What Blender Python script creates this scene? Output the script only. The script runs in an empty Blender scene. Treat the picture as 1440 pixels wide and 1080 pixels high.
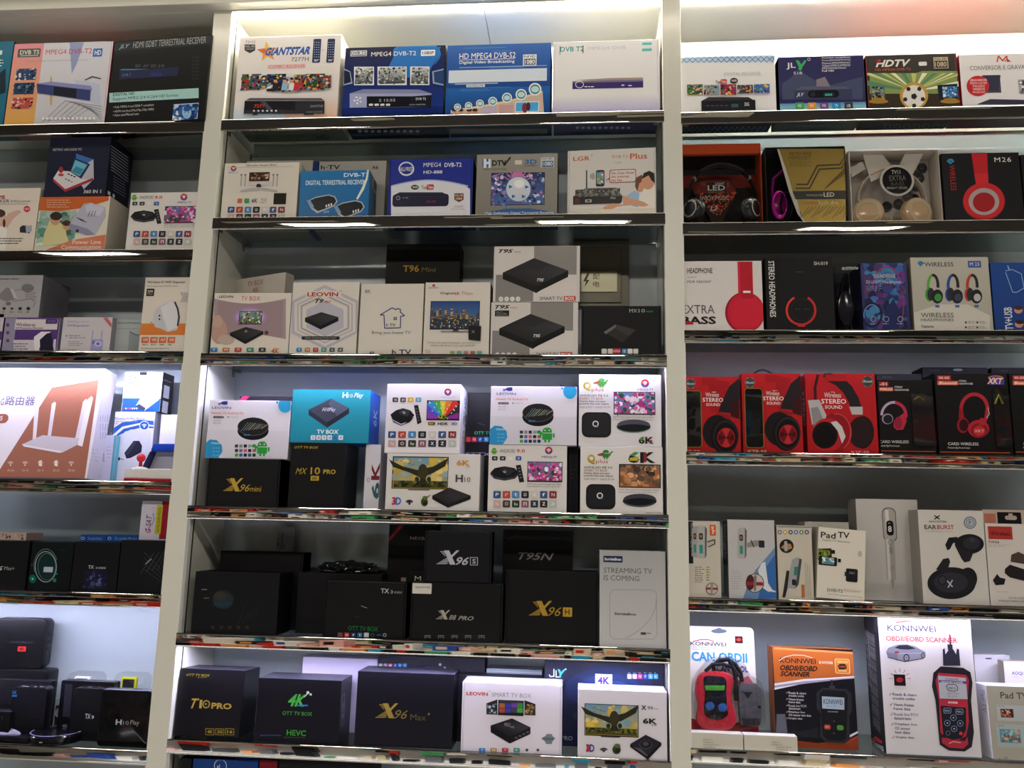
import bpy, bmesh, math, random
from mathutils import Vector, Matrix
SC = bpy.context.scene
COL = SC.collection

# ------------------------------------------------------------------ camera
F = 1156.0                       # focal length in pixels of the 1440x1080 frame
DIST = 1.76                      # camera to the front plane of the shelving (Y = 0)
def _unit(v): return Vector(v).normalized()
_Z = _unit((142, -6644, 1156))
_X = _unit((13620, 90, -1156))
_X = (_X - _Z * _X.dot(_Z)).normalized()
_Y = _Z.cross(_X)
RCV = Matrix((_X, _Y, _Z)).transposed()      # world -> camera (x right, y down, z forward)
CAM = Vector((0.0, -DIST, 1.60))
cd = bpy.data.cameras.new('camera'); cam = bpy.data.objects.new('camera', cd); COL.objects.link(cam)
cd.sensor_fit = 'HORIZONTAL'; cd.sensor_width = 36.0; cd.lens = 36.0 * F / 1440.0
cd.clip_start = 0.05
cam.matrix_world = Matrix.Translation(CAM) @ (Matrix(((1,0,0),(0,-1,0),(0,0,-1))) @ RCV).transposed().to_4x4()
SC.camera = cam

# ------------------------------------------------------------------ world, exposure
w = bpy.data.worlds.new('world'); SC.world = w; w.use_nodes = True
w.node_tree.nodes['Background'].inputs[0].default_value = (0.9, 0.95, 1.0, 1)
w.node_tree.nodes['Background'].inputs[1].default_value = 0.10
SC.view_settings.view_transform = 'Standard'; SC.view_settings.look = 'None'
SC.view_settings.gamma = 1.0; SC.view_settings.use_curve_mapping = False
SC.view_settings.exposure = 0.0
SC.render.film_transparent = False
CEIL_LAMP_W = 11.5               # each recessed ceiling panel
LED = {'top': 80.0, 'strong': 46.0, 'mid': 16.0, 'bright': 44.0, 'soft': 30.0}

# ------------------------------------------------------------------ pixel <-> place
def ray(px, py):
    return (RCV.transposed() @ Vector(((px - 720) / F, (py - 540) / F, 1.0)))
def at(px, py, Y=0.0):
    d = ray(px, py); return CAM + d * ((Y - CAM.y) / d.y)
def hit(px, py, p, n):
    d = ray(px, py); return CAM + d * ((p - CAM).dot(n) / d.dot(n))
def proj(P):
    c = RCV @ (Vector(P) - CAM); return (720 + F * c.x / c.z, 540 + F * c.y / c.z)

# ------------------------------------------------------------------ colour
PAL = dict(w='f2f0ec', k='0c0c0e', g='8a8a8a', lg='c4c4c4', dg='3a3a3c', r='c8202a', gold='b08a30', o='e0682a', n='1c2350', b='2458b0',
           gr='2e9a48', y='e8d040', t='28a0b0', pu='5a3a90', pk='e070a0', sk='d8a080', br='8a5a34', cy='40c0e0')
_hc = {}
def C(c):
    if isinstance(c, tuple): return c
    if c in _hc: return _hc[c]
    h = PAL.get(c, c)
    if len(h) == 3: h = ''.join(x * 2 for x in h)
    v = []
    for i in (0, 2, 4):
        s = int(h[i:i + 2], 16) / 255
        v.append(s / 12.92 if s <= 0.04045 else ((s + 0.055) / 1.055) ** 2.4)
    _hc[c] = (v[0], v[1], v[2], 1.0); return _hc[c]

# ------------------------------------------------------------------ materials
def mat(name, col=None, rough=.5, metal=0.0, attr=False, coat=0.0, bump=0.0, bscale=80, spec=.5, emit=None, noise=0.0, nscale=30):
    m = bpy.data.materials.new(name); m.use_nodes = True
    nt = m.node_tree; b = nt.nodes['Principled BSDF']
    b.inputs['Roughness'].default_value = rough; b.inputs['Metallic'].default_value = metal
    b.inputs['Specular IOR Level'].default_value = spec
    b.inputs['Coat Weight'].default_value = coat; b.inputs['Coat Roughness'].default_value = .08
    src = None
    if attr:
        a = nt.nodes.new('ShaderNodeVertexColor'); a.layer_name = 'Col'; src = a.outputs[0]
    else:
        c = nt.nodes.new('ShaderNodeRGB'); c.outputs[0].default_value = C(col); src = c.outputs[0]
    tc = nt.nodes.new('ShaderNodeTexCoord')
    if noise:
        nz = nt.nodes.new('ShaderNodeTexNoise'); nz.inputs['Scale'].default_value = nscale; nz.inputs['Detail'].default_value = 4
        nt.links.new(tc.outputs['Object'], nz.inputs[0])
        mr = nt.nodes.new('ShaderNodeMapRange'); mr.inputs[3].default_value = 1 - noise; mr.inputs[4].default_value = 1 + noise * .4
        nt.links.new(nz.outputs[0], mr.inputs[0])
        mx = nt.nodes.new('ShaderNodeVectorMath'); mx.operation = 'SCALE'
        nt.links.new(src, mx.inputs[0]); nt.links.new(mr.outputs[0], mx.inputs['Scale']); src = mx.outputs[0]
    nt.links.new(src, b.inputs['Base Color'])
    if bump:
        nz = nt.nodes.new('ShaderNodeTexNoise'); nz.inputs['Scale'].default_value = bscale; nz.inputs['Detail'].default_value = 2
        nt.links.new(tc.outputs['Object'], nz.inputs[0])
        bp = nt.nodes.new('ShaderNodeBump'); bp.inputs['Strength'].default_value = 1; bp.inputs['Distance'].default_value = bump
        nt.links.new(nz.outputs[0], bp.inputs['Height']); nt.links.new(bp.outputs[0], b.inputs['Normal'])
    if emit:
        b.inputs['Emission Color'].default_value = C(emit[0]); b.inputs['Emission Strength'].default_value = emit[1]
    return m
def glassy(name, tint, ior=1.5, rough=0.0, bump=0.0, bscale=20, haze=0.0):
    m = bpy.data.materials.new(name); m.use_nodes = True; nt = m.node_tree
    for n in list(nt.nodes): nt.nodes.remove(n)
    o = nt.nodes.new('ShaderNodeOutputMaterial'); mx = nt.nodes.new('ShaderNodeMixShader')
    tr = nt.nodes.new('ShaderNodeBsdfTransparent'); tr.inputs[0].default_value = C(tint)
    gl = nt.nodes.new('ShaderNodeBsdfGlossy'); gl.inputs['Roughness'].default_value = rough
    fr = nt.nodes.new('ShaderNodeFresnel'); fr.inputs[0].default_value = ior
    ge = nt.nodes.new('ShaderNodeNewGeometry'); fb = nt.nodes.new('ShaderNodeMath'); fb.operation = 'SUBTRACT'; fb.inputs[0].default_value = 1.0
    ml = nt.nodes.new('ShaderNodeMath'); ml.operation = 'MULTIPLY'          # one sheet: reflect at the outer faces only
    nt.links.new(ge.outputs['Backfacing'], fb.inputs[1]); nt.links.new(fr.outputs[0], ml.inputs[0]); nt.links.new(fb.outputs[0], ml.inputs[1])
    nt.links.new(ml.outputs[0], mx.inputs[0]); nt.links.new(tr.outputs[0], mx.inputs[1]); nt.links.new(gl.outputs[0], mx.inputs[2])
    if bump:
        tc = nt.nodes.new('ShaderNodeTexCoord'); nz = nt.nodes.new('ShaderNodeTexNoise'); nz.inputs['Scale'].default_value = bscale
        nt.links.new(tc.outputs['Object'], nz.inputs[0])
        bp = nt.nodes.new('ShaderNodeBump'); bp.inputs['Distance'].default_value = bump; bp.inputs['Strength'].default_value = 1
        nt.links.new(nz.outputs[0], bp.inputs['Height']); nt.links.new(bp.outputs[0], gl.inputs['Normal']); nt.links.new(bp.outputs[0], fr.inputs['Normal'])
    nt.links.new(mx.outputs[0], o.inputs[0]); return m
M = dict(
    card=mat('printed_card', attr=True, rough=.5, coat=.02, spec=.15, bump=.00006, bscale=160),
    print=mat('print_ink', attr=True, rough=.46, coat=.02, spec=.15),
    gloss=mat('glossy_card', attr=True, rough=.34, coat=.06, spec=.18, bump=.0001, bscale=45),
    gprint=mat('glossy_ink', attr=True, rough=.34, coat=.06, spec=.18),
    plastic=mat('moulded_plastic', attr=True, rough=.38, coat=.03, spec=.15),
    shiny=mat('shiny_plastic', attr=True, rough=.14, coat=.1, spec=.3),
    dark=mat('rail_slot', '181818', rough=.6),
    steel=mat('satin_steel', 'b8b8b8', rough=.22, metal=1),
    panel=mat('white_lacquer', 'dcdbd0', rough=.3, coat=.3, noise=.04, nscale=6),
    back=mat('back_panel', 'aab4b8', rough=.3, coat=.25, noise=.06, nscale=5),
    glass=glassy('shelf_glass', 'dde3e3', 1.5),
    clear=glassy('clear_plastic', 'f4f4f4', 1.55, .02, bump=.0004, bscale=14),
)
def mirror():
    m = mat('polished_trim', 'e6e4e0', rough=.02, metal=1)
    nt = m.node_tree; b = nt.nodes['Principled BSDF']
    tc = nt.nodes.new('ShaderNodeTexCoord'); mp = nt.nodes.new('ShaderNodeMapping'); mp.inputs['Scale'].default_value = (5, 1, 12)
    nz = nt.nodes.new('ShaderNodeTexNoise'); nz.inputs['Scale'].default_value = 1.0; nz.inputs['Detail'].default_value = 1.5
    bp = nt.nodes.new('ShaderNodeBump'); bp.inputs['Distance'].default_value = .0006; bp.inputs['Strength'].default_value = 1
    nt.links.new(tc.outputs['Object'], mp.inputs[0]); nt.links.new(mp.outputs[0], nz.inputs[0])
    nt.links.new(nz.outputs[0], bp.inputs['Height']); nt.links.new(bp.outputs[0], b.inputs['Normal'])
    return m
M['mirror'] = mirror()

# ------------------------------------------------------------------ objects
def link(name, me, parent=None, m=None, **props):
    o = bpy.data.objects.new(name, me); COL.objects.link(o)
    if parent is not None: o.parent = parent
    if m is not None: me.materials.append(m)
    for k, v in props.items():
        if v is not None: o[k] = v
    return o
def root(name, label, cat, matrix, group=None):
    o = bpy.data.objects.new(name, None); COL.objects.link(o); o.matrix_world = matrix; o.empty_display_size = .02
    o['label'] = label; o['category'] = cat
    if group: o['group'] = group
    return o
def paint(me, cols):                      # cols: colour per polygon
    a = me.color_attributes.new('Col', 'FLOAT_COLOR', 'CORNER')
    buf = []
    for p in me.polygons:
        c = cols[p.index]
        buf.extend(c * p.loop_total)
    a.data.foreach_set('color', buf)
def mesh_bm(bm, cols=None, name='mesh'):
    me = bpy.data.meshes.new(name); bm.to_mesh(me); bm.free()
    if cols is not None:
        if callable(cols): cl = [cols(p) for p in me.polygons]
        else: cl = [C(cols)] * len(me.polygons)
        paint(me, cl)
    return me
def bm_box(x0, x1, y0, y1, z0, z1, bev=0.0, seg=1, bm=None):
    bm2 = bmesh.new()
    bmesh.ops.create_cube(bm2, size=1)
    for v in bm2.verts:
        v.co = Vector(((x0 + x1) / 2 + v.co.x * (x1 - x0), (y0 + y1) / 2 + v.co.y * (y1 - y0), (z0 + z1) / 2 + v.co.z * (z1 - z0)))
    if bev: bmesh.ops.bevel(bm2, geom=list(bm2.edges), offset=bev, segments=seg, profile=.6, affect='EDGES')
    if bm is None: return bm2
    t = bpy.data.meshes.new('t'); bm2.to_mesh(t); bm2.free(); bm.from_mesh(t); bpy.data.meshes.remove(t); return bm
def prism(pts, y0, y1, bev=0.0, bm=None):       # outline in x,z extruded along y
    b = bmesh.new()
    a = [b.verts.new((x, y0, z)) for x, z in pts]; c = [b.verts.new((x, y1, z)) for x, z in pts]
    f0 = b.faces.new(a); b.faces.new(c[::-1]); n = len(pts)
    for i in range(n): b.faces.new((a[i], c[i], c[(i + 1) % n], a[(i + 1) % n]))
    bmesh.ops.recalc_face_normals(b, faces=b.faces)
    if bev:
        es = [e for e in b.edges if abs(e.verts[0].co.y - e.verts[1].co.y) < 1e-9]
        bmesh.ops.bevel(b, geom=es, offset=bev, segments=2, profile=.5, affect='EDGES')
    if bm is None: return b
    t = bpy.data.meshes.new('t'); b.to_mesh(t); b.free(); bm.from_mesh(t); bpy.data.meshes.remove(t); return bm
def rrect(x0, z0, x1, z1, r, n=6):
    P = []
    for cx, cz, a0 in ((x1 - r, z1 - r, 0), (x0 + r, z1 - r, 90), (x0 + r, z0 + r, 180), (x1 - r, z0 + r, 270)):
        for i in range(n + 1):
            a = math.radians(a0 + 90 * i / n); P.append((cx + r * math.cos(a), cz + r * math.sin(a)))
    return P
def tube(path, r, n=8, flat=1.0, bm=None, closed=False):
    b = bm or bmesh.new(); rings = []
    N = len(path)
    for i, p in enumerate(path):
        p = Vector(p); a = Vector(path[max(i - 1, 0)]); c = Vector(path[min(i + 1, N - 1)])
        t = (c - a).normalized(); up = Vector((0, 1, 0))
        if abs(t.dot(up)) > .95: up = Vector((1, 0, 0))
        s = t.cross(up).normalized(); q = s.cross(t)
        rr = r(i / (N - 1)) if callable(r) else r
        rings.append([b.verts.new(p + s * math.cos(2 * math.pi * k / n) * rr + q * math.sin(2 * math.pi * k / n) * rr * flat) for k in range(n)])
    for i in range(N - 1):
        for k in range(n): b.faces.new((rings[i][k], rings[i][(k + 1) % n], rings[i + 1][(k + 1) % n], rings[i + 1][k]))
    b.faces.new(rings[0]); b.faces.new(rings[-1][::-1])
    bmesh.ops.recalc_face_normals(b, faces=b.faces)
    return b
def lathe(prof, n=32, axis='z', bm=None):       # prof: (radius, height)
    b = bmesh.new(); rings = []
    def P(r, h, a):
        x, y = r * math.cos(a), r * math.sin(a)
        return (x, y, h) if axis == 'z' else (x, -h, y)
    for r, h in prof: rings.append([b.verts.new(P(max(r, 1e-5), h, 2 * math.pi * k / n)) for k in range(n)])
    for i in range(len(rings) - 1):
        for k in range(n): b.faces.new((rings[i][k], rings[i][(k + 1) % n], rings[i + 1][(k + 1) % n], rings[i + 1][k]))
    bmesh.ops.recalc_face_normals(b, faces=b.faces)
    if bm is not None:
        t = bpy.data.meshes.new('t'); b.to_mesh(t); b.free(); bm.from_mesh(t); bpy.data.meshes.remove(t); return bm
    return b
def smooth(me):
    me.polygons.foreach_set('use_smooth', [True] * len(me.polygons))
    me.set_sharp_from_angle(angle=math.radians(40))
    return me

# ------------------------------------------------------------------ lettering
_tc = {}
def glyphs(s, bold, it, sp=1.0):
    k = (s, bold, it, sp)
    if k in _tc: return _tc[k]
    cu = bpy.data.curves.new('t', 'FONT'); cu.body = s; cu.resolution_u = 2; cu.size = 1
    cu.offset = .015 if bold == 1 else (.032 if bold == 2 else 0.0); cu.shear = .35 if it else 0; cu.space_character = sp
    if 'M' in s: cu.offset = 0.0
    ob = bpy.data.objects.new('t', cu); me = bpy.data.meshes.new_from_object(ob)
    vs = [(v.co.x, v.co.y) for v in me.vertices]; fs = [tuple(p.vertices) for p in me.polygons]
    bpy.data.objects.remove(ob); bpy.data.curves.remove(cu); bpy.data.meshes.remove(me)
    if vs:
        x0 = min(v[0] for v in vs); x1 = max(v[0] for v in vs); y0 = min(v[1] for v in vs); y1 = max(v[1] for v in vs)
        vs = [((x - x0) / (x1 - x0 + 1e-9), (y - y0) / (y1 - y0 + 1e-9)) for x, y in vs]
    _tc[k] = (vs, fs); return _tc[k]

# ------------------------------------------------------------------ packages: body + print on its faces
class Box: pass
CUR = None; ALL = []
Z = {}                                            # shelf tops, filled by the structure
class Acc:
    def __init__(s): s.v = []; s.f = []; s.c = []
def bx(name, label, shelf, x0, x1, yt, s=.012, d=.07, col='w', side=None, top=None, bot=None, cat='package', group=None, yaw=0, lean=0, roll=0,
       on=None, zpx=None, style='plain', rad=0.0, m='card', dx=0.0, right=None, body=True, lidcol=None):
    global CUR
    B = Box(); zb = Z[shelf] + .0006 if on is None else on.topz + .0006
    if zpx: zb = at(x0, zpx, s).z
    A = at(x0, yt, s); yb = proj((A.x, s, zb))[1]; ym = (yt + yb) / 2
    A = at(x0, ym, s); O = Vector((A.x + dx, s, zb))
    ps = math.radians(yaw); th = math.radians(lean); ro = math.radians(roll)
    u = Vector((math.cos(ps), math.sin(ps), 0)); no = Vector((math.sin(ps), -math.cos(ps), 0))
    Pm = hit(x1, ym, O, no); wd = (Pm - O).dot(u)
    n2 = no * math.cos(th) + Vector((0, 0, 1)) * math.sin(th); v = Vector((0, 0, 1)) * math.cos(th) - no * math.sin(th)
    Pt = hit((x0 + x1) / 2, yt, O, n2); h = (Pt - O).dot(v)
    if ro: u, v = u * math.cos(ro) + v * math.sin(ro), v * math.cos(ro) - u * math.sin(ro)
    lift = (d * math.sin(th) if th > 0 else 0) + (wd * math.sin(-ro) if ro < 0 else 0)
    if ro > 0: pass
    O.z += lift; h -= lift
    B.w, B.d, B.h = wd, d, h
    B.topz = O.z + h * v.z
    Mx = Matrix((( u.x, -n2.x, v.x, O.x), (u.y, -n2.y, v.y, O.y), (u.z, -n2.z, v.z, O.z), (0, 0, 0, 1)))
    B.M = Mx; B.Mi = Mx.inverted()
    if group is None and cat == 'package':
        group = 'packaged goods on the %s shelf of the %s bay' % (('top', 'second', 'third', 'fourth', 'fifth', 'sixth', 'lowest')[int(shelf[1]) - 1], {'L': 'left', 'C': 'middle', 'R': 'right'}[shelf[0]])
    B.root = root(name, label, cat, Mx, group)
    B.acc = {}; B.face = 'F'; B.lev = {}; B.m = m; B.off = 0.0
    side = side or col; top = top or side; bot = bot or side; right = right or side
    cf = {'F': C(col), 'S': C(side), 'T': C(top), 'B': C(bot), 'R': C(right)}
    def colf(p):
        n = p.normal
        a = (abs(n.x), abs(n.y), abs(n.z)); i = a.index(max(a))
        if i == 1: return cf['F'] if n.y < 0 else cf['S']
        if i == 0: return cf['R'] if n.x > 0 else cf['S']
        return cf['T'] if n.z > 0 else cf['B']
    if body:
        if style == 'device':
            b = prism(rrect(0, 0, wd, h, rad or .012), 0, d, bev=.0018)
            me = smooth(mesh_bm(b, colf)); link('shell', me, B.root, M[m])
        elif style == 'mailer':
            fw = .0045; lt = .0016
            b = bm_box(0, wd, lt, d, 0, h, .0008); bm_box(0, fw - .0012, 0, d - .004, 0, h, .0005, bm=b); bm_box(wd - fw + .0012, wd, 0, d - .004, 0, h, .0005, bm=b)
            link('carton_body', mesh_bm(b, colf), B.root, M[m])
            lc = C(lidcol) if lidcol else None
            link('tuck_lid', mesh_bm(bm_box(fw, wd - fw, 0, lt + .001, .0005, h - .0005, .0005), (lambda p: colf(p)) if not lc else (lambda p: lc)), B.root, M[m])
        else:
            link('carton_body', mesh_bm(bm_box(0, wd, 0, d, 0, h, .0009, 2), colf), B.root, M[m])
    CUR = B; ALL.append(B); return B
def face(f): CUR.face = f
def L(px, py):
    """picture point -> (a, b) on the current face of the current box"""
    B = CUR; o = B.Mi @ CAM; d = (B.Mi.to_3x3() @ ray(px, py)); f = B.face
    if f == 'F': t = (0 - o.y) / d.y; p = o + d * t; return (p.x, p.z)
    if f == 'R': t = (B.w - o.x) / d.x; p = o + d * t; return (p.y, p.z)
    if f == 'L': t = (0 - o.x) / d.x; p = o + d * t; return (-p.y, p.z)
    if f == 'B': t = (0 - o.z) / d.z; p = o + d * t; return (p.x, -p.y)
    if f == 'T': t = (B.h - o.z) / d.z; p = o + d * t; return (p.x, p.y)
def emit(pts, faces, col, kind='artwork', stepn=0):
    B = CUR; f = B.face; lev = B.lev.get(f, 0) + 1; B.lev[f] = lev; e = .0003 + lev * .00002 + B.off
    name = kind if f == 'F' else {'R': 'side_print', 'L': 'side_print', 'B': 'base_print', 'T': 'top_print'}[f]
    A = B.acc.setdefault((name, f), Acc()); k = len(A.v)
    lim = B.face in 'FT'
    if stepn: B.lev[f] = lev + len(pts) // stepn // 4 + 1
    e0 = e
    for i_, (a, b) in enumerate(pts):
        if stepn: e = e0 + (i_ // stepn) * .000005
        if f == 'F': a = min(max(a, .0004), B.w - .0004); b = min(max(b, .0004), B.h - .0004); q = (a, -e, b)
        elif f == 'R': q = (B.w + e, min(max(a, 0), B.d), min(max(b, 0), B.h))
        elif f == 'L': q = (-e, min(max(-a, 0), B.d), min(max(b, 0), B.h))
        elif f == 'B': q = (min(max(a, 0), B.w), min(max(-b, 0), B.d), -e * .8)
        else: q = (min(max(a, 0), B.w), min(max(b, 0), B.d), B.h + e)
        A.v.append(q)
    many = isinstance(col, list)
    for fc in faces:
        A.f.append(tuple(k + i for i in fc)); A.c.append([C(col[i]) for i in fc] if many else [C(col)] * len(fc))
def P(pts, col): 
    q = [L(*p) for p in pts]; emit(q, [tuple(range(len(q)))], col)
def R(x0, y0, x1, y1, col, c2=None):
    if f'{col}' == 'None': return
    a = L(x0, (y0 + y1) / 2)[0]; b = L(x1, (y0 + y1) / 2)[0]; z0 = L(x0, y1)[1]; z1 = L(x0, y0)[1]
    emit([(a, z0), (b, z0), (b, z1), (a, z1)], [(0, 1, 2, 3)], col if c2 is None else [c2, c2, col, col])
def RR(x0, y0, x1, y1, r, col):
    a = L(x0, (y0 + y1) / 2)[0]; b = L(x1, (y0 + y1) / 2)[0]; z0 = L(x0, y1)[1]; z1 = L(x0, y0)[1]
    rm = min(r * .0015, (b - a) * .499, (z1 - z0) * .499)
    q = rrect(a, z0, b, z1, rm, 4); emit(q, [tuple(range(len(q)))], col)
def FULL(col, c2=None, z0=0.0, z1=1.0, x0=0.0, x1=1.0):
    B = CUR; W = B.w if B.face in 'FTB' else B.d
    emit([(B.w * x0, B.h * z0), (B.w * x1, B.h * z0), (B.w * x1, B.h * z1), (B.w * x0, B.h * z1)], [(0, 1, 2, 3)], col if c2 is None else [c2, c2, col, col])
def E(cx, cy, rx, ry, col, n=20, c2=None):
    q = [L(cx + rx * math.cos(2 * math.pi * i / n), cy - ry * math.sin(2 * math.pi * i / n)) for i in range(n)]
    emit(q, [tuple(range(n))], col if c2 is None else [c2 if i < n // 2 else col for i in range(n)])
def G(cx, cy, rx, ry, t, col, a0=0, a1=360, n=28):
    q = []
    for i in range(n + 1):
        a = math.radians(a0 + (a1 - a0) * i / n)
        q.append(L(cx + rx * math.cos(a), cy - ry * math.sin(a))); q.append(L(cx + (rx - t) * math.cos(a), cy - (ry - t) * math.sin(a)))
    emit(q, [(2 * i, 2 * i + 1, 2 * i + 3, 2 * i + 2) for i in range(n)], col)
def LN(pts, wd, col):
    q = []; fs = []
    for i in range(len(pts) - 1):
        a = Vector(pts[i]); b = Vector(pts[i + 1]); d = (b - a)
        if d.length < 1e-6: continue
        n = Vector((-d.y, d.x)).normalized() * wd / 2; e = d.normalized() * wd * .25; k = len(q)
        q += [L(*(a - e + n)), L(*(a - e - n)), L(*(b + e - n)), L(*(b + e + n))]; fs.append((k, k + 1, k + 2, k + 3))
    emit(q, fs, col, 'artwork', 4)
def T(s, x0, y0, x1, y1, col='w', b=0, it=0, r=0, sp=1.0):
    vs, fs = glyphs(s, b, it, sp)
    if not vs: return
    ym = (y0 + y1) / 2; xm = (x0 + x1) / 2
    if r == 0:
        bl = L(x0, y1); tl = L(x0, y0); br = L(x1, L and y1); U = br[0] - bl[0]; H = tl[1] - bl[1]
        q = [(bl[0] + gx * U, bl[1] + gy * H) for gx, gy in vs]
    else:
        l = L(x0, ym)[0]; rr_ = L(x1, ym)[0]; t_ = L(xm, y0)[1]; b_ = L(xm, y1)[1]
        if r == 1: q = [(l + gy * (rr_ - l), t_ - gx * (t_ - b_)) for gx, gy in vs]
        else: q = [(rr_ - gy * (rr_ - l), b_ + gx * (t_ - b_)) for gx, gy in vs]
    emit(q, fs, col, 'lettering')
def TL(x0, y0, x1, n, dy, col='g', h=1.2, seed=1, bullets=None):
    rnd = random.Random(seed * 7 + int(x0)); q = []; fs = []
    for i in range(n):
        y = y0 + i * dy; x = x0; xe = x1 - (x1 - x0) * rnd.random() * .3
        if bullets and i % bullets == 0:
            pass
        while x < xe - 1:
            ln = min(rnd.uniform(1.8, 6.5), xe - x); k = len(q)
            a = L(x, y); c = L(x + ln, y + h); q += [(a[0], c[1]), (c[0], c[1]), (c[0], a[1]), (a[0], a[1])]; fs.append((k, k + 1, k + 2, k + 3)); x += ln + 1.1
    if q: emit(q, fs, col, 'lettering')
def PIC(x0, y0, x1, y1, bg, pal, n=30, seed=1, sz=.16, shape='e'):
    rnd = random.Random(seed); n *= 2; sz *= .74
    if isinstance(bg, tuple): R(x0, y0, x1, y1, bg[0], bg[1])
    else: R(x0, y0, x1, y1, bg)
    a0, b1 = L(x0, y0); a1, b0 = L(x1, y1)
    q = []; fs = []; cs = []
    W = a1 - a0; H = b1 - b0
    for i in range(n):
        cx = a0 + W * rnd.random(); cy = b0 + H * rnd.random(); r1 = sz * H * rnd.uniform(.4, 1.2); r2 = r1 * rnd.uniform(.5, 1.3); an = rnd.random() * 3
        k = len(q); m = 7 if shape == 'e' else 4; c = C(rnd.choice(pal))
        f = rnd.uniform(.7, 1.15); c = (min(1, c[0] * f), min(1, c[1] * f), min(1, c[2] * f), 1)
        for j in range(m):
            t = 2 * math.pi * j / m + an; x = cx + r1 * math.cos(t); y = cy + r2 * math.sin(t)
            q.append((min(max(x, a0), a1), min(max(y, b0), b1))); cs.append(c)
        fs.append(tuple(range(k, k + m)))
    emit(q, fs, cs, 'artwork', 7 if shape == 'e' else 4)
ICOTXT = True
def ICO(x, y, w_, h_, dx, specs, dark='w'):
    for i, sp in enumerate(specs.split()):
        c, _, t = sp.partition(':'); a = x + i * dx
        RR(a, y, a + w_, y + h_, 1.2, c)
        if t: T(t, a + w_ * .30, y + h_ * .26, a + w_ * .72, y + h_ * .74, dark if c not in ('w', 'f2f0ec') else 'r', 0)
APPS1 = '2c4f84:P b8483c:g+ 4a84b8:t 26262a:GO cfcac2:oo 3f5688:f 843034:N'
APPS2 = 'c8a8a4:You 4a3a36:O 2a3a2c:hu 8a5868:n 2a3444:x 26262a:z b8c0b8:>'
def SLAB(top, th, ct='26262a', cl='161618', cr='0e0e10'):
    """product picture of a flat square unit: top = left, back, right, front points; th = thickness"""
    l, b, r, f = top
    P([l, (l[0], l[1] + th), (f[0], f[1] + th), f], cl); P([f, (f[0], f[1] + th), (r[0], r[1] + th), r], cr); P([l, f, r, b], [C(ct), C(ct), C('3a3a40'), C(ct)])
def DISC(cx, cy, rx, ry, th, ct='1c1c22', cs='0c0c10', rim=None):
    E(cx, cy + th, rx, ry, cs, 26); E(cx, cy, rx, ry, rim or '55555c', 26); E(cx, cy - .4, rx * .95, ry * .93, ct, 26)
def XLOGO(x0, y0, x1, y1, col):
    w_ = x1 - x0; h_ = y1 - y0
    P([(x0 + w_ * .28, y0), (x0 + w_ * .52, y0), (x0 + w_ * .82, y1), (x0 + w_ * .56, y1)], col)
    P([(x0 + w_ * .86, y0), (x1, y0), (x0 + w_ * .66, y0 + h_ * .5), (x0 + w_ * .58, y0 + h_ * .42)], col)
    for i in range(5):
        y = y0 + h_ * (.55 + .09 * i); xx = x0 + w_ * (.42 - .1 * i)
        P([(xx - w_ * .1, y + h_ * .05), (xx - w_ * .06, y), (x0 + w_ * .5, y), (x0 + w_ * .5 - w_ * .03 * i, y + h_ * .05)], col)
    for i in range(4):
        y = y0 + h_ * (.06 + .1 * i); P([(x0 + w_ * (.1 + .06 * i), y), (x0 + w_ * .33, y), (x0 + w_ * .36, y + h_ * .045), (x0 + w_ * (.12 + .06 * i), y + h_ * .045)], col)
def ROBOT(cx, cy, r, col='5aa02c'):
    P([(cx - r * .7, cy - r * .3), (cx - r * .6, cy - r * .75), (cx - r * .3, cy - r), (cx + r * .3, cy - r), (cx + r * .6, cy - r * .75), (cx + r * .7, cy - r * .3)], col)
    R(cx - r * .7, cy - r * .2, cx + r * .7, cy + r * .7, col)
    R(cx - r * 1.05, cy - r * .2, cx - r * .8, cy + r * .4, col); R(cx + r * .8, cy - r * .2, cx + r * 1.05, cy + r * .4, col)
    R(cx - r * .4, cy + r * .7, cx - r * .12, cy + r * 1.05, col); R(cx + r * .12, cy + r * .7, cx + r * .4, cy + r * 1.05, col)
def LOGO2(cx, cy, r):
    G(cx, cy, r, r, r * .45, 'c03038', 0, 180, 10); G(cx, cy, r, r, r * .45, '2a50a8', 180, 360, 10); LN([(cx - r * .6, cy), (cx, cy + r * .7), (cx + r * .6, cy)], r * .25, 'c03038')
FLOW = ['d860a8', 'f0a0d0', 'c83888', 'f8e0f0', '2c5030', '8a2860', 'f4f0f4', 'e878b8']
LAND = ['3a4a1c', '20301c', '6a6a20', 'd8b040', '141a10', '4a3418', '8aa0a0']
CITY = ['f0c070', 'd89040', '20304a', '3a5a88', '8090a8', 'f8e0b0', '182030']
SPORT = ['e8e0d0', '203a70', 'c02020', 'e8b020', '30803a', '101018', 'd89878', '70a0c8']
def fin_all():
    for B in ALL:
        for (name, f), A in B.acc.items():
            if not A.v: continue
            me = bpy.data.meshes.new(name); me.from_pydata(A.v, [], A.f); 
            a = me.color_attributes.new('Col', 'FLOAT_COLOR', 'CORNER'); buf = []
            for c in A.c:
                for q in c: buf.extend(q)
            if len(buf) == 4 * len(me.loops): a.data.foreach_set('color', buf)
            o = link(name, me, B.root, M['gprint'] if B.m in ('gloss', 'shiny') else M['print'])
            if name == 'lettering': o['kind'] = 'stuff'
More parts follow.
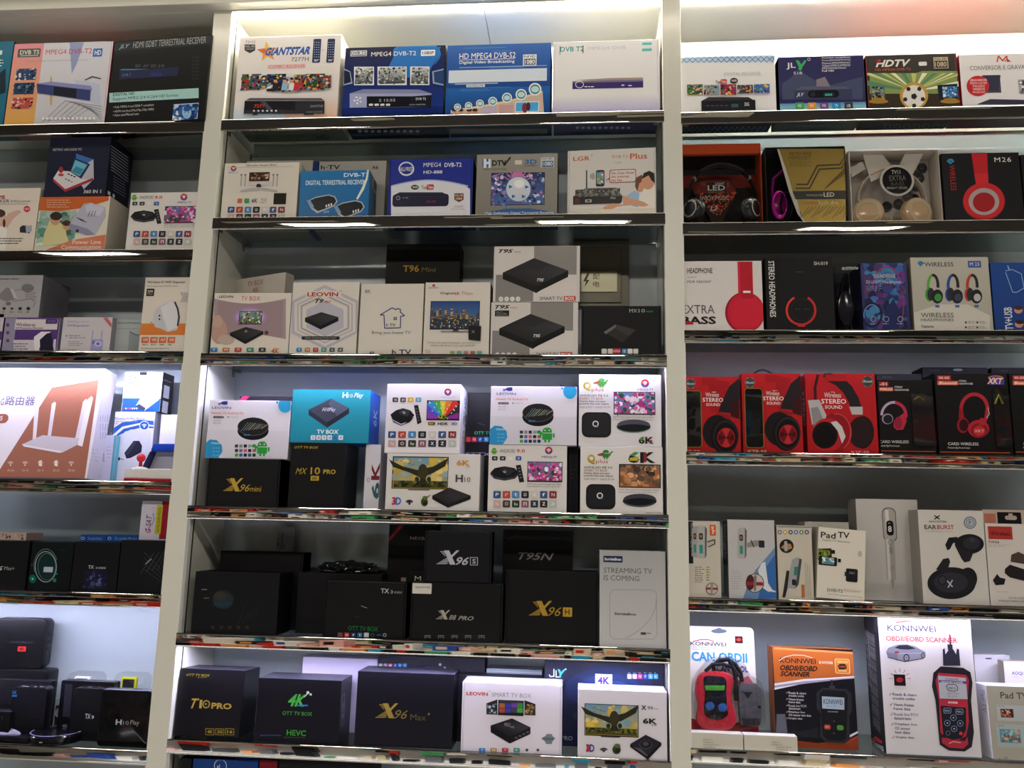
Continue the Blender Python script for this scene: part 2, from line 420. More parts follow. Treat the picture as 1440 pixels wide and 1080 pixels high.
# ------------------------------------------------------------------ the shelving: posts, panels, shelves, trims
BD = 0.185                                     # inner depth of the bays
XA = at(253, 540).x; XB = at(280.6, 540).x; XC = at(936.6, 540).x; XD = at(965, 540).x
BAYW = XC - XB
bays = {'L': (XA - BAYW, XA), 'C': (XB, XC), 'R': (XD, XD + BAYW)}
TRIM = {  # shelf: two picture points on the upper edge of its front trim
 'L1': ((0, 173.3), (287, 172.2)), 'L2': ((0, 351.9), (270, 350.8)), 'L3': ((0, 493.3), (258, 493.3)), 'L4': ((0, 675), (240, 676)), 'L5': ((0, 830.8), (227, 835)), 'L6': ((0, 1048), (206, 1055)),
 'C1': ((313, 169), (932, 154.4)), 'C2': ((302, 304.4), (934, 301)), 'C3': ((285.5, 496.7), (934.5, 498.8)), 'C4': ((270, 710.7), (938, 724)), 'C5': ((250, 889.4), (940.5, 913)), 'C6': ((237, 1040), (942.8, 1070)),
 'R1': ((960, 159.3), (1440, 147)), 'R2': ((961, 312.8), (1440, 309.3)), 'R3': ((963, 463), (1440, 465.5)), 'R4': ((965, 635.4), (1440, 639.9)), 'R5': ((968, 838.8), (1440, 853.5)), 'R6': ((973, 1051), (1440, 1072.5))}
TH = .0285
def sbox(name, x0, x1, y0, y1, z0, z1, m, bev=.001, parent=None, **kw):
    me = mesh_bm(bm_box(x0, x1, y0, y1, z0, z1, bev, 2)); o = link(name, me, parent, M[m] if isinstance(m, str) else m)
    if parent is None: o['kind'] = 'structure'
    for k, v in kw.items(): o[k] = v
    return o
ZTOP = at(150, 13, -.02).z
Zc = at(330, 16, 0).z                           # ceiling panel of the bays
for (x0, x1, nm) in ((XA, XB, 'trim_1'), (XC, XD, 'trim_2'), (XA - BAYW - (XB - XA), XA - BAYW, 'trim_3'), (XD + BAYW, XD + BAYW + (XD - XC), 'trim_4')):
    post = sbox(nm, x0, x1, 0, BD + .02, .1, Zc + .02, 'panel', .0015)
    for sx, xx in ((-1, x0), (1, x1)):
        sbox('slot_rail', xx - .0008 if sx > 0 else xx - .0012, xx + .0012 if sx > 0 else xx + .0008, .028, .032, .12, Zc - .005, M['dark'], 0, post)
XL0 = XA - BAYW; XR1 = XD + BAYW
sbox('wall_back', XL0 - .2, XR1 + .2, BD + .004, BD + .03, .1, Zc + .05, 'back', 0)
sbox('trim_10', XL0 - .2, XR1 + .2, BD - .001, BD + .004, at(330, 160, 0).z + .012, Zc - .0005, 'panel', 0)
sbox('wall_plinth', XL0 - .2, XR1 + .2, .02, BD, 0, .1, 'panel')
sbox('trim_5', XL0 - .2, XR1 + .2, -.03, .0, ZTOP, 2.9, 'panel', .002)     # fascia over the bays
# roof panels of the bays, butted with a fine joint
for nm, (x0, x1) in (('trim_6', bays['L']), ('trim_7', (XB, at(686, 30, .1).x - .0006)), ('trim_8', (at(686, 30, .1).x + .0006, XC)), ('trim_9', bays['R'])):
    sbox(nm, x0, x1, 0.0, BD + .004, Zc, Zc + .016, 'panel', .0004)
led_m = {}
def led_mat(power, tone):
    k = (power, tone)
    if k not in led_m: led_m[k] = mat('led_glow', 'fff', emit=(tone, power))
    return led_m[k]
LEDON = {'C3': 'strong', 'C5': 'strong', 'L3': 'bright', 'L5': 'bright', 'R3': 'mid', 'R5': 'soft'}
def led(x0, x1, z, power, tone, parent, y=.0065):
    o = link('led_strip', mesh_bm(bm_box(x0 + .01, x1 - .01, y - .003, y + .003, z - .002, z)), parent, led_mat(power, tone)); return o
LIGHT_STOP = {'C3': .0106, 'R3': .0078, 'C5': .0095, 'R5': .0095}
for k, ((xa, ya), (xb, yb)) in TRIM.items():
    x0, x1 = bays[k[0]]
    z = (at(xa, ya).z + at(xb, yb).z) / 2; Z[k] = z - .0015
    g = link('glass_shelf', mesh_bm(bm_box(x0 + .001, x1 - .001, .0045, BD, z - .0095, z - .0015, .0008)), None, M['glass'], kind='structure')
    b = bmesh.new(); n = 90                       # the folded front trim: face, lower lip
    prof = [(.0045, z), (.0004, z)]
    for j in range(11):
        t = -1 + 2 * j / 10; prof.append((-.0003 * (1 - t * t), z - .0006 - (t + 1) / 2 * (TH - .0012)))
    prof += [(.0004, z - TH), (.004, z - TH), (.004, z - TH + .002), (.0028, z - TH + .002), (.0028, z - .0016), (.0045, z - .0016)]
    e = .0012
    rows = [[b.verts.new((x0 - e * 2 + (x1 - x0 + 4 * e) * i / n, y - .0005, zz)) for y, zz in prof] for i in range(n + 1)]
    for i in range(n):
        for j in range(len(prof)): j2 = (j + 1) % len(prof); b.faces.new((rows[i][j], rows[i + 1][j], rows[i + 1][j2], rows[i][j2]))
    b.faces.new(rows[0]); b.faces.new(rows[-1][::-1]); bmesh.ops.recalc_face_normals(b, faces=b.faces)
    link('front_trim', smooth(mesh_bm(b)), g, M['mirror'])
    for xx, sx in ((x0, 1), (x1, -1)):            # clips that carry the glass
        for yy in (.03, BD - .022):
            cb = bm_box(min(xx, xx + sx * .02), max(xx, xx + sx * .02), yy, yy + .012, z - .0145, z - .0098, .001)
            bm_box(min(xx, xx + sx * .004), max(xx, xx + sx * .004), yy, yy + .012, z - .024, z - .0098, .0008, bm=cb)
            link('shelf_clip', mesh_bm(cb), g, M['steel'])
    if k in LEDON:
        link('spill_stop', mesh_bm(bm_box(x0 + .006, x1 - .006, .0029, .0135, z - TH + .0147, z - TH + .0165, .0003)), g, M['panel'])  # unseen block added above the strip to stop light spilling upward
        if k in LIGHT_STOP: link('light_stop', mesh_bm(bm_box(x0 + .006, x1 - .006, .0123, .0135, z - TH + LIGHT_STOP[k], z - TH + .0147)), g, M['panel'])  # unseen block added behind the strip, keeps light off the back wall
        led(x0, x1, z - TH + .0145, LED[LEDON[k]] * 4.2, 'dcdcff', g)
for kx in ('C', 'R'):
    x0, x1 = bays[kx]; o = led(x0, x1, Zc - .0002, LED['top'] * (4 if kx == 'C' else 5), 'fff8e8', None, .012); o['kind'] = 'structure'
# ------------------------------------------------------------------ the shop around the camera (seen in the polished trims)
RM = dict(floor=mat('floor_tile', 'd8d4ca', rough=.25, noise=.2, nscale=3), ceil=mat('dark_ceiling', '2c2a28', rough=.5, noise=.3, nscale=4), wall=mat('shop_wall', 'd0ccc4', rough=.6, noise=.1, nscale=3))
YO = -3.4
sbox('floor', -5, 5, YO, .25, -.05, 0, RM['floor'], 0)
sbox('ceiling', -5, 5, YO, .25, 2.9, 2.95, RM['ceil'], 0)
sbox('wall_opposite', -5, 5, YO - .05, YO, 0, 2.9, RM['wall'], 0)
sbox('wall_left', -5.05, -5, YO, .25, 0, 2.9, RM['wall'], 0)
sbox('wall_right', 5, 5.05, YO, .25, 0, 2.9, RM['wall'], 0)
lampm = mat('lamp_glow', 'fff', emit=('fff4e2', 9))
def ceil_lamp(x, y, wx, wy, label):
    r = root('ceiling_light', label, 'lamp', Matrix.Translation((x, y, 2.9)), 'recessed ceiling panels over the aisle')
    fr = bm_box(-wx / 2, wx / 2, -wy / 2, wy / 2, -.02, 0, .003); link('frame', mesh_bm(fr), r, M['panel'])
    link('diffuser', mesh_bm(bm_box(-wx / 2 + .02, wx / 2 - .02, -wy / 2 + .02, wy / 2 - .02, -.024, -.0202)), r, lampm)
    l = bpy.data.lights.new('panel_light', 'AREA'); l.shape = 'RECTANGLE'; l.size = wx - .05; l.size_y = wy - .05; l.energy = CEIL_LAMP_W; l.color = (1, .93, .82)
    lo = bpy.data.objects.new('panel_light', l); COL.objects.link(lo); lo.parent = r; lo.location = (0, 0, -.03)
for x, nm in ((-2.3, 'leftmost of the five'), (-1.15, 'second from the left of five'), (0.0, 'middle one of the five'), (1.15, 'fourth from the left of five'), (2.3, 'rightmost of the five')):
    ceil_lamp(x, -1.75, .42, .24, 'white recessed ceiling light, ' + nm + ' over the shop aisle')
# two fill strips, both added: one brightens the fascia, one lights carton undersides
r = root('fascia_fill', 'long white strip light added above the fascia to brighten it', 'lamp', Matrix.Translation((.2, -.16, 2.9)))
link('housing', mesh_bm(bm_box(-2.2, 2.6, -.03, .03, -.03, 0, .002)), r, M['panel']); link('diffuser', mesh_bm(bm_box(-2.19, 2.59, -.024, .024, -.034, -.0302)), r, mat('fascia_fill_glow', 'fff', emit=('fff4e0', 8)))
r = root('underside_fill', 'long glowing strip added low across the aisle to light carton undersides', 'lamp', Matrix.Translation((.2, -2.05, .30)))
link('housing', mesh_bm(bm_box(-2.5, 2.6, -.06, .06, 0, .02, .002)), r, M['panel']); link('diffuser', mesh_bm(bm_box(-2.48, 2.58, -.05, .05, .0202, .024)), r, mat('underside_fill_glow', 'fff', emit=('f4f6ff', 9)))
rc = random.Random(9); b = bmesh.new()
for i in range(110):
    x_ = rc.uniform(-4.5, 4.4); y_ = rc.choice([-.6, -1.1, -1.4, -2.1, -2.5, -3.0]) + rc.uniform(-.1, .1); bm_box(x_, x_ + rc.uniform(.1, .5), y_, y_ + rc.uniform(.02, .12), 2.885, 2.8995, 0, bm=b)
link('ceiling_strips', mesh_bm(b), None, mat('pale_ceiling_strip', 'b8b09c', rough=.5), kind='stuff', label='pale strips and fittings on the dark shop ceiling', category='ceiling')
rnd = random.Random(5)
b = bmesh.new(); cols = []
def addb(x0, x1, y0, y1, z0, z1, c):
    n0 = len(b.faces); bm_box(x0, x1, y0, y1, z0, z1, 0, bm=b); cols.extend([C(c)] * 6)
GP = ['f0eee8', 'e8e4dc', 'e8e6e0', '16161a', '1c1c20', '101014', '18181c', '202024', '4a4a4e', '141418', 'c03028', '3050a0', '30a0c8', 'e8a060', '40a060', 'd8c8b0', 'c8b890', 'e0a8a0', '6a6a70']
for lev in range(9):
    z = .75 + lev * .235; x = -4.8
    while x < 4.8:
        wv = rnd.uniform(.03, .15)
        if rnd.random() < .9:
            hh_ = rnd.uniform(.07, .21); dd_ = YO + .06 + rnd.uniform(.02, .19); addb(x, x + wv, YO + .02, dd_, z, z + hh_, rnd.choice(GP))
            for k_ in range(3): u_ = rnd.uniform(0, .6); v_ = rnd.uniform(0, .7); addb(x + wv * u_, x + wv * (u_ + .35), dd_, dd_ + .002, z + hh_ * v_, z + hh_ * (v_ + .25), rnd.choice(GP))
        x += wv + rnd.uniform(.004, .03)
x = -4.7
while x < 4.7:                                   # counter goods
    wv = rnd.uniform(.03, .14); hh_ = rnd.uniform(.03, .22); yy_ = -2.3 + rnd.uniform(-.12, .08); addb(x, x + wv, -2.62, yy_, .95, .95 + hh_, rnd.choice(GP)); addb(x, x + wv * .9, -2.2, -2.13, .9 - hh_ * 1.3, .96, rnd.choice(GP)); addb(x + .01, x + wv * .8, -2.2, -2.11, .45, .46 + hh_, rnd.choice(GP)); addb(x + wv * .15, x + wv * .6, yy_, yy_ + .002, .95 + hh_ * .3, .95 + hh_ * .8, rnd.choice(GP)); x += wv + .008
link('goods_display', mesh_bm(b, None), None, M['card'], kind='stuff', label='packed goods on the shelves across the aisle', category='goods')
paint(bpy.data.objects['goods_display'].data, cols)
for lev in range(9):
    sbox('trim_%d' % (12 + lev), -4.9, 4.9, YO, YO + .26, .735 + lev * .235, .75 + lev * .235, 'panel', 0)
sbox('counter_top', -4.8, 4.8, -2.8, -2.2, .9, .95, 'panel'); sbox('counter_base', -4.8, 4.8, -2.75, -2.25, 0, .9, RM['wall'])
# electrical cabinet let into the back panel, row 3 of the middle bay
em = mat('cabinet_paint', '6a6656', rough=.4, metal=.3, noise=.2, nscale=20)
p0 = at(806, 432, BD); p1 = at(884, 338, BD)
er = root('electrical_cabinet', 'brown grey metal electrical cabinet door at the back of the shelf', 'cabinet', Matrix.Translation((p0.x, BD - .0005, p0.z)))
W_ = p1.x - p0.x; H_ = p1.z - p0.z
b = bm_box(0, W_, -.008, .004, 0, H_, .001); link('frame', mesh_bm(b), er, em)
link('door', mesh_bm(bm_box(.012, W_ - .018, -.012, -.0082, .008, H_ - .022, .0012)), er, em)
CUR = Box(); CUR.M = Matrix.Translation((p0.x, BD - .0135, p0.z)); CUR.Mi = CUR.M.inverted(); CUR.w = W_; CUR.d = .01; CUR.h = H_; CUR.acc = {}; CUR.lev = {}; CUR.face = 'F'; CUR.m = 'shiny'; CUR.off = 0; CUR.root = None
q0 = L(817, 411); q1 = L(868, 381)
link('warning_plate', mesh_bm(bm_box(q0[0], q1[0], -.0150, -.0122, q0[1], q1[1], .0005)), er, mat('brushed_plate', '98947f', rough=.42, metal=1, bump=.0003, bscale=60))
CUR.root = er; CUR.off = .0150
P([(826, 384), (829, 385), (825, 394), (829, 394), (822, 404), (824, 396), (820, 396)], '2a2820'); T('配', 834, 385, 843, 393, '2a2820'); T('电', 834, 396, 843, 404, '2a2820'); ALL.append(CUR)
# ================================================================== row 1, left bay
bx('receiver_package', 'teal blue carton cut by the left frame edge on the top shelf', 'L1', -60, 11.5, 59, col='1f6f8c', side='174a60')
R(-30, 72, 3, 78, 'd8e8ee'); TL(-20, 84, 6, 3, 4, 'w'); P([(-20, 120), (8, 96), (8, 130), (-20, 140)], '0c2a3a')
bx('receiver_package', 'pink and yellow receiver box with a swirl picture on the top left shelf', 'L1', 13, 152.5, 60, col='d9d6dc', side='d06a80', style='mailer', lidcol='d2d0da', bot='b05a60')
FULL('e0909c', 'e6b052', 0, 1, 0, .30); 
P([(62, 58), (66, 80), (68, 105), (64, 130), (58, 152), (50, 176), (150, 176), (150, 58)], 'cfd0da')
P([(98, 60), (118, 60), (108, 90), (101, 104)], '8f9cc8'); E(72, 128, 2, 22, 'd8a468'); P([(104, 112), (140, 118), (142, 150), (120, 140)], 'bfc6de')
RR(25, 69, 57, 81, 2, '555a58'); T('DVB TS', 28, 71, 55, 77, 'd8d8d0', 1); R(29, 78, 54, 79.2, 'b8b8b0')
T('MPEG4 DVB-T2', 64, 70, 129, 77, 'cc3a5a', 1); RR(131, 68.5, 144, 80, 1, '2a70c0'); T('HD', 133, 71, 142, 77.5, 'w', 1)
T('Standard digital terrestrial broadcast receiver', 36, 85, 124, 88.5, '9a98a0')
PIC(23, 97, 51, 113, '28406a', ['203050', '8098c0', 'e0e0e8', '101828'], 16, 2); PIC(20, 117, 48, 133, '203a60', ['102038', '6090b8', '081018'], 16, 3); PIC(17, 138, 46, 153, 'c05048', ['e0b0a0', '401820', 'e8e0d8'], 16, 4)
LN([(120, 113), (130, 108), (142, 111)], 1.6, '3a3a50'); P([(52, 118), (72, 115), (128, 121), (130, 126), (128, 130)], '8a8ec0'); P([(52, 118), (128, 127), (127, 142), (53, 131)], '35407a'); P([(76, 122), (108, 125.5), (108, 138), (76, 134)], '14162a')
for i in range(6): LN([(60 + i * 9, 172 - i), (92 + i * 7, 142 + i * 2), (143, 150 + i * 4)], .5, '50506a')
for i in range(13): E(61 + i * 6, 167, 2.6, 2.6, 'r' if i == 6 else 'c8c8cc', 12); E(61 + i * 6, 167, 1.9, 1.9, 'f4f4f4', 10)
bx('receiver_package', 'black receiver box with a pale cyan band on the top left shelf', 'L1', 155, 292, 54, col='0c0d10', side='08090a', yaw=-4)
FULL('1b2630', '14202a', .88, .985); T('JLY', 167, 63, 182, 70, '9aa4a8', 1, 1); T('HDMI ISDBT TERRESTRIAL RECEIVER', 187, 59, 289, 68, 'a0a0a0', 1)
for i in range(4): T(['SD', 'AV', 'SD', 'Hi'][i], 190 + i * 11, 91, 198 + i * 11, 95, '555a60', 1)
P([(168, 99), (172, 97), (250, 97), (250, 99.5)], '3a7aa0'); R(168, 100, 250, 112, '1c2448'); E(220, 105, 9, 3, '26306a'); T('DVB-T', 172, 104, 184, 108, '6a78a0')
for i in range(7): T('HD SCAN', 270, 80 + i * 5, 280, 82.5 + i * 5, '3c4248')
P([(154, 131), (279.5, 124), (279.5, 138), (154, 144.5)], 'a8d4d4'); T('DIGITAL HD', 159, 131.5, 189, 135.5, '14202a', 1); T('Support MPEG 2/4 H.264 HD format', 158.5, 137.5, 250, 143, '14202a', 1)
T('• Fully MPEG-4 and ISDB-T compliant', 159, 149.5, 216, 153.5, 'd0d0cc'); T('• HDMI interface(576i,576p,720p,1080i)', 159, 155.5, 216, 159.5, 'd0d0cc'); T('• Auto scan/Manual scan', 159, 160.5, 195, 164, 'd0d0cc')
R(243.5, 147, 278.5, 169, 'c8dcf0'); PIC(244.5, 148, 277.5, 168, '1c4a90', ['3070c0', '10306a', '80b8e8', 'e8f0ff'], 22, 9, .25); E(263, 159, 6.5, 8, '9cc4ec'); E(263, 154, 5, 3, '2a5a9c'); E(260.5, 158, 1, .6, 'n'); E(265.5, 158, 1, .6, 'n'); R(261, 163, 265, 163.7, '5a80b8')

# ================================================================== row 1, middle bay
bx('receiver_package', 'white receiver box with a star logo and two printed remote controls', 'C1', 332.5, 477, 50.8, col='e9e4e2', side='e4e0d8', bot='8a8878', d=.105)
FULL('e9e4e2', 'b8d4ec', 0, .22, 0, .5); FULL('e9e4e2', 'e8b898', 0, .3, .5, 1)
T('T2+S2', 345, 57.5, 359, 61, '6a6468'); P([(344, 62.5), (359, 62.5), (359, 71), (351.5, 75), (344, 71)], '3c3a40'); T('FULL HD', 345, 64, 358, 67, 'c0c0c0', 1); R(346, 68.5, 357, 70, '908a88')
q = []
for i in range(10):
    rr = 15 if i % 2 == 0 else 6.5; a_ = math.radians(95 + 36 * i); q.append((376 + rr * math.cos(a_), 73 - rr * math.sin(a_)))
P(q, 'e8a050'); P([q[0], q[1], q[9]], 'f0c060'); P([q[2], q[3], q[1]], 'c86838'); P([(376, 73), q[1], q[2], q[3]], 'e0703a'); P([(376, 73), q[4], q[5]], 'f0b868')
T('GIANTSTAR', 373, 67.8, 435, 78.5, '1a3a8c', 2, 1); T('GIANTSTAR', 373.5, 67, 435.5, 77.5, '2a6ac0', 1, 1); T('7277H', 409.5, 81, 434, 86.5, '4a4448')
RR(376, 91.5, 430.5, 97, 2, 'f0c8c8'); T('COMBO RECEIVER', 378, 92, 429, 96.5, 'c84a50', 1)
for a_, b_ in ((440, 451), (460, 470.5)):
    RR(a_, 55, b_, 88.5, 2, '24345c')
    for j in range(7):
        for i in range(3): E(a_ + 2.5 + i * 3, 60 + j * 3.4, .8, .6, 'b8c0d8', 6)
    TL(a_ + 2, 84, b_ - 2, 2, 1.6, 'w', .7)
T('or', 453.5, 70, 456, 72, '888')
for i, (a_, c_, d_) in enumerate(((340, 105, 130), (352, 107, 128), (376, 105, 132), (398, 109, 133), (414, 106, 131), (431, 105, 130), (447, 107, 128))):
    PIC(a_, c_, a_ + 26 if i < 6 else 466, d_ - 3, ['5a4a40', '38506a', '182030', 'a8b8c8', 'b03a38', '2a4a30', '883830'][i], SPORT, 22, 30 + i, .14)
for i, x in enumerate((388, 401, 411, 418)): E(x, 114, 2.6, 3.2, 'd8a888', 10); E(x, 112, 2.7, 1.6, '2a1c18', 8); P([(x - 5, 128), (x - 3, 117.5), (x + 3, 117.5), (x + 5, 128)], ['20242c', '9ac0e0', 'e8e8e8', 'c83040'][i])
P([(346, 142.5), (352, 139), (452, 139), (457, 142.5)], '5c5c66'); P([(345, 143), (457, 143), (457, 161), (343.5, 161)], '2c2c34'); P([(345, 143.5), (416, 143.5), (416, 156), (344, 156)], '15151b'); P([(366, 143.5), (374, 143.5), (385, 156), (378, 156)], '4a4a54')
T('7277', 358, 148, 373, 152.5, 'e04030', 1); T('GIANTSTAR', 437, 149, 455, 152, 'a8a8b0'); T('COMBO RECEIVER', 431, 157.5, 454, 160, '90909a')
for i in range(6): E(358 + i * 6.2, 157, 1.5, 1.3, 'e8e4f0', 8)
R(356, 161, 363, 163, '2c2c34'); R(428, 161, 442, 163, '2c2c34')
face('B'); FULL; T('HDMI DIGITAL', 345, 190, 380, 196, '3c3a30'); T('HD', 447, 190, 465, 196, '1c3060', 1)
bx('receiver_package', 'navy receiver box with white framed pictures and a silver receiver', 'C1', 483, 624.5, 65.5, col='182a6a', side='101830', bot='1c2440', d=.1, m='gloss')
FULL('14183c', '1c3c90', 0, 1); E(586, 76, 34, 22, '1c62b8', c2='2490dc'); P([(560, 66), (620, 66), (600, 110), (540, 108)], '2878c8'); FULL('102a78', '0c1840', 0, .16)
RR(493, 71.5, 516, 79.5, 1, 'd8dce4'); T('DVB T2', 494, 72.5, 515, 76.5, 'n', 1); R(494, 77.5, 515, 78.6, 'n'); T('MPEG4 DVB-T2', 522, 73.5, 585, 79.5, 'w', 2)
RR(592, 70.5, 612, 79, 1.5, 'f0f2f6'); T('1080P', 594, 72.5, 610, 77, '283050', 1)
for i, (a_, b_) in enumerate(((498, 526), (531, 572), (577, 604))):
    P([(a_, 94), (b_, 94), (b_, 120), (a_, 120)], 'f0f4fa'); PIC(a_ + 1.6, 95.6, b_ - 1.6, 118.5, ('d0d4d8', '28303c'), ['60684c', '202830', 'b8c0b8', '485868', 'e8e8e0'], 34, 50 + i, .1)
P([(483, 97), (493, 101), (496, 118), (483, 121)], 'a0b0d0'); P([(484, 99), (492, 102), (494, 116), (484, 119)], '182038'); P([(608, 101), (624, 97), (624, 121), (609, 118)], 'a0b0d0'); P([(610, 102), (624, 99), (624, 119), (611, 116)], '284878')
P([(492, 132), (511, 126), (590, 126.5), (607, 132)], '8a90b8'); P([(492, 132), (607, 132), (606, 151), (492, 152)], 'a8b0d8'); P([(516, 136), (580, 136), (576, 151), (516, 151.5)], '10121c'); P([(580, 136), (607, 134), (606, 151), (574, 151)], '181a28')
for i in range(5): E(503.5 + 4.5 * math.cos(i * 1.257 + .5), 141.5 + 4.5 * math.sin(i * 1.257 + .5), 1.5, 1.4, 'fff', 10)
E(503.5, 141.5, 1.4, 1.3, 'fff', 8); T('2 12:52', 533, 140, 556, 143.5, 'd8e4f0'); ICO(519, 146.5, 6, 3, 8, 'e8e8e8 e8e8e8 e8e8e8 e8e8e8', 'k'); T('DVB T2', 585, 138, 599, 141.5, 'e0e4e8', 1); T('DIGITAL TERRESTRIAL', 576, 147, 599, 149, 'c0c4c8')
face('B')
for i in range(10): E(506 + i * 9, 184.5, 3, 2, 'd8e0f8', 10)
bx('receiver_package', 'blue digital video box with a rising row of white ringed dots', 'C1', 627.5, 774, 62, col='2a5ca8', side='24508c', bot='2a6498', d=.1, m='gloss', style='mailer', lidcol='2c62b4')
FULL('3468b8', '1e4a94', .35, 1); FULL('2a6ab8', '163c80', 0, .4)
rnd = random.Random(3)
for i in range(16): a_ = rnd.uniform(632, 700); y_ = rnd.uniform(66, 128); R(a_, y_, a_ + rnd.uniform(20, 65), y_ + .6, '5a98dc')
R(631, 99.5, 769, 117, 'dce8f6'); R(640, 118, 700, 119.2, 'c0d8f0'); R(646, 95, 769, 96, 'a0c0e8')  # wide pale band is LED glare painted into the print
T('HD MPEG4 DVB-S2', 646, 75.5, 725, 83.5, 'fff', 2); R(646, 84.4, 724, 85, 'fff'); T('Digital Video Broadcasting', 646, 86, 723.5, 91.5, 'f0f4fa', 1)
RR(735.5, 77, 754.5, 92.5, .5, 'e8ecf0'); T('Full HD', 737, 78, 753, 81.5, '3a4a60', 1); R(737, 83, 753, 91.5, '3a4a64'); T('1080', 738, 84, 752, 90.5, 'fff', 1)
P([(634, 155), (680, 148), (720, 140), (763, 128), (765, 160), (634, 160)], 'd8c0b0'); P([(634, 155), (680, 148), (720, 140), (763, 128), (763, 131), (720, 143), (680, 151), (634, 157)], 'e8d8b8')
for i, x in enumerate((639, 648, 660, 668)): E(x, 157, 4, 3.5, 'd8a080', 10); E(x, 155, 4, 2.2, '3a2018', 10)
R(678, 150, 698, 160, 'c8b8d0'); R(702, 148, 722, 160, 'd0a8a8'); R(724.5, 143.5, 758, 158, 'fff'); R(725.5, 144.5, 757, 157, '50b0e8'); E(738, 152, 4, 7, '803848'); E(743, 150, 3, 6, '502838')
for (x, y, r_) in ((643.5, 151, 5), (659, 149, 5.2), (675, 146, 5.6), (693, 143, 6.4), (713, 138, 7.2), (733, 133.5, 8), (752.5, 126, 9)): E(x, y, r_, r_, 'f4f6f8'); E(x, y, r_ * .76, r_ * .76, '4a8890'); E(x, y, r_ * .62, r_ * .5, 'c8ecf0')
RR(656, 119.5, 682, 123.5, 1, 'e0e8f0'); T('SATELLITE', 658, 120.3, 680, 122.8, '2a5ca8', 1)
face('B'); P([(632, 181), (770, 181), (770, 188), (632, 188)], 'c0a890'); P([(630, 196), (768, 193), (768, 202), (630, 205)], '5f97a8'); T('DVB S2', 675, 195.5, 722, 200.5, '10181c', 1); T('SATELLITE', 690, 201, 722, 203, '10181c')
bx('receiver_package', 'bright white receiver box with a dark slim receiver and lilac foot', 'C1', 777.5, 927.5, 57, col='efeef0', side='d8d8e4', bot='6a60a8', d=.1, style='mailer')
FULL('efeef0', 'b8b0e0', 0, .26)
T('DVB T2', 788, 66, 821, 73, '2a9a98', 1); R(787, 65, 788, 77, '5a7a80'); R(819, 64, 820.6, 75, '6a7a70'); T('MPEG4 DVB', 827, 66, 880, 70.5, 'd0d0dc', 1); R(903, 60, 916.5, 63.5, '5cc8c4'); R(903, 68.5, 916.5, 72, '5cc8c4')
P([(806, 113), (856, 110), (904, 109), (904, 116)], 'a89890'); R(805, 114.5, 904.5, 125.5, '3c3070'); R(805, 114.5, 904.5, 117, '7a7090'); G(815, 119, 6, 5, .9, 'f0f0f8'); E(876, 120, 2.4, 1, 'e0e0f0'); E(886, 120.5, 3, .9, 'e0e0f0'); TL(822, 121.5, 836, 1, 3, 'w')
face('B')
for i in range(10): E(812 + i * 8, 179.5, 2.6, 1.8, 'f4f4ff', 10)
T('DVB-T2 MPEG4', 856, 184, 905, 188, '8a80c0')

# ================================================================== row 1, right bay
bx('receiver_package', 'white receiver box with a blue lattice border beside the right post', 'R1', 950, 1091, 79, col='f0eff0', side='3c4a66', bot='22304c', d=.09)
R(960, 79.5, 1090, 88.5, 'cfe4f6')
for i in range(17): LN([(958 + i * 8, 80), (966 + i * 8, 88)], .9, '3a80c0'); LN([(966 + i * 8, 80), (958 + i * 8, 88)], .9, '3a80c0')
T('DIGITAL RECEIVER', 1018, 102.5, 1070, 107, 'c8ccd0', 1); T('You', 1006, 113, 1013, 118, '555', 1); RR(1013, 112, 1022, 118.5, 2, 'c83038'); T('Tube', 1014, 113.5, 1021, 117.2, 'w', 1); E(1032, 114, 5.5, 4, '303038'); T('WiFi', 1028.5, 112.5, 1035.5, 115.8, 'w', 1)
for i in range(5): PIC(966 + i * 23.5, 119.5 + (i % 2), 988 + i * 23.5, 134 - 2 * (i > 2), ['4a6a38', '90a0a8', 'a03048', '503858', '3a6ab0'][i], SPORT, 20, 70 + i, .15)
P([(986, 143), (996, 137.5), (1052, 137.5), (1062, 143)], '34343c'); R(986, 143, 1062, 157, '1c1c24'); RR(1028, 147, 1038, 152, 2, '3a5a60'); T('DG', 1047, 145, 1053, 150, 'e8e8e8', 1)
for i in range(5): R(993 + i * 6.5, 149, 997 + i * 6.5, 150.2, '50505c')
face('B'); 
for i in range(18): LN([(956 + i * 8, 178), (966 + i * 8, 187)], .9, '3f8fc8'); LN([(966 + i * 8, 178), (956 + i * 8, 187)], .9, '3f8fc8')
T('DG', 1010, 190.5, 1029, 196.5, 'c04a30', 1, 1)
bx('receiver_package', 'dark purple receiver box with five coloured icons on the top right shelf', 'R1', 1095.5, 1216.5, 79, col='2c2a60', side='28285c', bot='8a9890', d=.09, m='gloss', style='mailer', lidcol='302e68')
FULL('2c2a5e', '3a3c60', .3, 1); FULL('5a9cb8', 'a8d8e8', 0, .17); P([(1100, 118), (1125, 100), (1160, 122), (1213, 108), (1213, 140), (1100, 140)], '4a5270'); P([(1148, 112), (1160, 108), (1170, 126), (1148, 128)], '8a8088')
T('JL', 1106, 88.5, 1119, 98, 'e0e0e8', 1); P([(1119, 85), (1123, 85), (1127, 91), (1131, 85), (1134.5, 85), (1128, 95), (1127, 99), (1123, 99), (1123, 94)], '3cb060'); G(1137.5, 83.5, 2.2, 2.2, .6, 'd8d8e0'); T('S18', 1116, 101, 1128, 105, 'd0d0d8', 1)
for i, s_ in enumerate(('Formatos compativeis:', 'Fotos:JPEG/BMP/PNG', 'Musicas:WMA/MP3/AAC', 'Videos:MPEG1/MPEG2/', 'MPEG4/H264/DivX', 'Full HD')): T(s_, 1156, 80.5 + i * 3.6, 1196 if i < 4 else (1190 if i == 4 else 1173), 83.2 + i * 3.6, 'e8e8ee', 1)
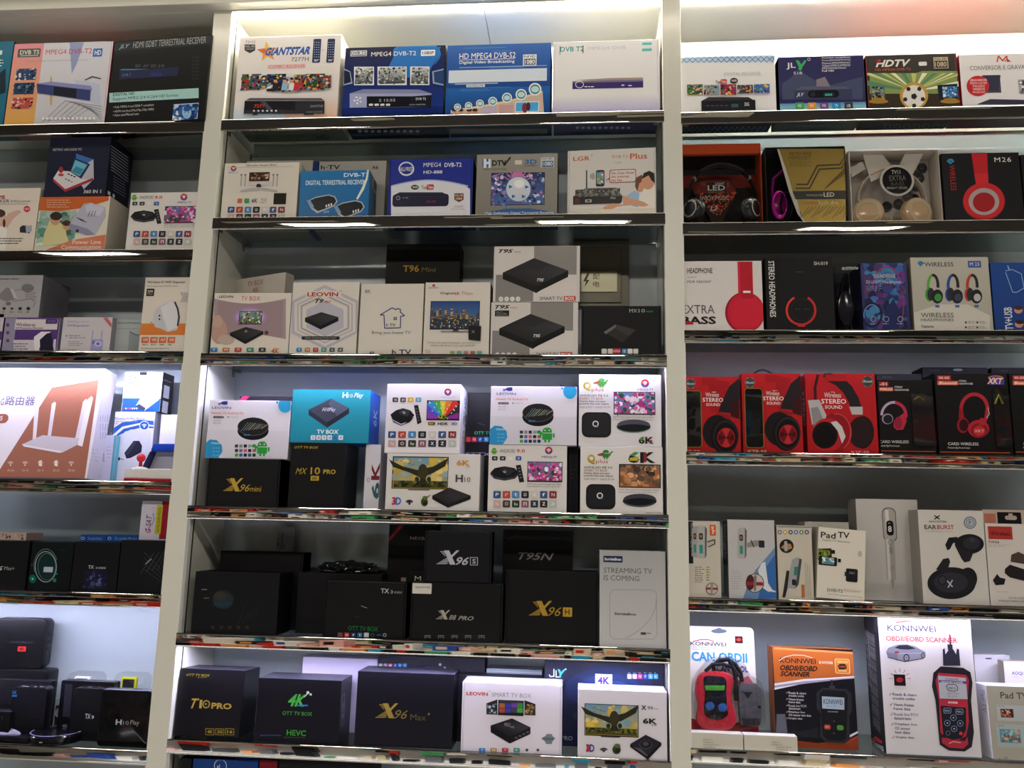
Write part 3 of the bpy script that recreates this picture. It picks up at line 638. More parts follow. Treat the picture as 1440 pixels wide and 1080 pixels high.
P([(1117, 127), (1128, 121.5), (1190, 122), (1198.5, 127)], '5a5f7c'); R(1117, 127, 1198.5, 141, '3c4260'); RR(1136, 127.5, 1180, 138, 6, '12131a'); E(1143, 133, 3.4, 3.4, '2c2e3c'); RR(1158, 130.5, 1173, 136, 2, '1c3a3c'); T('8888', 1160, 132, 1170, 135, '50d0c0', 1); T('JLY', 1120, 131, 1131, 137, 'e0e0e4', 1, 1)
ICO(1118.5, 144.5, 12, 9, 17.2, '48a860:HD e09838:EPG 7a4a90:PVR 2a90d0:TV 383c44:USB')
face('B'); T('JLY', 1103, 187.5, 1125, 194, '14181a', 1, 1); T('SET TOP BOX DVB-T2', 1118, 176.5, 1165, 179, 'dfe8ea'); P([(1158, 190), (1165, 187.5), (1200, 187.5), (1206, 190), (1206, 193.5), (1158, 193.5)], '2c3030')
bx('receiver_package', 'brown grey receiver box with a football on a sunburst and a red edge', 'R1', 1219.5, 1348, 76, col='3e3a38', side='b02830', bot='34363a', d=.09, right='b02830', m='gloss', style='mailer', lidcol='403c3a')
P([(1223, 103), (1288, 103), (1297, 100), (1346, 100), (1346, 148), (1223, 150)], '8aa060')
for i in range(15):
    a_ = math.radians(8 + i * 11.7)
    P([(1285, 128), (1285 + 75 * math.cos(a_ - .05), 128 - min(75 * math.sin(a_ - .05), 25)), (1285 + 75 * math.cos(a_ + .05), 128 - min(75 * math.sin(a_ + .05), 25))], ['f4f4d8', 'c8d078', '5a9070'][i % 3])
P([(1223, 132), (1346, 132), (1346, 150), (1223, 150)], '3a3024')
PIC(1225, 122, 1244, 141, '5a6a70', ['303c40', 'c0a050', '80a0a0', '201c18'], 18, 91); P([(1318, 120), (1346, 118), (1346, 138), (1320, 140)], '20242c'); PIC(1325, 122, 1346, 137, '3a80c8', ['90d0f0', '184078', 'f0f0f8'], 14, 92)
for y_, rx_ in ((143, 14), (141, 10)): E(1235, y_, rx_, 3, 'a8823c'); E(1336, y_, rx_, 3, 'a8823c')
E(1285, 135, 20, 19, 'c8a04a'); E(1285, 136, 16, 16, 'eceae4'); 
for i in range(5):
    a_ = i * 1.2566 - .3; E(1285 + 13 * math.cos(a_), 136 - 13 * math.sin(a_), 3.4, 3.4, '2c2c30', 5)
E(1285, 136, 4.6, 4.6, '2c2c30', 5)
T('HDTV', 1231, 85, 1281, 95, 'f0eeea', 2, 1); P([(1233, 85), (1239, 85), (1237, 89), (1232, 89)], 'b02830'); T('HD MPEG4 DVB-T2', 1230.5, 97, 1280.5, 100.5, 'd0783a', 1)
RR(1291.5, 87.5, 1303, 93, 1.6, 'f0f0ec'); RR(1312.5, 81, 1333, 97, .4, 'd0c0a0'); R(1313.5, 86, 1332, 96, '44403c'); T('FULL HD', 1314, 82, 1331, 85, '44403c', 1); T('1080', 1314.5, 87.5, 1331, 94.5, 'd8c8a8', 1)
face('B'); T('HD MPEG4 DVB-T2', 1243, 189, 1321, 195, '9a9a9c', 1, 1)
for i in range(7): E(1248 + i * 13.6, 177.5, 5, 3.4, 'b0b0b0', 14); E(1248 + i * 13.6, 177.5, 4.2, 2.8, '34363a', 14)
bx('receiver_package', 'white converter box with a red round badge and red letter logo', 'R1', 1351, 1485, 75, col='eceaec', side='b02830', bot='70202c', d=.09)
LN([(1402, 87), (1404, 79), (1410, 85.5), (1415.5, 79), (1417, 87)], 1.8, 'c84030'); P([(1412, 87), (1416, 82), (1422, 87), (1418, 87), (1415.5, 84.5), (1414, 87)], 'c84030')
T('CONVERSOR E GRAVADOR', 1364, 93, 1458, 99, '6a6668'); R(1382, 106, 1407, 131, '4c4a60'); P([(1382, 106), (1407, 106), (1404, 128), (1385, 128)], '383850')
E(1375, 121, 16, 14.5, 'c82c34'); 
for i, s_ in enumerate(('GRAVADOR', 'MEDIA PLAYER', 'IMAGENS', 'VIDEOS', 'MUSICAS')): T(s_, 1364 + (i > 1) * 4, 111.5 + i * 4.2, 1388 - (i > 1) * 3, 114.6 + i * 4.2, 'f4d8d8', 1)
P([(1373, 147), (1392, 139.5), (1460, 141), (1460, 147)], '343450'); PIC(1432, 112, 1460, 132, 'b8b8c0', ['50505a', 'e8e8e8', '888'], 20, 95)
face('B'); T('MX', 1403, 181, 1425, 186, 'c04048', 1); T('CONVERSOR E GRAVADOR', 1378, 190, 1450, 193, 'a8a0a8')

# ================================================================== row 2, left bay
bx('adapter_package', 'white carton printed with a pointing girl at the left frame edge', 'L2', -62, 51.5, 265, col='e0d6c8', side='c0b8aa', d=.05)
T('VPS', -14, 275, 7, 280, 'b02838', 2); T('MINI LINKER', -30, 281, 13, 285.5, '30306a', 1); T('HD WIFI & 3G Communication', 15, 281.5, 43, 284.5, '6a6460'); T('All Router Wifi, All in one Wireless Router', 0, 286, 40, 288.5, '8a8480')
P([(4, 312), (12, 300), (26, 295), (30, 298), (18, 308), (10, 321)], 'd8b0a0'); E(0, 308, 9, 11, 'd8b09c'); E(-2, 300, 10, 6, '4a3430'); P([(-16, 352), (-14, 322), (0, 318), (10, 322), (8, 352)], 'ece8e4'); E(6, 314, 2, 6, '4a3430')
E(38, 294, 4.6, 4.4, 'd02850'); T('NEW', 34.8, 292.5, 41.2, 295.5, 'f4d0d8', 1)
P([(28, 320), (32, 317), (43, 318), (42, 328), (28, 327)], '2c2a3c'); P([(36, 318), (45, 317), (45, 325), (37, 328)], 'a8a8b8'); TL(0, 335, 36, 3, 3.4, '5a5450')
B1 = bx('powerline_package', 'orange and white carton with a lavender adapter picture, under the navy carton', 'L2', 52, 151, 276.5, d=.10, col='d9d2c4', side='bab4a6')
P([(52, 274), (153, 276), (153, 282), (120, 292), (85, 297), (54, 296)], 'c8622c'); PIC(54, 297, 104, 345, ('90b8a8', '708a80'), ['5a9080', 'c8d8c8', '88a898', '405850', 'a8c8b8'], 26, 101, .2)
P([(62, 330), (70, 310), (78, 306), (92, 320), (96, 342), (60, 346)], 'd0c890'); E(78, 309, 7, 8, 'c89878'); E(79, 304, 8.5, 6, '30241e'); E(94, 318, 5.5, 6, 'c89878'); E(94, 314, 6, 4, '3c2a22')
P([(64, 352), (100, 338), (150, 330), (151, 354), (64, 354)], 'c8683c'); TL(66, 281, 102, 4, 3.2, 'dca888', 1.2)
P([(100, 312), (118, 287), (128, 285), (148, 292), (149, 304), (134, 330), (124, 331), (98, 322)], 'b4b4c8'); P([(120, 290), (128, 286), (147, 293), (140, 304), (122, 299)], 'cac8d8'); P([(98, 314), (124, 322), (134, 330), (122, 331), (98, 323)], '8a8aa4')
for i in range(3): LN([(108 + i * 3, 306 + i), (116 + i * 3, 311 + i)], .9, '3c3c50'); LN([(124 + i * 4, 305), (127 + i * 4, 297)], .9, '50506a')
R(107, 323, 111, 327, '20202c'); T('Power Line', 102, 338, 142, 343.5, 'e4d4c4', 1); T('Communication', 86, 345, 142, 350.8, 'e4d4c4', 1)
bx('arcade_package', 'navy carton showing a mini arcade machine, stacked on the orange carton', 'L2', 66, 152, 193, d=.10, col='191d36', side='141728', on=B1)
T('RETRO ARCADE PC', 74.5, 209, 115, 212.5, 'a8a8b0', 1)
P([(107, 216), (131, 224), (131.5, 232), (107, 224)], '3a6ab4'); P([(131.5, 224), (132, 252), (118, 266), (104, 242)], 'b8b8c4'); P([(105, 222), (127, 231), (114, 252), (98, 242)], '20305c'); P([(106, 225), (123, 232), (112, 248), (100, 241)], '6ab8d0'); P([(107, 234), (118, 238), (112, 246), (101, 241)], '3a88a8')
P([(75, 251), (82, 240), (98, 241), (115, 252), (129, 253), (92, 269)], 'd8d4d8'); P([(75, 251), (92, 266), (92, 270), (75, 255)], 'b03848'); P([(92, 266), (131, 250), (131, 254), (92, 270)], '9c3040'); E(86, 239, 3.2, 4.5, 'a03038'); E(86, 246, 4, 2, 'b04048')
for i, c_ in enumerate(('404050', '404050', '404050', '50b050', '5868b8', 'b8b030', '50b050')): E(97 + (i % 3) * 4 - (i > 2) * 4, 245 + (i % 3) * 1.8 + (i > 2) * 7, 1.8, 1.2, c_, 8)
T('360 IN 1', 117.5, 267, 142, 272, 'd0d0d4', 1)
face('R')
for i in range(9): LN([(156, 205 + i * 4.2), (180, 222 + i * 4.2)], .9, 'a8acb8')
for i in range(6): LN([(159, 247 + i * 4), (176, 257 + i * 4)], .7, '8a90a4')
R(151, 268, 155, 273, 'c8c8cc'); R(158, 272, 161, 277, 'c8c8cc')
bx('tv_box_package', 'white box with pink flower picture and app icons, beside the left post', 'L2', 180, 277, 270.5, col='dcd8d4', side='b4b0aa')
def meiq(x, y, k=1.0, kx=1.0, dot=1):           # android set-top artwork, 112 x 94 pattern
    def X(a): return x + a * kx
    def Y(a): return y + a * k
    ROBOT(X(10), Y(9), 4.6 * kx); T('ANDROID', X(18), Y(6), X(40), Y(11), '585860', 0, 0); T('9.0', X(42), Y(6), X(54), Y(11), 'c83a40', 1)
    LOGO2(X(88), Y(8), 5.4 * kx); T('MEIQ-IT', X(78), Y(15.5), X(100), Y(19), '50506a', 1)
    ICO(X(7), Y(16), 8 * kx, 6 * k, 11.3 * kx, '2a2a30:4G 2a2a30:64G e0dcd8:6K 2a5aa0:3D')
    E(X(25), Y(41), 21 * kx, 9.5 * k, '3a3a44', 8); E(X(25), Y(38.8), 20 * kx, 8.5 * k, '16161a', 8); P([(X(25), Y(30.5)), (X(40), Y(36)), (X(30), Y(44)), (X(18), Y(36))], '2c2c34'); T('Q', X(23), Y(36.5), X(27), Y(39.5), 'd8d8dc', 1)
    P([(X(41), Y(29)), (X(48), Y(28)), (X(53), Y(52)), (X(46), Y(53))], '1c1c20')
    for i in range(4): E(X(45.5 + i * .9), Y(33 + i * 4.4), 1.6 * kx, 1.2, '6a6a70', 8)
    R(X(57.5), Y(23.6), X(107.5), Y(52), '202024'); PIC(X(58.5), Y(24.6), X(106.5), Y(50.5), ('5a7ab0', '8a4870'), FLOW, 46, int(x), .16)
    T('(NOTE: When connect TV resolution give it 4k60hz', X(57), Y(54), X(106), Y(56.6), '6a6660'); T('please remember to use quick contrast 4k.)', X(57), Y(57.2), X(104), Y(59.6), '6a6660')
    ICO(X(9), Y(65), 10.6 * kx, 10 * k, 13.3 * kx, APPS1); ICO(X(9), Y(78), 10.6 * kx, 10 * k, 13.3 * kx, APPS2)
meiq(180, 270.5, .84, .895)

# ================================================================== row 2, middle bay
bx('tv_box_package', 'white smart box carton with speakers and small TV picture, leftmost of its shelf', 'C2', 313, 418.5, 229, col='dcd6ca', side='ccc6b8', d=.08)
T('Q6 plus Smart Box', 346, 231.3, 389, 234.6, '6a6664', 1); LOGO2(328.5, 237, 4); T('MEIQ-IT', 321, 242, 335, 244, '50506a', 1); R(321, 235.6, 412, 236.1, 'b0aaa0')
R(350.5, 242.5, 379, 255, '1c1814'); PIC(352, 243.6, 377.5, 253.5, '50302a', ['a87858', '2c1810', 'd8b898', '6a4038'], 16, 120, .25)
for x in (339.5, 345, 384.5, 390): R(x - .9, 245 + (x < 343 or x > 387) * 0, x + .9, 262, 'b0a8a8'); E(x, 246, 1.3, 1.2, '6a6468', 8)
R(348, 256.5, 382, 261, 'd0cac8'); E(364, 262, 3.6, 3.6, '2a2828'); P([(337, 268), (360, 263.5), (368, 263.5), (391, 268), (390, 270), (366, 267), (340, 270)], 'b8b4b4')
R(385, 272, 402.5, 287.5, '201c18'); ICO(334, 279.5, 6.6, 6.4, 10, 'd86048 3a9a60'); T('6K', 354, 279.5, 362, 285, '3c3a5a', 1); T('9.0', 367, 278.5, 375, 283, '9aa088'); TL(366, 284.5, 375, 1, 2, '9aa088', .8)
ICO(320.5, 291, 9.4, 8.4, 11.8, APPS1); ICO(320.5, 301.3, 9.4, 8.4, 11.8, APPS2)
bx('tv_box_package', 'white carton half hidden behind the smart box carton with speakers', 'C2', 343, 437, 226, s=.10, d=.06, col='cfcbc2', side='a8a49c')
T('h·TV', 352, 233, 380, 238.5, '2a2a3a', 1); T('A5', 419, 233, 427.5, 238, '3a3a3e', 1)
bx('tv_box_package', 'blue carton edge squeezed behind two white cartons', 'C2', 438.5, 444.5, 226.5, s=.10, d=.06, col='283c88')
T('TV BOX', 439.5, 245, 443, 280, 'c0c8e0', 0, 0, 1)
bx('tv_box_package', 'white home TV carton behind the bright blue receiver box', 'C2', 446, 541, 226.5, s=.095, d=.06, col='cfcbc2', side='a8a49c')
T('h·TV', 451, 232.5, 478, 238.5, '22222c', 1); T('A6', 523, 233, 532, 238, '3a3a3e', 1); face('F')
bx('receiver_package', 'bright blue terrestrial receiver box with two black plug receivers pictured', 'C2', 421.5, 519.5, 240.5, col='1c6ea8', side='1a5e98', d=.075, m='gloss', yaw=2, roll=1)
FULL('1f76b2', '1a64a0', 0, 1); T('DVB-T', 483.5, 243.5, 514, 249, 'e8f0f6', 1); T('DIGITAL TERRESTRIAL RECEIVER', 430, 254, 513.5, 260.5, 'd4e8f4', 1)
q = [(519 - 1.0 * t - 0.0 * t, 238 + t * 3.1) for t in range(0, 15)]
P([(516.5, 238), (519, 238), (517, 252), (512, 266), (503, 281), (501, 279.5), (509, 264), (514.5, 251)], 'e8ecd8')
for ox, oy in ((0, 0), (38, 8)):
    P([(432 + ox, 283 + oy), (444 + ox, 277 + oy), (462 + ox, 273.5 + oy), (471 + ox, 276 + oy), (475 + ox, 283 + oy), (470 + ox, 290 + oy), (456 + ox, 296 + oy), (446 + ox, 300 + oy), (438 + ox, 294 + oy)], 'a8b8c0')
    P([(434 + ox, 283 + oy), (444 + ox, 278.5 + oy), (462 + ox, 275 + oy), (470 + ox, 277.5 + oy), (473 + ox, 283 + oy), (469 + ox, 288.5 + oy), (456 + ox, 294 + oy), (447 + ox, 297 + oy), (440 + ox, 292 + oy)], '14161a')
    P([(431 + ox, 282 + oy), (436 + ox, 281 + oy), (442 + ox, 291 + oy), (439 + ox, 293 + oy)], '8098b8')
    for i in range(3): R(458 + ox + i * 3.5, 288 + oy - i, 460 + ox + i * 3.5, 291.5 + oy - i, 'e0e0e0')
T('OTT', 455, 297, 463, 300, 'd0e0e8', 0, 1)
face('R'); P([(524, 250), (528, 248), (532, 262), (531, 272), (527, 272), (524, 262)], 'b0c0c8'); P([(525, 252), (528, 250), (531, 262), (530, 270), (527.5, 270), (525, 262)], '1c2024'); T('DVB-T', 525, 276, 529, 298, '0c3c6a', 1, 0, -1)
bx('receiver_package', 'dark blue receiver box with a white ring logo and video site badge', 'C2', 546, 664.5, 223, col='24308a', side='1e2a78', d=.085, m='gloss', style='mailer', lidcol='263490', bot='20306a')
P([(550, 262)] + [(550 + i * 5.7, 262 - 9 * math.sin(math.radians(i * 9 + 5))) for i in range(0, 19)] + [(661, 266), (661, 306), (550, 306)], 'dcdee6')
P([(550, 262)] + [(550 + i * 5.7, 262 - 9 * math.sin(math.radians(i * 9 + 5)) - .5) for i in range(0, 20)] + [(550 + i * 5.7, 262 - 9 * math.sin(math.radians(i * 9 + 5)) + 1.2) for i in range(19, -1, -1)], 'a8b0d8')
G(571.5, 237.5, 11, 10, 2, 'd8dcec', 20, 200); G(571.5, 237.5, 11, 10, 2.4, 'd8dcec', 205, 380); T('ALLPRESS', 562, 235, 581.5, 241, 'd0d4e4', 1, 1)
T('MPEG4', 595.5, 229, 620, 235, 'dfe2ec', 1); T('DVB-T2', 625, 229, 649, 235, 'dfe2ec', 1); T('HD-888', 595.5, 240, 622, 244.5, 'dfe2ec', 1)
E(583.5, 263.5, 5.6, 3.4, '202024'); T('WiFi', 579.5, 262, 587.5, 265, 'w', 1); T('You', 592.5, 260.5, 599.5, 266.5, '4a4448', 1); RR(600, 259.5, 610, 267, 2, 'b83038'); T('Tube', 601, 261, 609, 265.5, 'f0e0e0', 1)
P([(553, 275), (562, 270.5), (622, 270.5), (631, 275)], '2c2c44'); RR(552, 273.5, 631, 291, 5, '22223c'); R(552.6, 277, 630, 277.5, '34344c'); G(560, 278.5, 2.8, 2.8, .6, 'b0b0c0'); T('JLY 888', 566, 277.5, 574, 280, '9090a8'); T('88:88', 600, 282, 613, 285.5, '802838', 1)
P([(639, 272), (652, 272), (652, 281), (645.5, 284.5), (639, 281)], '6a4038'); T('FULL HD', 640, 273.5, 651, 276.5, 'e8d8b8', 1); T('1080', 641, 278, 650, 281, 'e8d8b8', 1); T('DOLBY', 639, 289, 652, 292, 'b0a080', 1); T('DIGITAL', 635, 293, 654, 295.5, 'b0a080')
face('B'); P([(549, 326), (668, 324), (668, 334), (549, 337)], 'a8aeb4'); G(606, 329, 10, 4, 1, '30303c')
bx('receiver_package', 'silver grey receiver box with a large football bursting from a TV', 'C2', 669.5, 784, 216.5, col='8c8982', side='7c7972', d=.085, m='gloss', style='mailer', lidcol='928e86', bot='22566a')
FULL('98948c', '807c72', 0, 1); R(678.5, 223.5, 690, 235, '2c62a8'); P([(680, 223.5), (684, 223.5), (684, 227.5), (687, 227.5), (687, 223.5), (690, 223.5), (690, 236), (687, 236), (687, 231), (684, 231), (684, 236), (680, 236)], 'dfe6ec')
T('DTV', 692, 225.5, 712, 233.5, '1c1c1e', 2); LN([(706, 226), (709.5, 232.5), (717.5, 221.5)], 2.2, '1c1c1e'); T('HIGH DEFINITION', 680, 237, 712, 239.7, '4a4844')
RR(724, 225.5, 734, 231.5, 1.5, 'd4d0b8'); T('3D', 738, 224.5, 755, 231, '2a70a8', 2); T('COMBO', 737, 232, 755, 234.5, '2c3c50', 1); R(760.5, 221.5, 779, 235.5, 'cdd2d6'); T('Full HD', 762, 222, 777, 224.8, '4a5a6c', 1); R(762, 226.5, 778, 235, '30588c'); T('1080', 763, 227.5, 777, 233.5, 'e4e8ec', 1)
R(690.5, 243.5, 766, 289, '15162a'); PIC(691.5, 244.5, 765, 288, ('2c3068', '506aa8'), ['5a6ab0', '8a90c8', '28305a', 'c0c0e0', 'b870a0', '3c7ab8', 'e0e0f0'], 90, 131, .07)
for i in range(9):
    a_ = math.radians(35 + i * 14); LN([(729 + 14 * math.cos(a_), 262 - 14 * math.sin(a_)), (729 + 24 * math.cos(a_), 262 - 24 * math.sin(a_))], 1.2, 'd080b8')
E(728, 248, 9, 6, 'c878b0'); E(729, 266.5, 18, 18, 'c4ccd8', 30, 'd8dee6')
for i in range(5):
    a_ = i * 1.2566 + .3; E(729 + 12 * math.cos(a_), 267 - 12 * math.sin(a_), 3.6, 3.2, '2c64a8', 3)
G(729, 266.5, 18, 18, 1, '5a88b8'); E(730, 259, 7, 6, 'eef0f2')
R(711, 289, 713, 296, '4a80b8'); P([(676, 304), (690, 298), (712, 294), (745, 293.5), (770, 297), (781, 301), (781, 306), (676, 306)], '2a5a98'); T('High Definition Digital Terrestrial Receiver', 682, 298.5, 779, 303, 'c8d8e4', 1)
face('B'); T('SET TOP BOX DVB-T2', 680, 330, 777, 334.5, 'c8d4d4', 1)
bx('receiver_package', 'white receiver box with a couple lying down and orange lettering', 'C2', 798, 922.5, 209.5, col='d0cdc8', side='b8b5b0', d=.085, yaw=-3, m='gloss', style='mailer', lidcol='d2cfca', bot='8a9490')
T('LGR', 806, 220.5, 829.5, 226.5, 'c8602c', 1); T('®', 831, 217.5, 833.5, 219.5, '5a5a5a'); T('DVB T2', 861, 218.5, 882.5, 222.5, 'c8704c'); T('Plus', 886, 216, 910, 224, 'cc6030', 1); T('T1680', 862, 227.5, 874, 230.5, 'b0a098')
R(824, 239.5, 825.8, 265, '34343a'); 
for i in range(3): G(828, 248, 3 + i * 2.4, 4 + i * 2, .9, '44444c', -40, 40, 8)
RR(838, 239.5, 850, 262.5, 2.5, '24242c'); PIC(839.2, 242, 848.8, 259, '5aa0b0', ['f0c060', 'e04040', '4060b0', '60b060', 'f0f0f0'], 18, 141, .12)
RR(857, 239, 894.5, 257.5, 3, 'b04040'); RR(858, 240, 893.5, 256.5, 3, 'd6d3ce'); P([(858, 249), (851, 254.5), (858, 252)], 'b04040')
for i, s_ in enumerate(('No Data Sheet', 'No Internet', 'No Fee')): T(s_, 860, 242 + i * 5, [892, 885, 875][i], 245.6 + i * 5, 'b83c3c', 1)
P([(806, 276.5), (823, 265), (866, 264), (875.5, 276)], '5a5a58'); P([(806, 276.5), (875.5, 276), (874, 286), (806, 288)], '1e1c1e'); PIC(809, 267, 872, 275.5, '4c4c4a', ['74746e', '34343a', '8a8a80'], 40, 142, .25)
R(808, 279, 815, 287, '5a2820'); R(823, 281, 832, 285, 'b8b8b0'); R(825, 282, 830, 284, '1e1c1e'); T('Plus', 858, 277, 866, 280.5, 'a8a8a0', 1, 1)
P([(856, 296), (874, 285), (884, 272), (897, 262), (921, 270), (921, 300), (856, 302)], 'd8dce2'); P([(880, 276), (892, 268), (899, 272), (897, 292), (882, 288)], '9cb8d8'); P([(901, 272), (914, 262), (921, 260), (921, 296), (900, 296)], 'e4e0d4')
P([(848, 292), (862, 286), (876, 288), (876, 275), (890, 280), (905, 284), (913, 289), (905, 291), (886, 289), (868, 291), (852, 299)], 'd09878')
E(900, 262, 6, 9, 'd0987a'); P([(893, 262), (895, 250), (903, 246), (905, 254), (899, 258), (896, 270)], '6a4430'); E(911, 256, 9, 11, 'd0987a'); P([(903, 252), (905, 244), (913, 240.5), (920, 244), (921, 258), (916, 254), (912, 247)], '241c1a'); R(806, 296, 921, 304, 'd8d0c0')
face('B'); T('LGR', 817, 327, 840, 332, '3c4440', 1); T('Plus', 880, 326, 900, 331, '7a8480')
# ================================================================== row 3, left bay
B1 = bx('router_package', 'white router carton with a purple band and lilac side, at the left frame edge', 'L3', 5, 82, 447, col='cfc8cc', side='8c88a4')
FULL('5a3a80', '4a3070', 0, 1); R(5, 446, 21, 496, '8f8ba8'); R(21.5, 449, 81, 463.5, 'd4ccd0'); P([(19, 478), (56, 478), (50, 492), (52, 496), (18, 496)], 'ccc4cc'); P([(76, 477), (79, 477), (78, 496), (73, 496)], 'ccc4cc')
for y in (457, 468, 479): E(11, y, 2.6, 2.6, '70405c', 10)
T('Wireless-ac', 22.5, 454, 50, 459, '4a3050', 1); T('AP/Repeater/Router', 21.5, 460, 61, 463.3, '4a3050', 1); RR(64.5, 449, 81, 455.5, 1, '48306c'); T('AC750', 67, 450.5, 78, 453.5, '8a78a8'); TL(18, 483, 42, 3, 3.6, '5a4a58')
P([(48, 474), (58, 466.5), (72, 466.5), (60, 476), (55, 492), (57, 496), (50, 496), (48, 488)], 'e4e0e8'); P([(56, 478), (66, 469), (72, 468), (76, 496), (57, 496)], '1e1a34')
bx('router_package', 'white carton edge with purple stripe cut by the left frame edge', 'L3', -60, 3, 441, col='c4bcc4', side='5a3a78', right='5a3a78')
TL(-40, 450, -4, 4, 6, '5a4a68'); P([(-60, 470), (3, 466), (3, 478), (-60, 480)], '50306c')
bx('router_package', 'pale repeater carton with blue lettering and a red corner ribbon', 'L3', 86.5, 156, 446, col='c8c2c8', side='8c8890')
T('300Mbps Wi-Fi', 94, 451, 125, 454.6, '9a9cb0', 1); T('AP/Repeater', 94, 456.5, 126, 460, '6a7cb8', 1); P([(145, 447), (151, 447), (157, 455), (156.5, 461)], 'c06068')
P([(92, 472), (95, 471), (94, 474)], '6a6478'); TL(97, 471.5, 122, 2, 3, '8a8898'); TL(96, 480, 118, 3, 2.6, '9a96a8'); TL(96, 491, 114, 1, 2, '9a96a8')
R(129, 465, 131, 480, 'a4a4c8'); R(142, 465, 144, 480, 'a4a4c8'); RR(127.5, 477, 144.5, 495, 3, '9c9ccc'); E(138, 483.5, 5, 4, 'c4c4e0', 12); E(138, 483.5, 2.6, 2.2, '6a6ab0', 10); RR(130, 479, 133, 484, 1, '7474b0')
bx('router_package', 'grey white mini repeater carton between two repeater cartons', 'L3', 158.5, 200, 449.5, s=.03, col='a8aeb0', side='80868a')
T('Wireless-N Mini Repeater', 165, 452.8, 199, 456, '3c4040', 1); R(164, 462, 195, 462.4, '6a7070'); P([(182, 466), (199, 472), (199, 496), (180, 496)], '8c9498'); LN([(183, 466), (190, 471), (199, 471)], .8, '3a4044')
B2 = bx('adapter_package', 'white adapter carton with grey sketches lying on the purple banded carton', 'L3', -50, 57.5, 387, on=B1, col='a4a2a6', side='66646a', d=.105)  # darker side grey is its shade put into the colour
B2.topz += 0
T('Wi-Fi Range Extender Adapter', -20, 391, 27, 394, '3c3c40', 1); P([(-6, 418), (10, 404), (18, 408), (24, 421), (8, 424)], '7e7c82'); P([(14, 406), (19, 407), (25, 420), (20, 420)], 'b8b6ba'); E(39, 405, 9, 6, '74727a', 12); LN([(20, 408), (46, 406)], .7, '6a6870'); LN([(18, 424), (44, 420), (50, 426), (46, 432)], .8, '74727a'); TL(36, 411, 52, 4, 3, '7e7c84')
for i, x in enumerate((6, 17, 28.5, 40)): E(x, 434, 3, 2.6, '2c2c32', [4, 3, 5, 6][i]); TL(x - 3, 438.5, x + 3, 1, 2, '5a5a60', .9)
E(12, 427, 4, 2.6, '6e6c74', 8)
face('R')
for i in range(7): LN([(66 + i * 3.6, 408 + i), (64 + i * 3.6, 436)], .5, '56545c')
bx('repeater_package', 'tall white repeater carton with an orange band beside the left post', 'L3', 199.5, 266, 390, col='dbd3c8', side='a8a298', roll=0)
T('Wireless-N WiFi Repeater', 207, 395, 261, 399.5, '5a5450', 1); T('More range to every WLAN network', 207, 401.5, 251, 404, '4a4440', 1)
RR(206, 406, 217, 416.5, .8, '242420'); T('300', 207.5, 408, 215, 411.5, 'd0d0c8', 1); T('Mbps', 207.5, 412.5, 215, 415, 'b8b8b0')
for i in range(3): P([(253 + i * 4, 411), (256 + i * 4, 411), (261 + i * 4, 418), (256 + i * 4, 425), (253 + i * 4, 425), (257 + i * 4, 418)], 'b8b0b0')
R(196, 455, 265, 471, 'd47c34'); P([(220, 434), (226, 430), (238, 424), (245, 423), (250, 436), (253, 452), (249, 464), (236, 467), (226, 462), (218, 460), (215, 450), (217, 440)], 'c4c4cc'); P([(226, 432), (240, 424), (246, 424), (250, 440), (249, 460), (236, 466), (230, 448)], 'd8d8de')
LN([(246, 425), (250, 434), (252, 446), (250, 458)], 2.6, '3a3a44'); E(224.5, 444, 1.3, 1.5, '34343c', 8); E(224.5, 449, 1.3, 1.5, '34343c', 8); R(212, 453, 214, 454, '2a2a2a')
for i in range(4): RR(199 + i * 12.3, 474, 209.5 + i * 12.3, 482.5, 1, 'cc6a3a'); T(['WPS', 'WiFi', 'AP', '300'][i], 201 + i * 12.3, 476, 208 + i * 12.3, 480, 'f0d0b8', 1); TL(200 + i * 12.3, 484.5, 209 + i * 12.3, 1, 2, '4a4440', 1)
TL(199, 489.5, 240, 1, 2, '8a8480', .8)

# ================================================================== row 3, middle bay
bx('tv_box_package', 'white carton turned cornerwise behind the curved screen carton', 'C3', 323, 397, 389, s=.145, d=.03, yaw=-22, col='cfc8be', side='bdb6ac')
T('TV BOX', 348, 396, 370, 403, 'a85a50'); T('4K', 355, 405, 364, 412, 'a85a50'); face('R'); T('4K', 415, 388, 428, 396, 'a04a40')
bx('tv_box_package', 'white box with a curved mauve screen picture, leftmost of the row of white cartons', 'C3', 298.5, 407.5, 412, col='dad2c8', side='c0b8ae', d=.06)
T('LEOVIN', 308, 415.5, 328, 419, '2a2428', 1); T('TV BOX', 339, 416.5, 366, 423, 'c0604c')
q = [(300 + i * 10.2, 420 + 7 * math.sin(math.pi * i / 10)) for i in range(11)]; q2 = [(402 - i * 10.2, 477 - 7 * math.sin(math.pi * i / 10)) for i in range(11)]
P(q + q2, 'a49098'); P([(306, 424)] + q[1:10] + [(398, 424), (397, 474)] + q2[1:10] + [(305, 474)], '9c868c'); E(308, 466, 12, 18, 'b89488'); E(306, 452, 7, 9, 'c0a090'); E(318, 478, 12, 7, 'bca89c')
E(352, 446, 24, 14, 'a888b0'); E(352, 446, 20, 11, 'c0a0d0'); R(336, 437.5, 368.5, 456.5, '1c2024'); PIC(337, 438.5, 367.5, 455.5, ('8098a8', '3a6a30'), ['d07030', '3a8a38', '203028', 'c8c8b8', '506880', 'f0e8d0'], 40, 151, .12)
SLAB(((323.5, 468), (346, 460), (370.5, 466), (345, 480)), 4, '202022', '141416', '0e0e10'); T('X', 344, 464.5, 348, 467.5, 'b0b0b0', 1); E(375, 468, 3, 3, '5a4044', 8)
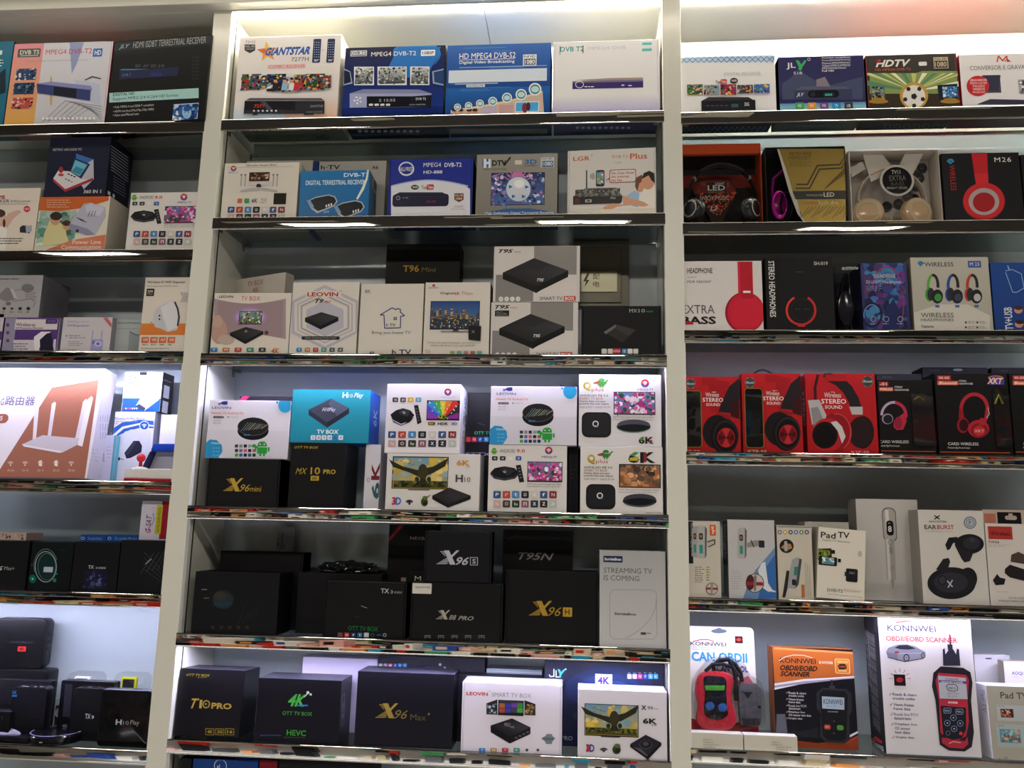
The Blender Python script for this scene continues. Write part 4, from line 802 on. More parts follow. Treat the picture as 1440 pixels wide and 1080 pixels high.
ICO(296, 489, 10, 6, 17, '3a7ab0:T b87848:M b84840:YT 3a8a74:K 3c3c40:X'); T('4K', 381.5, 489.5, 393, 497.5, 'cc7050', 1)
bx('tv_box_package', 'white box with lavender hexagon rings around a black unit', 'C3', 409, 503, 397, col='d9d3ca', side='c2bcb4', d=.07)
def HEX(cx, cy, rx, ry, t, c): 
    q = [(cx + (rx - 0) * math.sin(math.pi / 3 * i), cy - ry * math.cos(math.pi / 3 * i)) for i in range(7)]
    LN(q, t, c)
HEX(457, 446, 52, 43, 4, 'b8b2c2'); HEX(457, 446, 44, 36, 1.6, 'b4aebe'); HEX(457, 446, 38, 31, 2.4, 'a8a4ac'); P([(457 + 30 * math.sin(math.pi / 3 * i), 448 - 25 * math.cos(math.pi / 3 * i)) for i in range(6)], 'b8b4c4')
R(430, 409.5, 480, 418, 'd9d3ca'); T('LEOVIN', 432, 411, 475.5, 417, 'b02830', 2); T('TM', 477, 408.5, 481, 410.5, '5a3a3a'); T('T9', 443, 420.5, 455, 426.5, '1e1a1e', 2, 1); T('PRO', 456, 423, 465, 426.5, 'b03a34', 1, 1)
SLAB(((429, 447), (452, 439), (476, 446), (451, 458)), 5.5); RR(424, 473, 478, 477.8, 2.5, '2a262a'); T('Smart Streaming Media Player', 429, 474, 473, 476.8, 'b8b4b8')
ICO(417, 489, 7.5, 6, 11.6, '3a80b8:T b87c48:M b03838:YT 4a9080:K 4a5450:X 5a6460:A')
bx('tv_box_package', 'plain white box with a blue outlined house drawing', 'C3', 505.5, 594.5, 399, col='d8d2c8', side='bcb6ac', d=.07)
T('4K', 512.5, 407, 521.5, 412.5, '5a5c80'); LN([(540, 443), (534.5, 443), (551.5, 433), (557, 435.5), (559, 434), (563, 435), (563, 439), (569, 444), (563.5, 445), (563, 461), (541, 461.5), (540, 443)], 1.3, '2c2e78')
for i in range(2):
    for j in range(2): R(553.5 + i * 2.6, 446 + j * 2.4, 555.4 + i * 2.6, 447.8 + j * 2.4, '2c2e78')
T('h TV', 543, 455, 556, 459, '2c2e78', 1); T('Bring you home TV', 523, 465.5, 577.5, 471, '6a6870'); T('A8', 519, 494, 526, 498.5, '2c2e58', 1); T('h TV', 551, 491.5, 578, 499, '26285c', 1)
bx('tv_box_package', 'white box with a city skyline at dusk on the printed TV', 'C3', 596.5, 688.5, 397, col='dad4cb', side='c0bab0', d=.07)
RR(608, 400, 612, 403, .5, 'b83840'); T('LEOVIN', 603, 403.5, 616, 406, 'a04040'); T('Original', 619, 410.5, 638, 415, '34303a', 1); T('6K', 639, 410.5, 647, 415, 'b84038', 1); T('TV', 649, 410.5, 656, 415, 'c07860'); T('BOX', 657, 411.5, 665, 415, 'c07860')
R(605, 423.5, 674.5, 463.5, '1c1c20'); R(606, 424.5, 673.5, 462.5, '2c4a84', '5a80b0')
rnd = random.Random(8); x = 606.5
while x < 671:
    ww = rnd.uniform(2, 5); hh = rnd.uniform(6, 20); c_ = rnd.choice(['5a5048', '4a505c', '6a5a48', '384454', '7a6a58']); R(x, 452 - hh, min(x + ww, 673), 453, c_)
    for j in range(int(hh / 2.2)): R(x + .6, 451 - j * 2.2 - 1, x + ww * .7, 451 - j * 2.2, rnd.choice(['d8b070', '20242c', 'e8d0a0', '30343c']))
    x += ww + .3
R(606, 450, 673.5, 462.5, '3a4450', '2c3440'); PIC(606.5, 449, 673, 462, '2e3a48', ['d8a860', '304860', 'f0d8a0', '1c2430', '5a6878'], 60, 161, .12, 'q')
R(620, 466, 660, 467, '3a3a3c'); P([(636, 466), (639, 463.5), (643, 463.5), (646, 466)], '3a3a3c'); P([(659, 458.5), (677, 459), (676, 480), (659, 478)], '1e1c20'); T('X', 663, 465, 668, 469, '8a8a8a', 1)
T('T10 Plus could support 4k resolution - give us much better', 601, 481, 676, 484, '5a5450'); T('definition than 4k box, much more colorful life', 606, 485, 668, 487.5, '5a5450'); ICO(633, 494, 7, 5, 9.5, '8aa870 60a0a0 b08080 a86050 60a8a0'); T('T10', 597.5, 492.5, 605, 497.5, 'c89040', 1)
def t95(x, y, lab):
    def q(a, b): return (x + a, y + b)
    FULL('d2ccc8'); R(x + 57, y + 1, x + 117, y + 41, '8a8682'); R(x + 3, y + 41, x + 57, y + 78.5, '868280'); R(x + 56, y + 41, x + 117, y + 78.5, 'd6d0cc')
    T('T95', x + 7, y + 5, x + 28, y + 10.5, '1c1a1c', 2, 1); T('MINI', x + 28.5, y + 7.5, x + 38, y + 10.3, 'b07068')
    P([q(15, 44), q(57, 20), q(106, 38), q(60, 67)], '484440')
    SLAB((q(13, 38), q(57, 17.5), q(105, 35), q(60, 57)), 9, '232224', '131214', '0c0c0e'); P([q(36, 27.5), q(57, 17.5), q(80, 26), q(62, 36)], '29282b'); T('T95', x + 61, y + 46, x + 71, y + 50.5, 'd0d0d0', 2, 1)
    if lab: RR(x + 7, y + 12.5, x + 27, y + 21, .8, '1e1c1e'); T('Quad 64', x + 9, y + 14, x + 18, y + 15.8, 'aaa'); T('4 Core ARM', x + 9, y + 16.4, x + 23, y + 18, 'aaa'); T('Android 9.0', x + 9, y + 18.5, x + 25, y + 20.2, 'aaa')
    for i in range(4): E(x + 10.5 + i * 8, y + 75, 3.3, 3.3, 'e4e0dc', 14); TL(x + 8.8 + i * 8, y + 74.6, x + 12.6 + i * 8, 1, 1, '888', .8)
    T('SMART TV', x + 65, y + 72, x + 97, y + 76.8, '1c1a1c', 2); R(x + 99, y + 71, x + 115.5, y + 77.5, 'c0302c'); T('BOX', x + 100.5, y + 72, x + 114, y + 76.5, 'f0e0dc', 2)
B1 = bx('tv_box_package', 'lower of two checkered grey and white cartons, with a small black sticker', 'C3', 690, 813, 425, col='d2ccc8', side='b4aeaa', style='mailer', d=.07)
t95(689, 424, 1)
B2 = bx('tv_box_package', 'upper of two checkered grey and white cartons', 'C3', 694, 815.5, 346, col='d2ccc8', side='b4aeaa', style='mailer', d=.07, on=B1)
t95(694, 345.5, 0)
bx('tv_box_package', 'black mini box with a pale grey unit drawing beside the checkered cartons', 'C3', 817.5, 930, 430, col='141416', side='0e0e10', style='mailer', d=.07, lidcol='161618')
T('MX', 885, 434.5, 896, 439.5, 'b0b0ac', 1); T('10', 898, 434.5, 907, 439.5, 'b0b0ac'); T('mini', 909, 436.5, 918, 439.3, '3a8a60', 1)
P([(849, 467), (866, 456), (894, 464), (876, 482)], '2c2a2a'); P([(849, 467), (866, 456), (870, 457.5), (852, 470)], '6a6866'); P([(866, 456), (894, 464), (884, 473), (866, 462)], '3c3836')
ICO(846, 490.5, 7.4, 7, 8.6, 'd8d4d0:O d8d4d0:You b83038:N'); RR(861.5, 490, 873, 497.5, .6, 'b82c34'); T('NETFLIX', 862.5, 492.5, 872, 495.5, 'f0d8d8', 1); ICO(874.5, 490.5, 7, 7, 8, '3a90c8:t e0e0e0:x d0d4d0:a')
bx('tv_box_package', 'black carton with gold lettering standing far behind the white cartons', 'C3', 540, 645, 343, s=.12, d=.055, col='141413', side='0e0e0e')
T('T96', 566.5, 373, 589, 382.5, 'b08a2c', 1); T('Mini', 593, 376, 612.5, 382.5, '7a6838', 1)

# ================================================================== row 3, right bay
bx('headphone_package', 'white headphone carton with a large printed red ear cup', 'R3', 955, 1072.5, 367, col='dcd6d4', side='b8b2b0')
T('HEADPHONE', 966.5, 377, 1002, 384.5, '3c3a3e', 1); TL(967, 389.5, 984, 1, 2, '8a8888', .8); T('MDR XB650AP', 966.5, 394.5, 1000, 398, '6a6668', 1)
R(1037.5, 368, 1058.5, 413, 'b8182c'); R(1037.5, 368, 1041, 413, 'd02840'); E(1047.5, 439.5, 28, 29, '981226', 30); E(1049, 439, 26, 27.5, 'c81c34', 34); E(1050, 440, 22, 24, 'ce2038', 30); R(1045, 409, 1055.5, 419, 'e8dcdc'); P([(1043, 412), (1058, 412), (1060, 420), (1042, 420)], 'b8182c'); R(1046, 409.5, 1054, 411.8, 'eee')
T('EXTRA', 959, 429, 1005, 441, '5a5658'); T('BASS', 958, 445, 1007, 456, '241418', 2, 0); R(958, 452, 975, 456.5, 'a82030')
bx('headphone_package', 'black headphone carton with a red open ring and vertical white lettering', 'R3', 1077, 1173, 361.5, col='121214', side='0c0c0e')
T('STEREO HEADPHONES', 1081.5, 367, 1090, 446, 'd8d8d4', 1, 0, 1); T('SH-019', 1144.5, 368, 1164, 373, 'b8b8b4', 1); G(1126.5, 436.5, 21.5, 21.5, 3, 'c02c2c', 118, 422, 40); G(1126.5, 436.5, 21.5, 21.5, 1.2, 'e8503c', 120, 230, 20); G(1128, 436, 16, 16, 1, '26262a')
for x_ in (1118, 1131): TL(x_, 434.5, x_ + 8, 1, 2, '4a4a4c', .7)
TL(1120, 382, 1131, 1, 2, '5a5a5c', .7); R(1122, 457, 1132, 459.5, 'c02c2c')
Bq = bx('headphone_package', 'clear plastic end of a headphone carton holding a dark headphone, beside the open ring carton', 'R3', 1177, 1210.5, 369.5, body=False, d=.07)
link('clear_window', mesh_bm(bm_box(0, Bq.w, 0, Bq.d, 0, Bq.h, .001)), Bq.root, M['clear'])
link('backing_card', mesh_bm(bm_box(.002, Bq.w - .002, Bq.d - .004, Bq.d - .002, .002, Bq.h - .002), '1a1a28'), Bq.root, M['card'])
link('boxed_ear_cup', smooth(mesh_bm(prism([(Bq.w * (.5 + .36 * math.cos(i * .3142)), Bq.h * (.38 + .26 * math.sin(i * .3142))) for i in range(20)], .02, .05, .004), '1d1d28')), Bq.root, M['shiny'])
link('boxed_headband', smooth(mesh_bm(tube([(Bq.w * (.35 + .3 * t * t), .035, Bq.h * (.45 + .45 * t)) for t in [i / 12 for i in range(13)]], .0045, 8, 1.6), '1a1a20')), Bq.root, M['shiny'])
T('BLUETOOTH', 1184, 375.5, 1207, 379.5, 'd0d0d8', 1, 1)
B3 = bx('headphone_package', 'clear sided headphone carton with a purple DJ picture', 'R3', 1212, 1278, 369.5, col='2c2c58', side='20203c', d=.075)
PIC(1213, 370, 1277, 463, ('3c3c70', '1c2c5a'), ['2a3a7a', '503a70', '283060', '3a60a0', '60307a', '1c2048', '4080b0'], 60, 171, .12)
G(1247, 412, 22, 38, 2.4, '8a3a6a', 20, 170); G(1247, 414, 17, 32, 2, '4060b8', 10, 175); G(1226, 443, 15, 18, 3, '14163a'); G(1226, 443, 12, 15, 1.4, '6a80c0', 30, 200); G(1263, 430, 8, 26, 1.4, '903858', -60, 80); P([(1244, 440), (1256, 420), (1266, 440), (1264, 463), (1240, 463)], '1c2458')
T('SOUNDEDGE', 1228, 386, 1259, 391, 'b8b8a0', 1); T('DJ LIGHT Headphones', 1218, 394.5, 1267, 400, 'b0b0d0', 1); TL(1218, 403, 1240, 3, 2.4, '8888a8', .7)
for x_ in (1228, 1246, 1266): G(x_, 449, 4, 4, .7, 'a8a8c8'); TL(x_ - 5, 455, x_ + 5, 1, 2, 'a8a8c8', .8)
B4 = bx('headphone_package', 'wireless headphone carton in pale silver showing green, blue and red headphones', 'R3', 1283, 1393.5, 361.5, col='b4b0a4', side='8c887e')
FULL('bab6aa', 'a8a498'); P([(1284, 440), (1320, 428), (1360, 428), (1392, 444), (1392, 464), (1283, 464)], 'c8c4ba'); P([(1290, 370), (1294, 366.5), (1300, 370), (1294, 375)], '3a78a0'); T('WIRELESS', 1300, 369, 1341, 375, '4a4a50', 1); RR(1361, 367, 1379.5, 376.5, .5, '3c5a9c'); T('M 23', 1364, 369, 1377, 374, 'd8dce8', 1)
for x_, c1, c2 in ((1312, '58a840', '3a9038'), (1340, '2c4a98', '24408c'), (1367, 'a84028', 'b03c28')):
    G(x_, 402, 9, 17, 4.2, '242428', -10, 100, 14); G(x_, 402, 9, 17, 4.2, c1, 100, 190, 12); E(x_ - 5, 414, 6, 10, c2, 16); E(x_ - 3, 414, 5, 9, '2a2a30', 16); E(x_ + 6, 417, 8, 10, '202024', 18); E(x_ + 7, 418.5, 5, 5.5, c2 if x_ < 1330 else ('384058' if x_ < 1350 else 'b8b8b8'), 14); RR(x_ + 3, 429, x_ + 9, 432.5, .5, '3c64a8')
T('WIRELESS', 1295, 440, 1341, 446.5, '4a4a48', 0); T('HEADPHONES', 1295, 448, 1341, 452, '4a4a48', 0); T('Features', 1296, 457, 1313, 461, '3c3c3c', 1)
for i in range(2):
    for j in range(2): E(1358 + i * 16, 453.5 + j * 7, 1.6, 1.6, '4a4a48', 8); TL(1361 + i * 16, 452 + j * 7, 1371 + i * 16, 2, 2, '6a6a66', .7)
bx('media_package', 'deep blue carton with vertical white lettering at the right frame edge', 'R3', 1396, 1490, 369, col='1a4084', side='143468')
FULL('1c4690', '163a78'); T('TV+USB', 1412.5, 432, 1424, 464, 'd0d8e4', 1, 0, -1); LN([(1414, 381), (1423, 379), (1436, 385), (1440, 405), (1430, 411), (1424, 411), (1414, 383)], 1, '8ab0d0'); LN([(1419, 379), (1417, 374)], 1.5, '9ab8d0'); E(1432, 436, 6, 5, 'c08878'); E(1432, 433, 6, 3, '3a2830'); E(1433, 456, 6, 5, 'c08878'); E(1434, 453, 6, 3, '2a2024')

# ================================================================== row 4, left bay
B5 = bx('router_package', 'very large white router carton with a brown diagonal panel and four antennas', 'L4', -60, 130.5, 518, col='e2dce4', side='cfcad8', d=.05, lean=6, s=.012)
P([(139, 534), (73, 545), (0, 660), (-8, 674), (119, 674)], '9a6250'); P([(134, 540), (74, 548), (60, 570), (100, 560)], '9c6452')
T('G', 0, 560, 5, 570, '7a6a90', 1); T('路由器', 6, 556.5, 48.5, 570, '746a8c', 1); RR(-12, 582, 12, 595, 9, '94584a'); T('G5', -4, 585, 3, 591.5, 'e0d0d0', 1)
P([(46, 619), (49, 570), (53, 566), (55.5, 568), (51, 616)], 'd8d2dc'); P([(67, 614), (73, 568), (77, 565), (79, 567), (72, 613)], 'd0cad4'); P([(106, 616), (117, 565), (121, 561), (123, 563), (113, 617)], 'd2ccd6'); P([(109, 626), (123, 562), (129, 557), (131, 560), (116, 628)], 'e2dce6')
P([(31, 625), (60, 612), (112, 616.5), (108, 626), (90, 635.5), (84, 636)], 'c4bcc8'); P([(31, 625), (84, 634), (90, 635.5), (84, 637), (34, 628)], 'dcd6e0')
for i, x_ in enumerate((15, 35.5, 57, 79, 100.5)):
    G(x_, 653, 5, 4.4, 1, 'c8b0a8', 30, 150, 8); G(x_, 653, 3, 2.6, 1, 'e0d0c8', 30, 150, 8) if i in (0, 1, 4) else P([(x_ - 2, 648), (x_ + 2, 647), (x_ + 2.6, 656), (x_ - 2.4, 655)], 'e0d0c8'); E(x_, 654, 1.1, 1.1, 'e8dcd4', 8); T(['高速', '信号', '插卡', '稳定', '覆盖'][i], x_ - 5, 660, x_ + 5, 663, 'c8a8a0')
face('R')
for i in range(11): LN([(141.5 - i * .0 + (i % 4) * 3.4, 584 + (i // 4) * 12), (140.5 + (i % 4) * 3.4, 593 + (i // 4) * 12)], .7, '9a94a8')
TL(128, 632, 142, 4, 5, 'a8a2b4', 1)
bx('router_package', 'slim lilac white carton with a teal edge beside the giant router carton', 'L4', 136, 161, 612, s=.066, d=.06, col='c8c6e0', side='58a0b8', right='6ab0c4')
RR(143, 636, 148, 650, .3, 'e0deee'); [R(143.6, 637 + i * 1.6, 147.4, 637.8 + i * 1.6, '3a3850') for i in range(8)]; TL(150, 628, 157, 4, 5, '9a98b0', .8); R(157.5, 612, 161, 680, '5aa4bc')
B6 = bx('router_package', 'white mini router carton with blue curves and a black dongle picture', 'L4', 157, 214, 579, s=.082, d=.07, col='dcdce8', side='a4a8c0')
P([(153, 612), (158, 602), (172, 594), (196, 590.5), (216, 592), (216, 602), (196, 602), (176, 607), (160, 626)], '2a5cb4'); P([(153, 611), (172, 600), (196, 595), (216, 598), (216, 600), (196, 597.5), (174, 603), (155, 616)], 'e0e4f0'); P([(156, 630), (166, 613), (184, 604), (206, 603), (213, 606), (212, 672), (152, 672)], 'd2d4e4')
T('Wireless-N Mini Router', 160, 586.5, 205, 590.5, '4a5c90', 1); TL(160, 592.5, 196, 1, 2, '7a80a0', .9); TL(160, 595.5, 166, 1, 2, '7a80a0', .7)
E(203, 598.5, 7, 6.6, 'e4e8f4'); E(203, 598.5, 6, 5.6, '2a5cb4'); [G(203, 600.5, r_, r_ * .9, .8, 'e4e8f4', 40, 140, 8) for r_ in (2, 3.4, 4.8)]; E(203, 600.5, .9, .9, 'w', 8)
P([(175, 637), (188, 620), (196, 620), (200, 627), (199, 636), (184, 644), (178, 645)], '22243a'); P([(175, 637), (188, 620), (192, 622), (180, 641)], '34364e'); R(163, 643, 169, 647.5, '22243a'); LN([(169, 645), (174, 646.5)], 1, '4a4c60')
bx('repeater_package', 'white and blue range extender carton with a black side, on the mini router carton', 'L4', 173, 227, 523, s=.084, d=.055, on=B6, col='d4d8e0', side='1c1c24', right='1c1c24')
R(172, 560, 227, 582, '2a60b0'); T('150M', 179, 529, 194, 539, '2a68b4', 2); T('W-NET', 210, 529, 225, 532.5, '3a3a44', 1); T('Wi-Fi', 177, 543, 187, 546, '4a5a80', 1); T('range', 177, 547, 186, 549.5, '4a5a80'); T('extender', 177, 549.5, 191, 552, '4a5a80', 1); RR(197, 521, 207, 527.5, 1, '1a1a1e')
for i in range(8): LN([(200, 575), (172 + i * 8, 584)], .7, '143c80')
P([(191, 571), (206, 546), (218, 549), (224, 562), (203, 578)], 'd8dcec'); P([(191, 571), (203, 578), (205, 574), (196, 568)], '3a3c50'); G(222, 545, 2.3, 2.3, .6, '5a80c0')
for i in range(7): E(174.5 + i * 3, 574.5, 1.2, 1.3, ['d05070', 'e0e0f0', 'c06080', 'e06080', 'e0e0f0', 'd0d0e0', 'e0e0f0'][i], 8)
face('R'); RR(230, 541, 238, 559, .3, 'c8ccd8'); RR(228, 563, 236, 580, .3, 'c8ccd8'); LN([(230, 534), (241, 538)], .6, 'a0a0b0')
B7 = bx('arcade_package', 'blank white carton behind the red joystick by the left post', 'L4', 222.5, 250, 583, s=.085, d=.05, col='e6e6ec', side='c8c8d0')
TL(226, 590, 244, 2, 3, 'd0d0dc', .8)

# ================================================================== row 4, middle bay
def leo(x, y):
    LOGO = [('3a3c90', 0)]
    P([(x + 20, y + 4.5), (x + 24, y + 1.5), (x + 31, y + 1), (x + 31, y + 6), (x + 26, y + 6.5)], '34388c'); R(x + 18, y + 3.5, x + 21, y + 6.5, '6a6cc0'); T('LEOVIN', x + 9, y + 8.5, x + 36, y + 12, '4a4c8c', 1)
    T('Newest OS Android 9.0', x + 8, y + 15.8, x + 53, y + 19.2, 'd8705c', 1); RR(x + 11, y + 22, x + 26, y + 25.2, 2, '3a3844'); T('4GB+32GB', x + 12.5, y + 22.7, x + 24.5, y + 24.5, 'ccc'); P([(x + 31, y + 22), (x + 34, y + 23.6), (x + 31, y + 25)], '4a9a8a'); T('Google play', x + 35, y + 22.6, x + 46, y + 24.6, '8a8890'); T('Mali-450', x + 11, y + 27.5, x + 22, y + 29.3, '8a8890'); T('8GB DDR', x + 11, y + 31.2, x + 22, y + 33, '8a8890')
    R(x + 1, y + 42, x + 118, y + 44, 'd2cede', 'cac6d4'); FULL('d4d2dc', 'cfcdd8', 0, .48)
    DISC(x + 67, y + 37, 22, 13, 6, '1e1c20', '101016', '4a4448')
    for i in range(9): LN([(x + 50 + i * 3.6, y + 43 - i * .4), (x + 60 + i * 3.4, y + 31 + i * .4)], .9, ['4a7a80', '8a7a5a', '5a8a90', 'b0a080', '6a6a5a', '80a0a0', '9a8868', '4a6a78', 'a89a78'][i])
    T('88:88', x + 54, y + 47.5, x + 63, y + 49.8, '4a80c0', 1)
    E(x + 112, y + 7, 9.5, 10.5, '2a9ccc'); E(x + 101, y + 3, 1.6, 1.6, '2a9ccc', 10)
    P([(x - 4, y + 60), (x + 6, y + 55), (x + 16, y + 56), (x + 23, y + 63), (x + 24, y + 72), (x + 18, y + 81), (x + 16, y + 84), (x - 6, y + 84)], '2a90c8'); T('UPGRADE', x + 8, y + 59, x + 20, y + 61.5, 'c8e4f0', 1)
    for i in range(3): T('4K WiFi', x + 10, y + 66 + i * 5, x + 20, y + 68 + i * 5, '8cc8e4')
    for j in range(3): ICO(x + 41.5, y + 62 + j * 6.4, 4.6, 4.4, 6.2, ['30404c 8a8a8a 2a2830 9a9aa0 3a3a44', '28303c 6a6a80 e05080 202028 c05070', '48a048 3a5aa8 20242c 38586a 2a2a38'][j])
    ROBOT(x + 80, y + 68, 10, '2e9a3c'); E(x + 77, y + 61.8, .9, .9, 'w', 6); E(x + 83, y + 61.8, .9, .9, 'w', 6); LN([(x + 66, y + 64), (x + 73, y + 66)], 3, '2e9a3c')
bx('tv_box_package', 'black carton with a pink sticker at the back left under the LED strip', 'C4', 331, 410, 557, s=.11, d=.05, col='18161e', side='100f14', m='card'); face('F'); P([(334, 563), (341, 557.5), (352, 557.5), (345, 563)], 'd02c68')
B1 = bx('tv_box_package', 'black carton with gold mini lettering under the white disc box carton', 'C4', 291, 393, 645, col='151517', side='0e0e10', d=.085, style='mailer')
XLOGO(316, 672.5, 342, 691, 'b89a3c'); T('96', 337.5, 681, 351, 691, 'b89a3c', 0, 1); T('mini', 351.5, 684, 367, 691, 'b0923a')
B2 = bx('tv_box_package', 'white disc box carton standing on the black carton at the left', 'C4', 291.5, 407, 563, on=B1, col='dcd9e2', side='d2cfd8', d=.075, yaw=2)
leo(289, 563); face('R'); T('4K', 409, 592, 416, 621, 'd8b040', 2, 0, -1); TL(419, 590, 421, 5, 6, 'd0b068', 1)
B3 = bx('tv_box_package', 'black carton with gold pro lettering below the teal carton', 'C4', 407, 484.5, 622.5, col='131315', side='101012', right='161618', d=.105)
T('OTT TV BOX', 414, 627.3, 448, 630.6, 'b09838', 1, 1); T('MX', 415.5, 658, 432, 666.5, 'b09436', 1, 1); T('10', 436.5, 657, 450, 667, 'b09436', 1); T('PRO', 454.5, 660, 472, 666.5, 'b09436', 2); RR(437, 669, 448.5, 675.8, .5, 'b09838'); T('6K', 439, 670.5, 446.5, 674.5, '131315', 1)
face('R'); LN([(511.5, 660), (508, 666), (508, 674), (511.5, 680)], .8, '5a5a5c')
B4 = bx('tv_box_package', 'teal carton with a slate grey unit, standing on the black pro carton', 'C4', 409.5, 520, 548, on=B3, s=.02, col='2690a0', side='1c4ca0', d=.09)
FULL('2c98aa', '2088a0'); T('H', 481.5, 551.5, 489, 559.5, 'dfeaf0', 2); T('10', 490, 554, 496, 559, 'dfeaf0'); T('Play', 497.5, 552.5, 511, 561, 'dfeaf0', 1, 1)
SLAB(((434, 576), (466, 560.5), (491, 574), (460, 594)), 7.5, '44485c', '2e3244', '262a3a'); P([(466, 560.5), (491, 574), (474, 585), (462, 568)], '565c72'); T('H10Play', 453, 573, 472, 580, 'd0d0dc', 1, 1)
T('TV BOX', 445.5, 604, 476, 610, 'e4eef2', 2); ICO(437, 612, 6.6, 6.6, 7.8, 'd8dce8:3D d8dce8:a d8dce8:w d8dce8:d 2a80c8:b d8dce8:o', 'n')
face('R'); T('6K', 525, 575, 530, 600, 'a8bce0', 1, 0, -1)
B5 = bx('tv_box_package', 'white carton edge with vertical multicolour lettering beside the black pro carton', 'C4', 512.5, 534, 625, s=.03, d=.08, col='cfccd4', side='b4b2ba')
T('K', 522.5, 650, 534, 675, '6c2832', 2, 0, -1); T('6', 522.5, 678, 534, 702, '2c5a60', 2, 0, -1); G(518, 675, 2.2, 3, .6, '4a4a90')
bx('tv_box_package', 'black carton behind, with green lettering between the two white stacks', 'C4', 655, 712, 552, s=.09, d=.06, col='131316', side='0c0c10')
T('OTT TV', 667, 606.5, 691, 611, '2a9a6a', 1); ICO(655, 614.5, 7, 7, 8.4, 'b02c34 b02c34:N 2a58a8:f 3a88c8:t'); T('STTX', 655, 636, 690, 641, '8a90a8', 1); LN([(672, 595), (682, 598)], .6, '4a4a50')
B6 = bx('tv_box_package', 'bright white dragon-free carton showing a flying creature scene on a golden sky', 'C4', 543, 674.5, 638, col='d8d4d2', side='bcb8b8', d=.08)
B6.root['label'] = 'white carton with a dark bird on a golden sky, below the app icon carton'
def winged(x, y, w_, h_, sd):
    PIC(x, y, x + w_, y + h_, ('6a98b0', 'c8a83c'), ['88a8b0', 'd8b850', 'a8b0a0', 'e0c878'], 24, sd, .2)
    R(x + .5, y + h_ * .8, x + w_ - .5, y + h_ - .5, '4a4420', '2a2810')
    PIC(x + .5, y + h_ * .76, x + w_ - .5, y + h_ - .5, '4a4a24', ['2c3014', '6a6a28', '1c2010', '806a30'], 24, sd + 1, .6)
    P([(x - 6, y + 3), (x + w_ * .18, y + h_ * .3), (x + w_ * .45, y + h_ * .42), (x + w_ * .75, y + h_ * .3), (x + w_ * 1.02, y + 1), (x + w_ * .96, y + h_ * .3), (x + w_ * .7, y + h_ * .55), (x + w_ * .5, y + h_ * .66), (x + w_ * .3, y + h_ * .5), (x, y + h_ * .32)], '2c2c1c')
    E(x + w_ * .55, y + h_ * .48, w_ * .09, h_ * .26, '3a3620'); P([(x + w_ * .5, y + h_ * .7), (x + w_ * .6, y + h_ * .7), (x + w_ * .64, y + h_ * .9), (x + w_ * .47, y + h_ * .9)], '2c2c1c'); E(x + w_ * .44, y + h_ * .72, w_ * .04, h_ * .08, '28301a'); E(x + w_ * .66, y + h_ * .72, w_ * .04, h_ * .08, '28301a')
    for i in range(4): LN([(x + w_ * (.12 + i * .07), y + h_ * (.1 + .04 * i)), (x + w_ * (.15 + i * .07), y + h_ * (.14 + .04 * i)), (x + w_ * (.18 + i * .07), y + h_ * (.1 + .04 * i))], .5, '3a4a50')
R(551.5, 641.5, 630.5, 687, '1c1a18'); winged(553, 643, 76, 43, 181); R(574, 688, 604, 689.2, '3a3838')
T('6K', 642, 647, 661, 655, 'c88a3c', 2); TL(655, 656.5, 662, 1, 2, '8a8890', .8); T('H', 640.5, 667.5, 651, 678, '4a484c', 2); T('10', 653, 671, 661.5, 678, '5a585c')
SLAB(((608, 697), (632, 685.5), (662, 697), (630, 709)), 5, '262426', '161416', '1c1a1c'); P([(632, 685.5), (662, 697), (645, 703), (628, 692)], '343034'); T('3D', 551, 699, 564, 710, '3a6ac0', 2); T('3', 551, 699, 557, 710, 'c03038', 2)
for r_ in (2.4, 4.6, 6.8): G(576, 709, r_, r_ * .9, 1.4, '1e1c1e', 35, 145, 10)
E(576, 709, 1.4, 1.2, '1e1c1e', 8); E(597, 706, 5, 6, '38481c', 12); E(598, 700, 4, 2.6, '5a7028', 10); LN([(601, 699), (605, 696)], .8, '2a3018'); E(598, 708, 3, 3, '1c2010', 8)
B7 = bx('tv_box_package', 'white app icon carton with a rainbow TV picture, upper middle of its shelf', 'C4', 542.5, 647, 540, on=B6, col='e4e0e6', side='cfcbd4', d=.09, roll=0)
ICO(552, 559, 8, 6.5, 10.8, '3a3840:4G 4a4850:64 d8a830:6K 6aa0d0:3D'); T('GB', 563, 566, 569, 567.5, '6a6a70')
P([(549, 583), (557, 577), (567, 574), (577, 577), (583, 584), (576, 592), (564, 596), (552, 590)], '15151a'); P([(549, 585), (552, 591), (564, 597.5), (577, 593), (583, 586), (576, 594), (564, 599), (553, 594)], '6a4a9c'); P([(560, 580), (567, 574), (577, 577), (574, 586), (566, 584)], '34343c'); T('Q', 566, 578.5, 570, 582, 'd0d0d8', 1)
P([(582, 570), (588, 569.5), (593, 594), (587, 597)], '1a1a1e'); [E(585.5 + i * .8, 575 + i * 4, 1.5, 1.1, '5a5a60', 8) for i in range(5)]
R(600, 563, 646.5, 591, '1c1c20')
for i, c_ in enumerate(('8a3cb0', '5a4ac8', '3a90d0', '48b050', 'e0d040', 'e08030', 'd03030', '303030', '9030a0')):
    a0 = math.pi * (1 - i / 9); a1 = math.pi * (1 - (i + 1) / 9)
    def ep(a): k_ = min(24 / max(abs(math.cos(a)), .01), 25 / max(math.sin(a), .01)); return (623 + k_ * .93 * math.cos(a), 589 - k_ * math.sin(a))
    P([(623, 589), ep(a0), ep((a0 + a1) / 2), ep(a1)], c_)
PIC(616, 584, 630, 589.5, '304020', ['d0a040', '402010', 'a8c040'], 12, 183, .4); [E(604 + (i * 37 % 40), 566 + (i * 53 % 16), .8, .8, 'e8f0ff', 6) for i in range(16)]
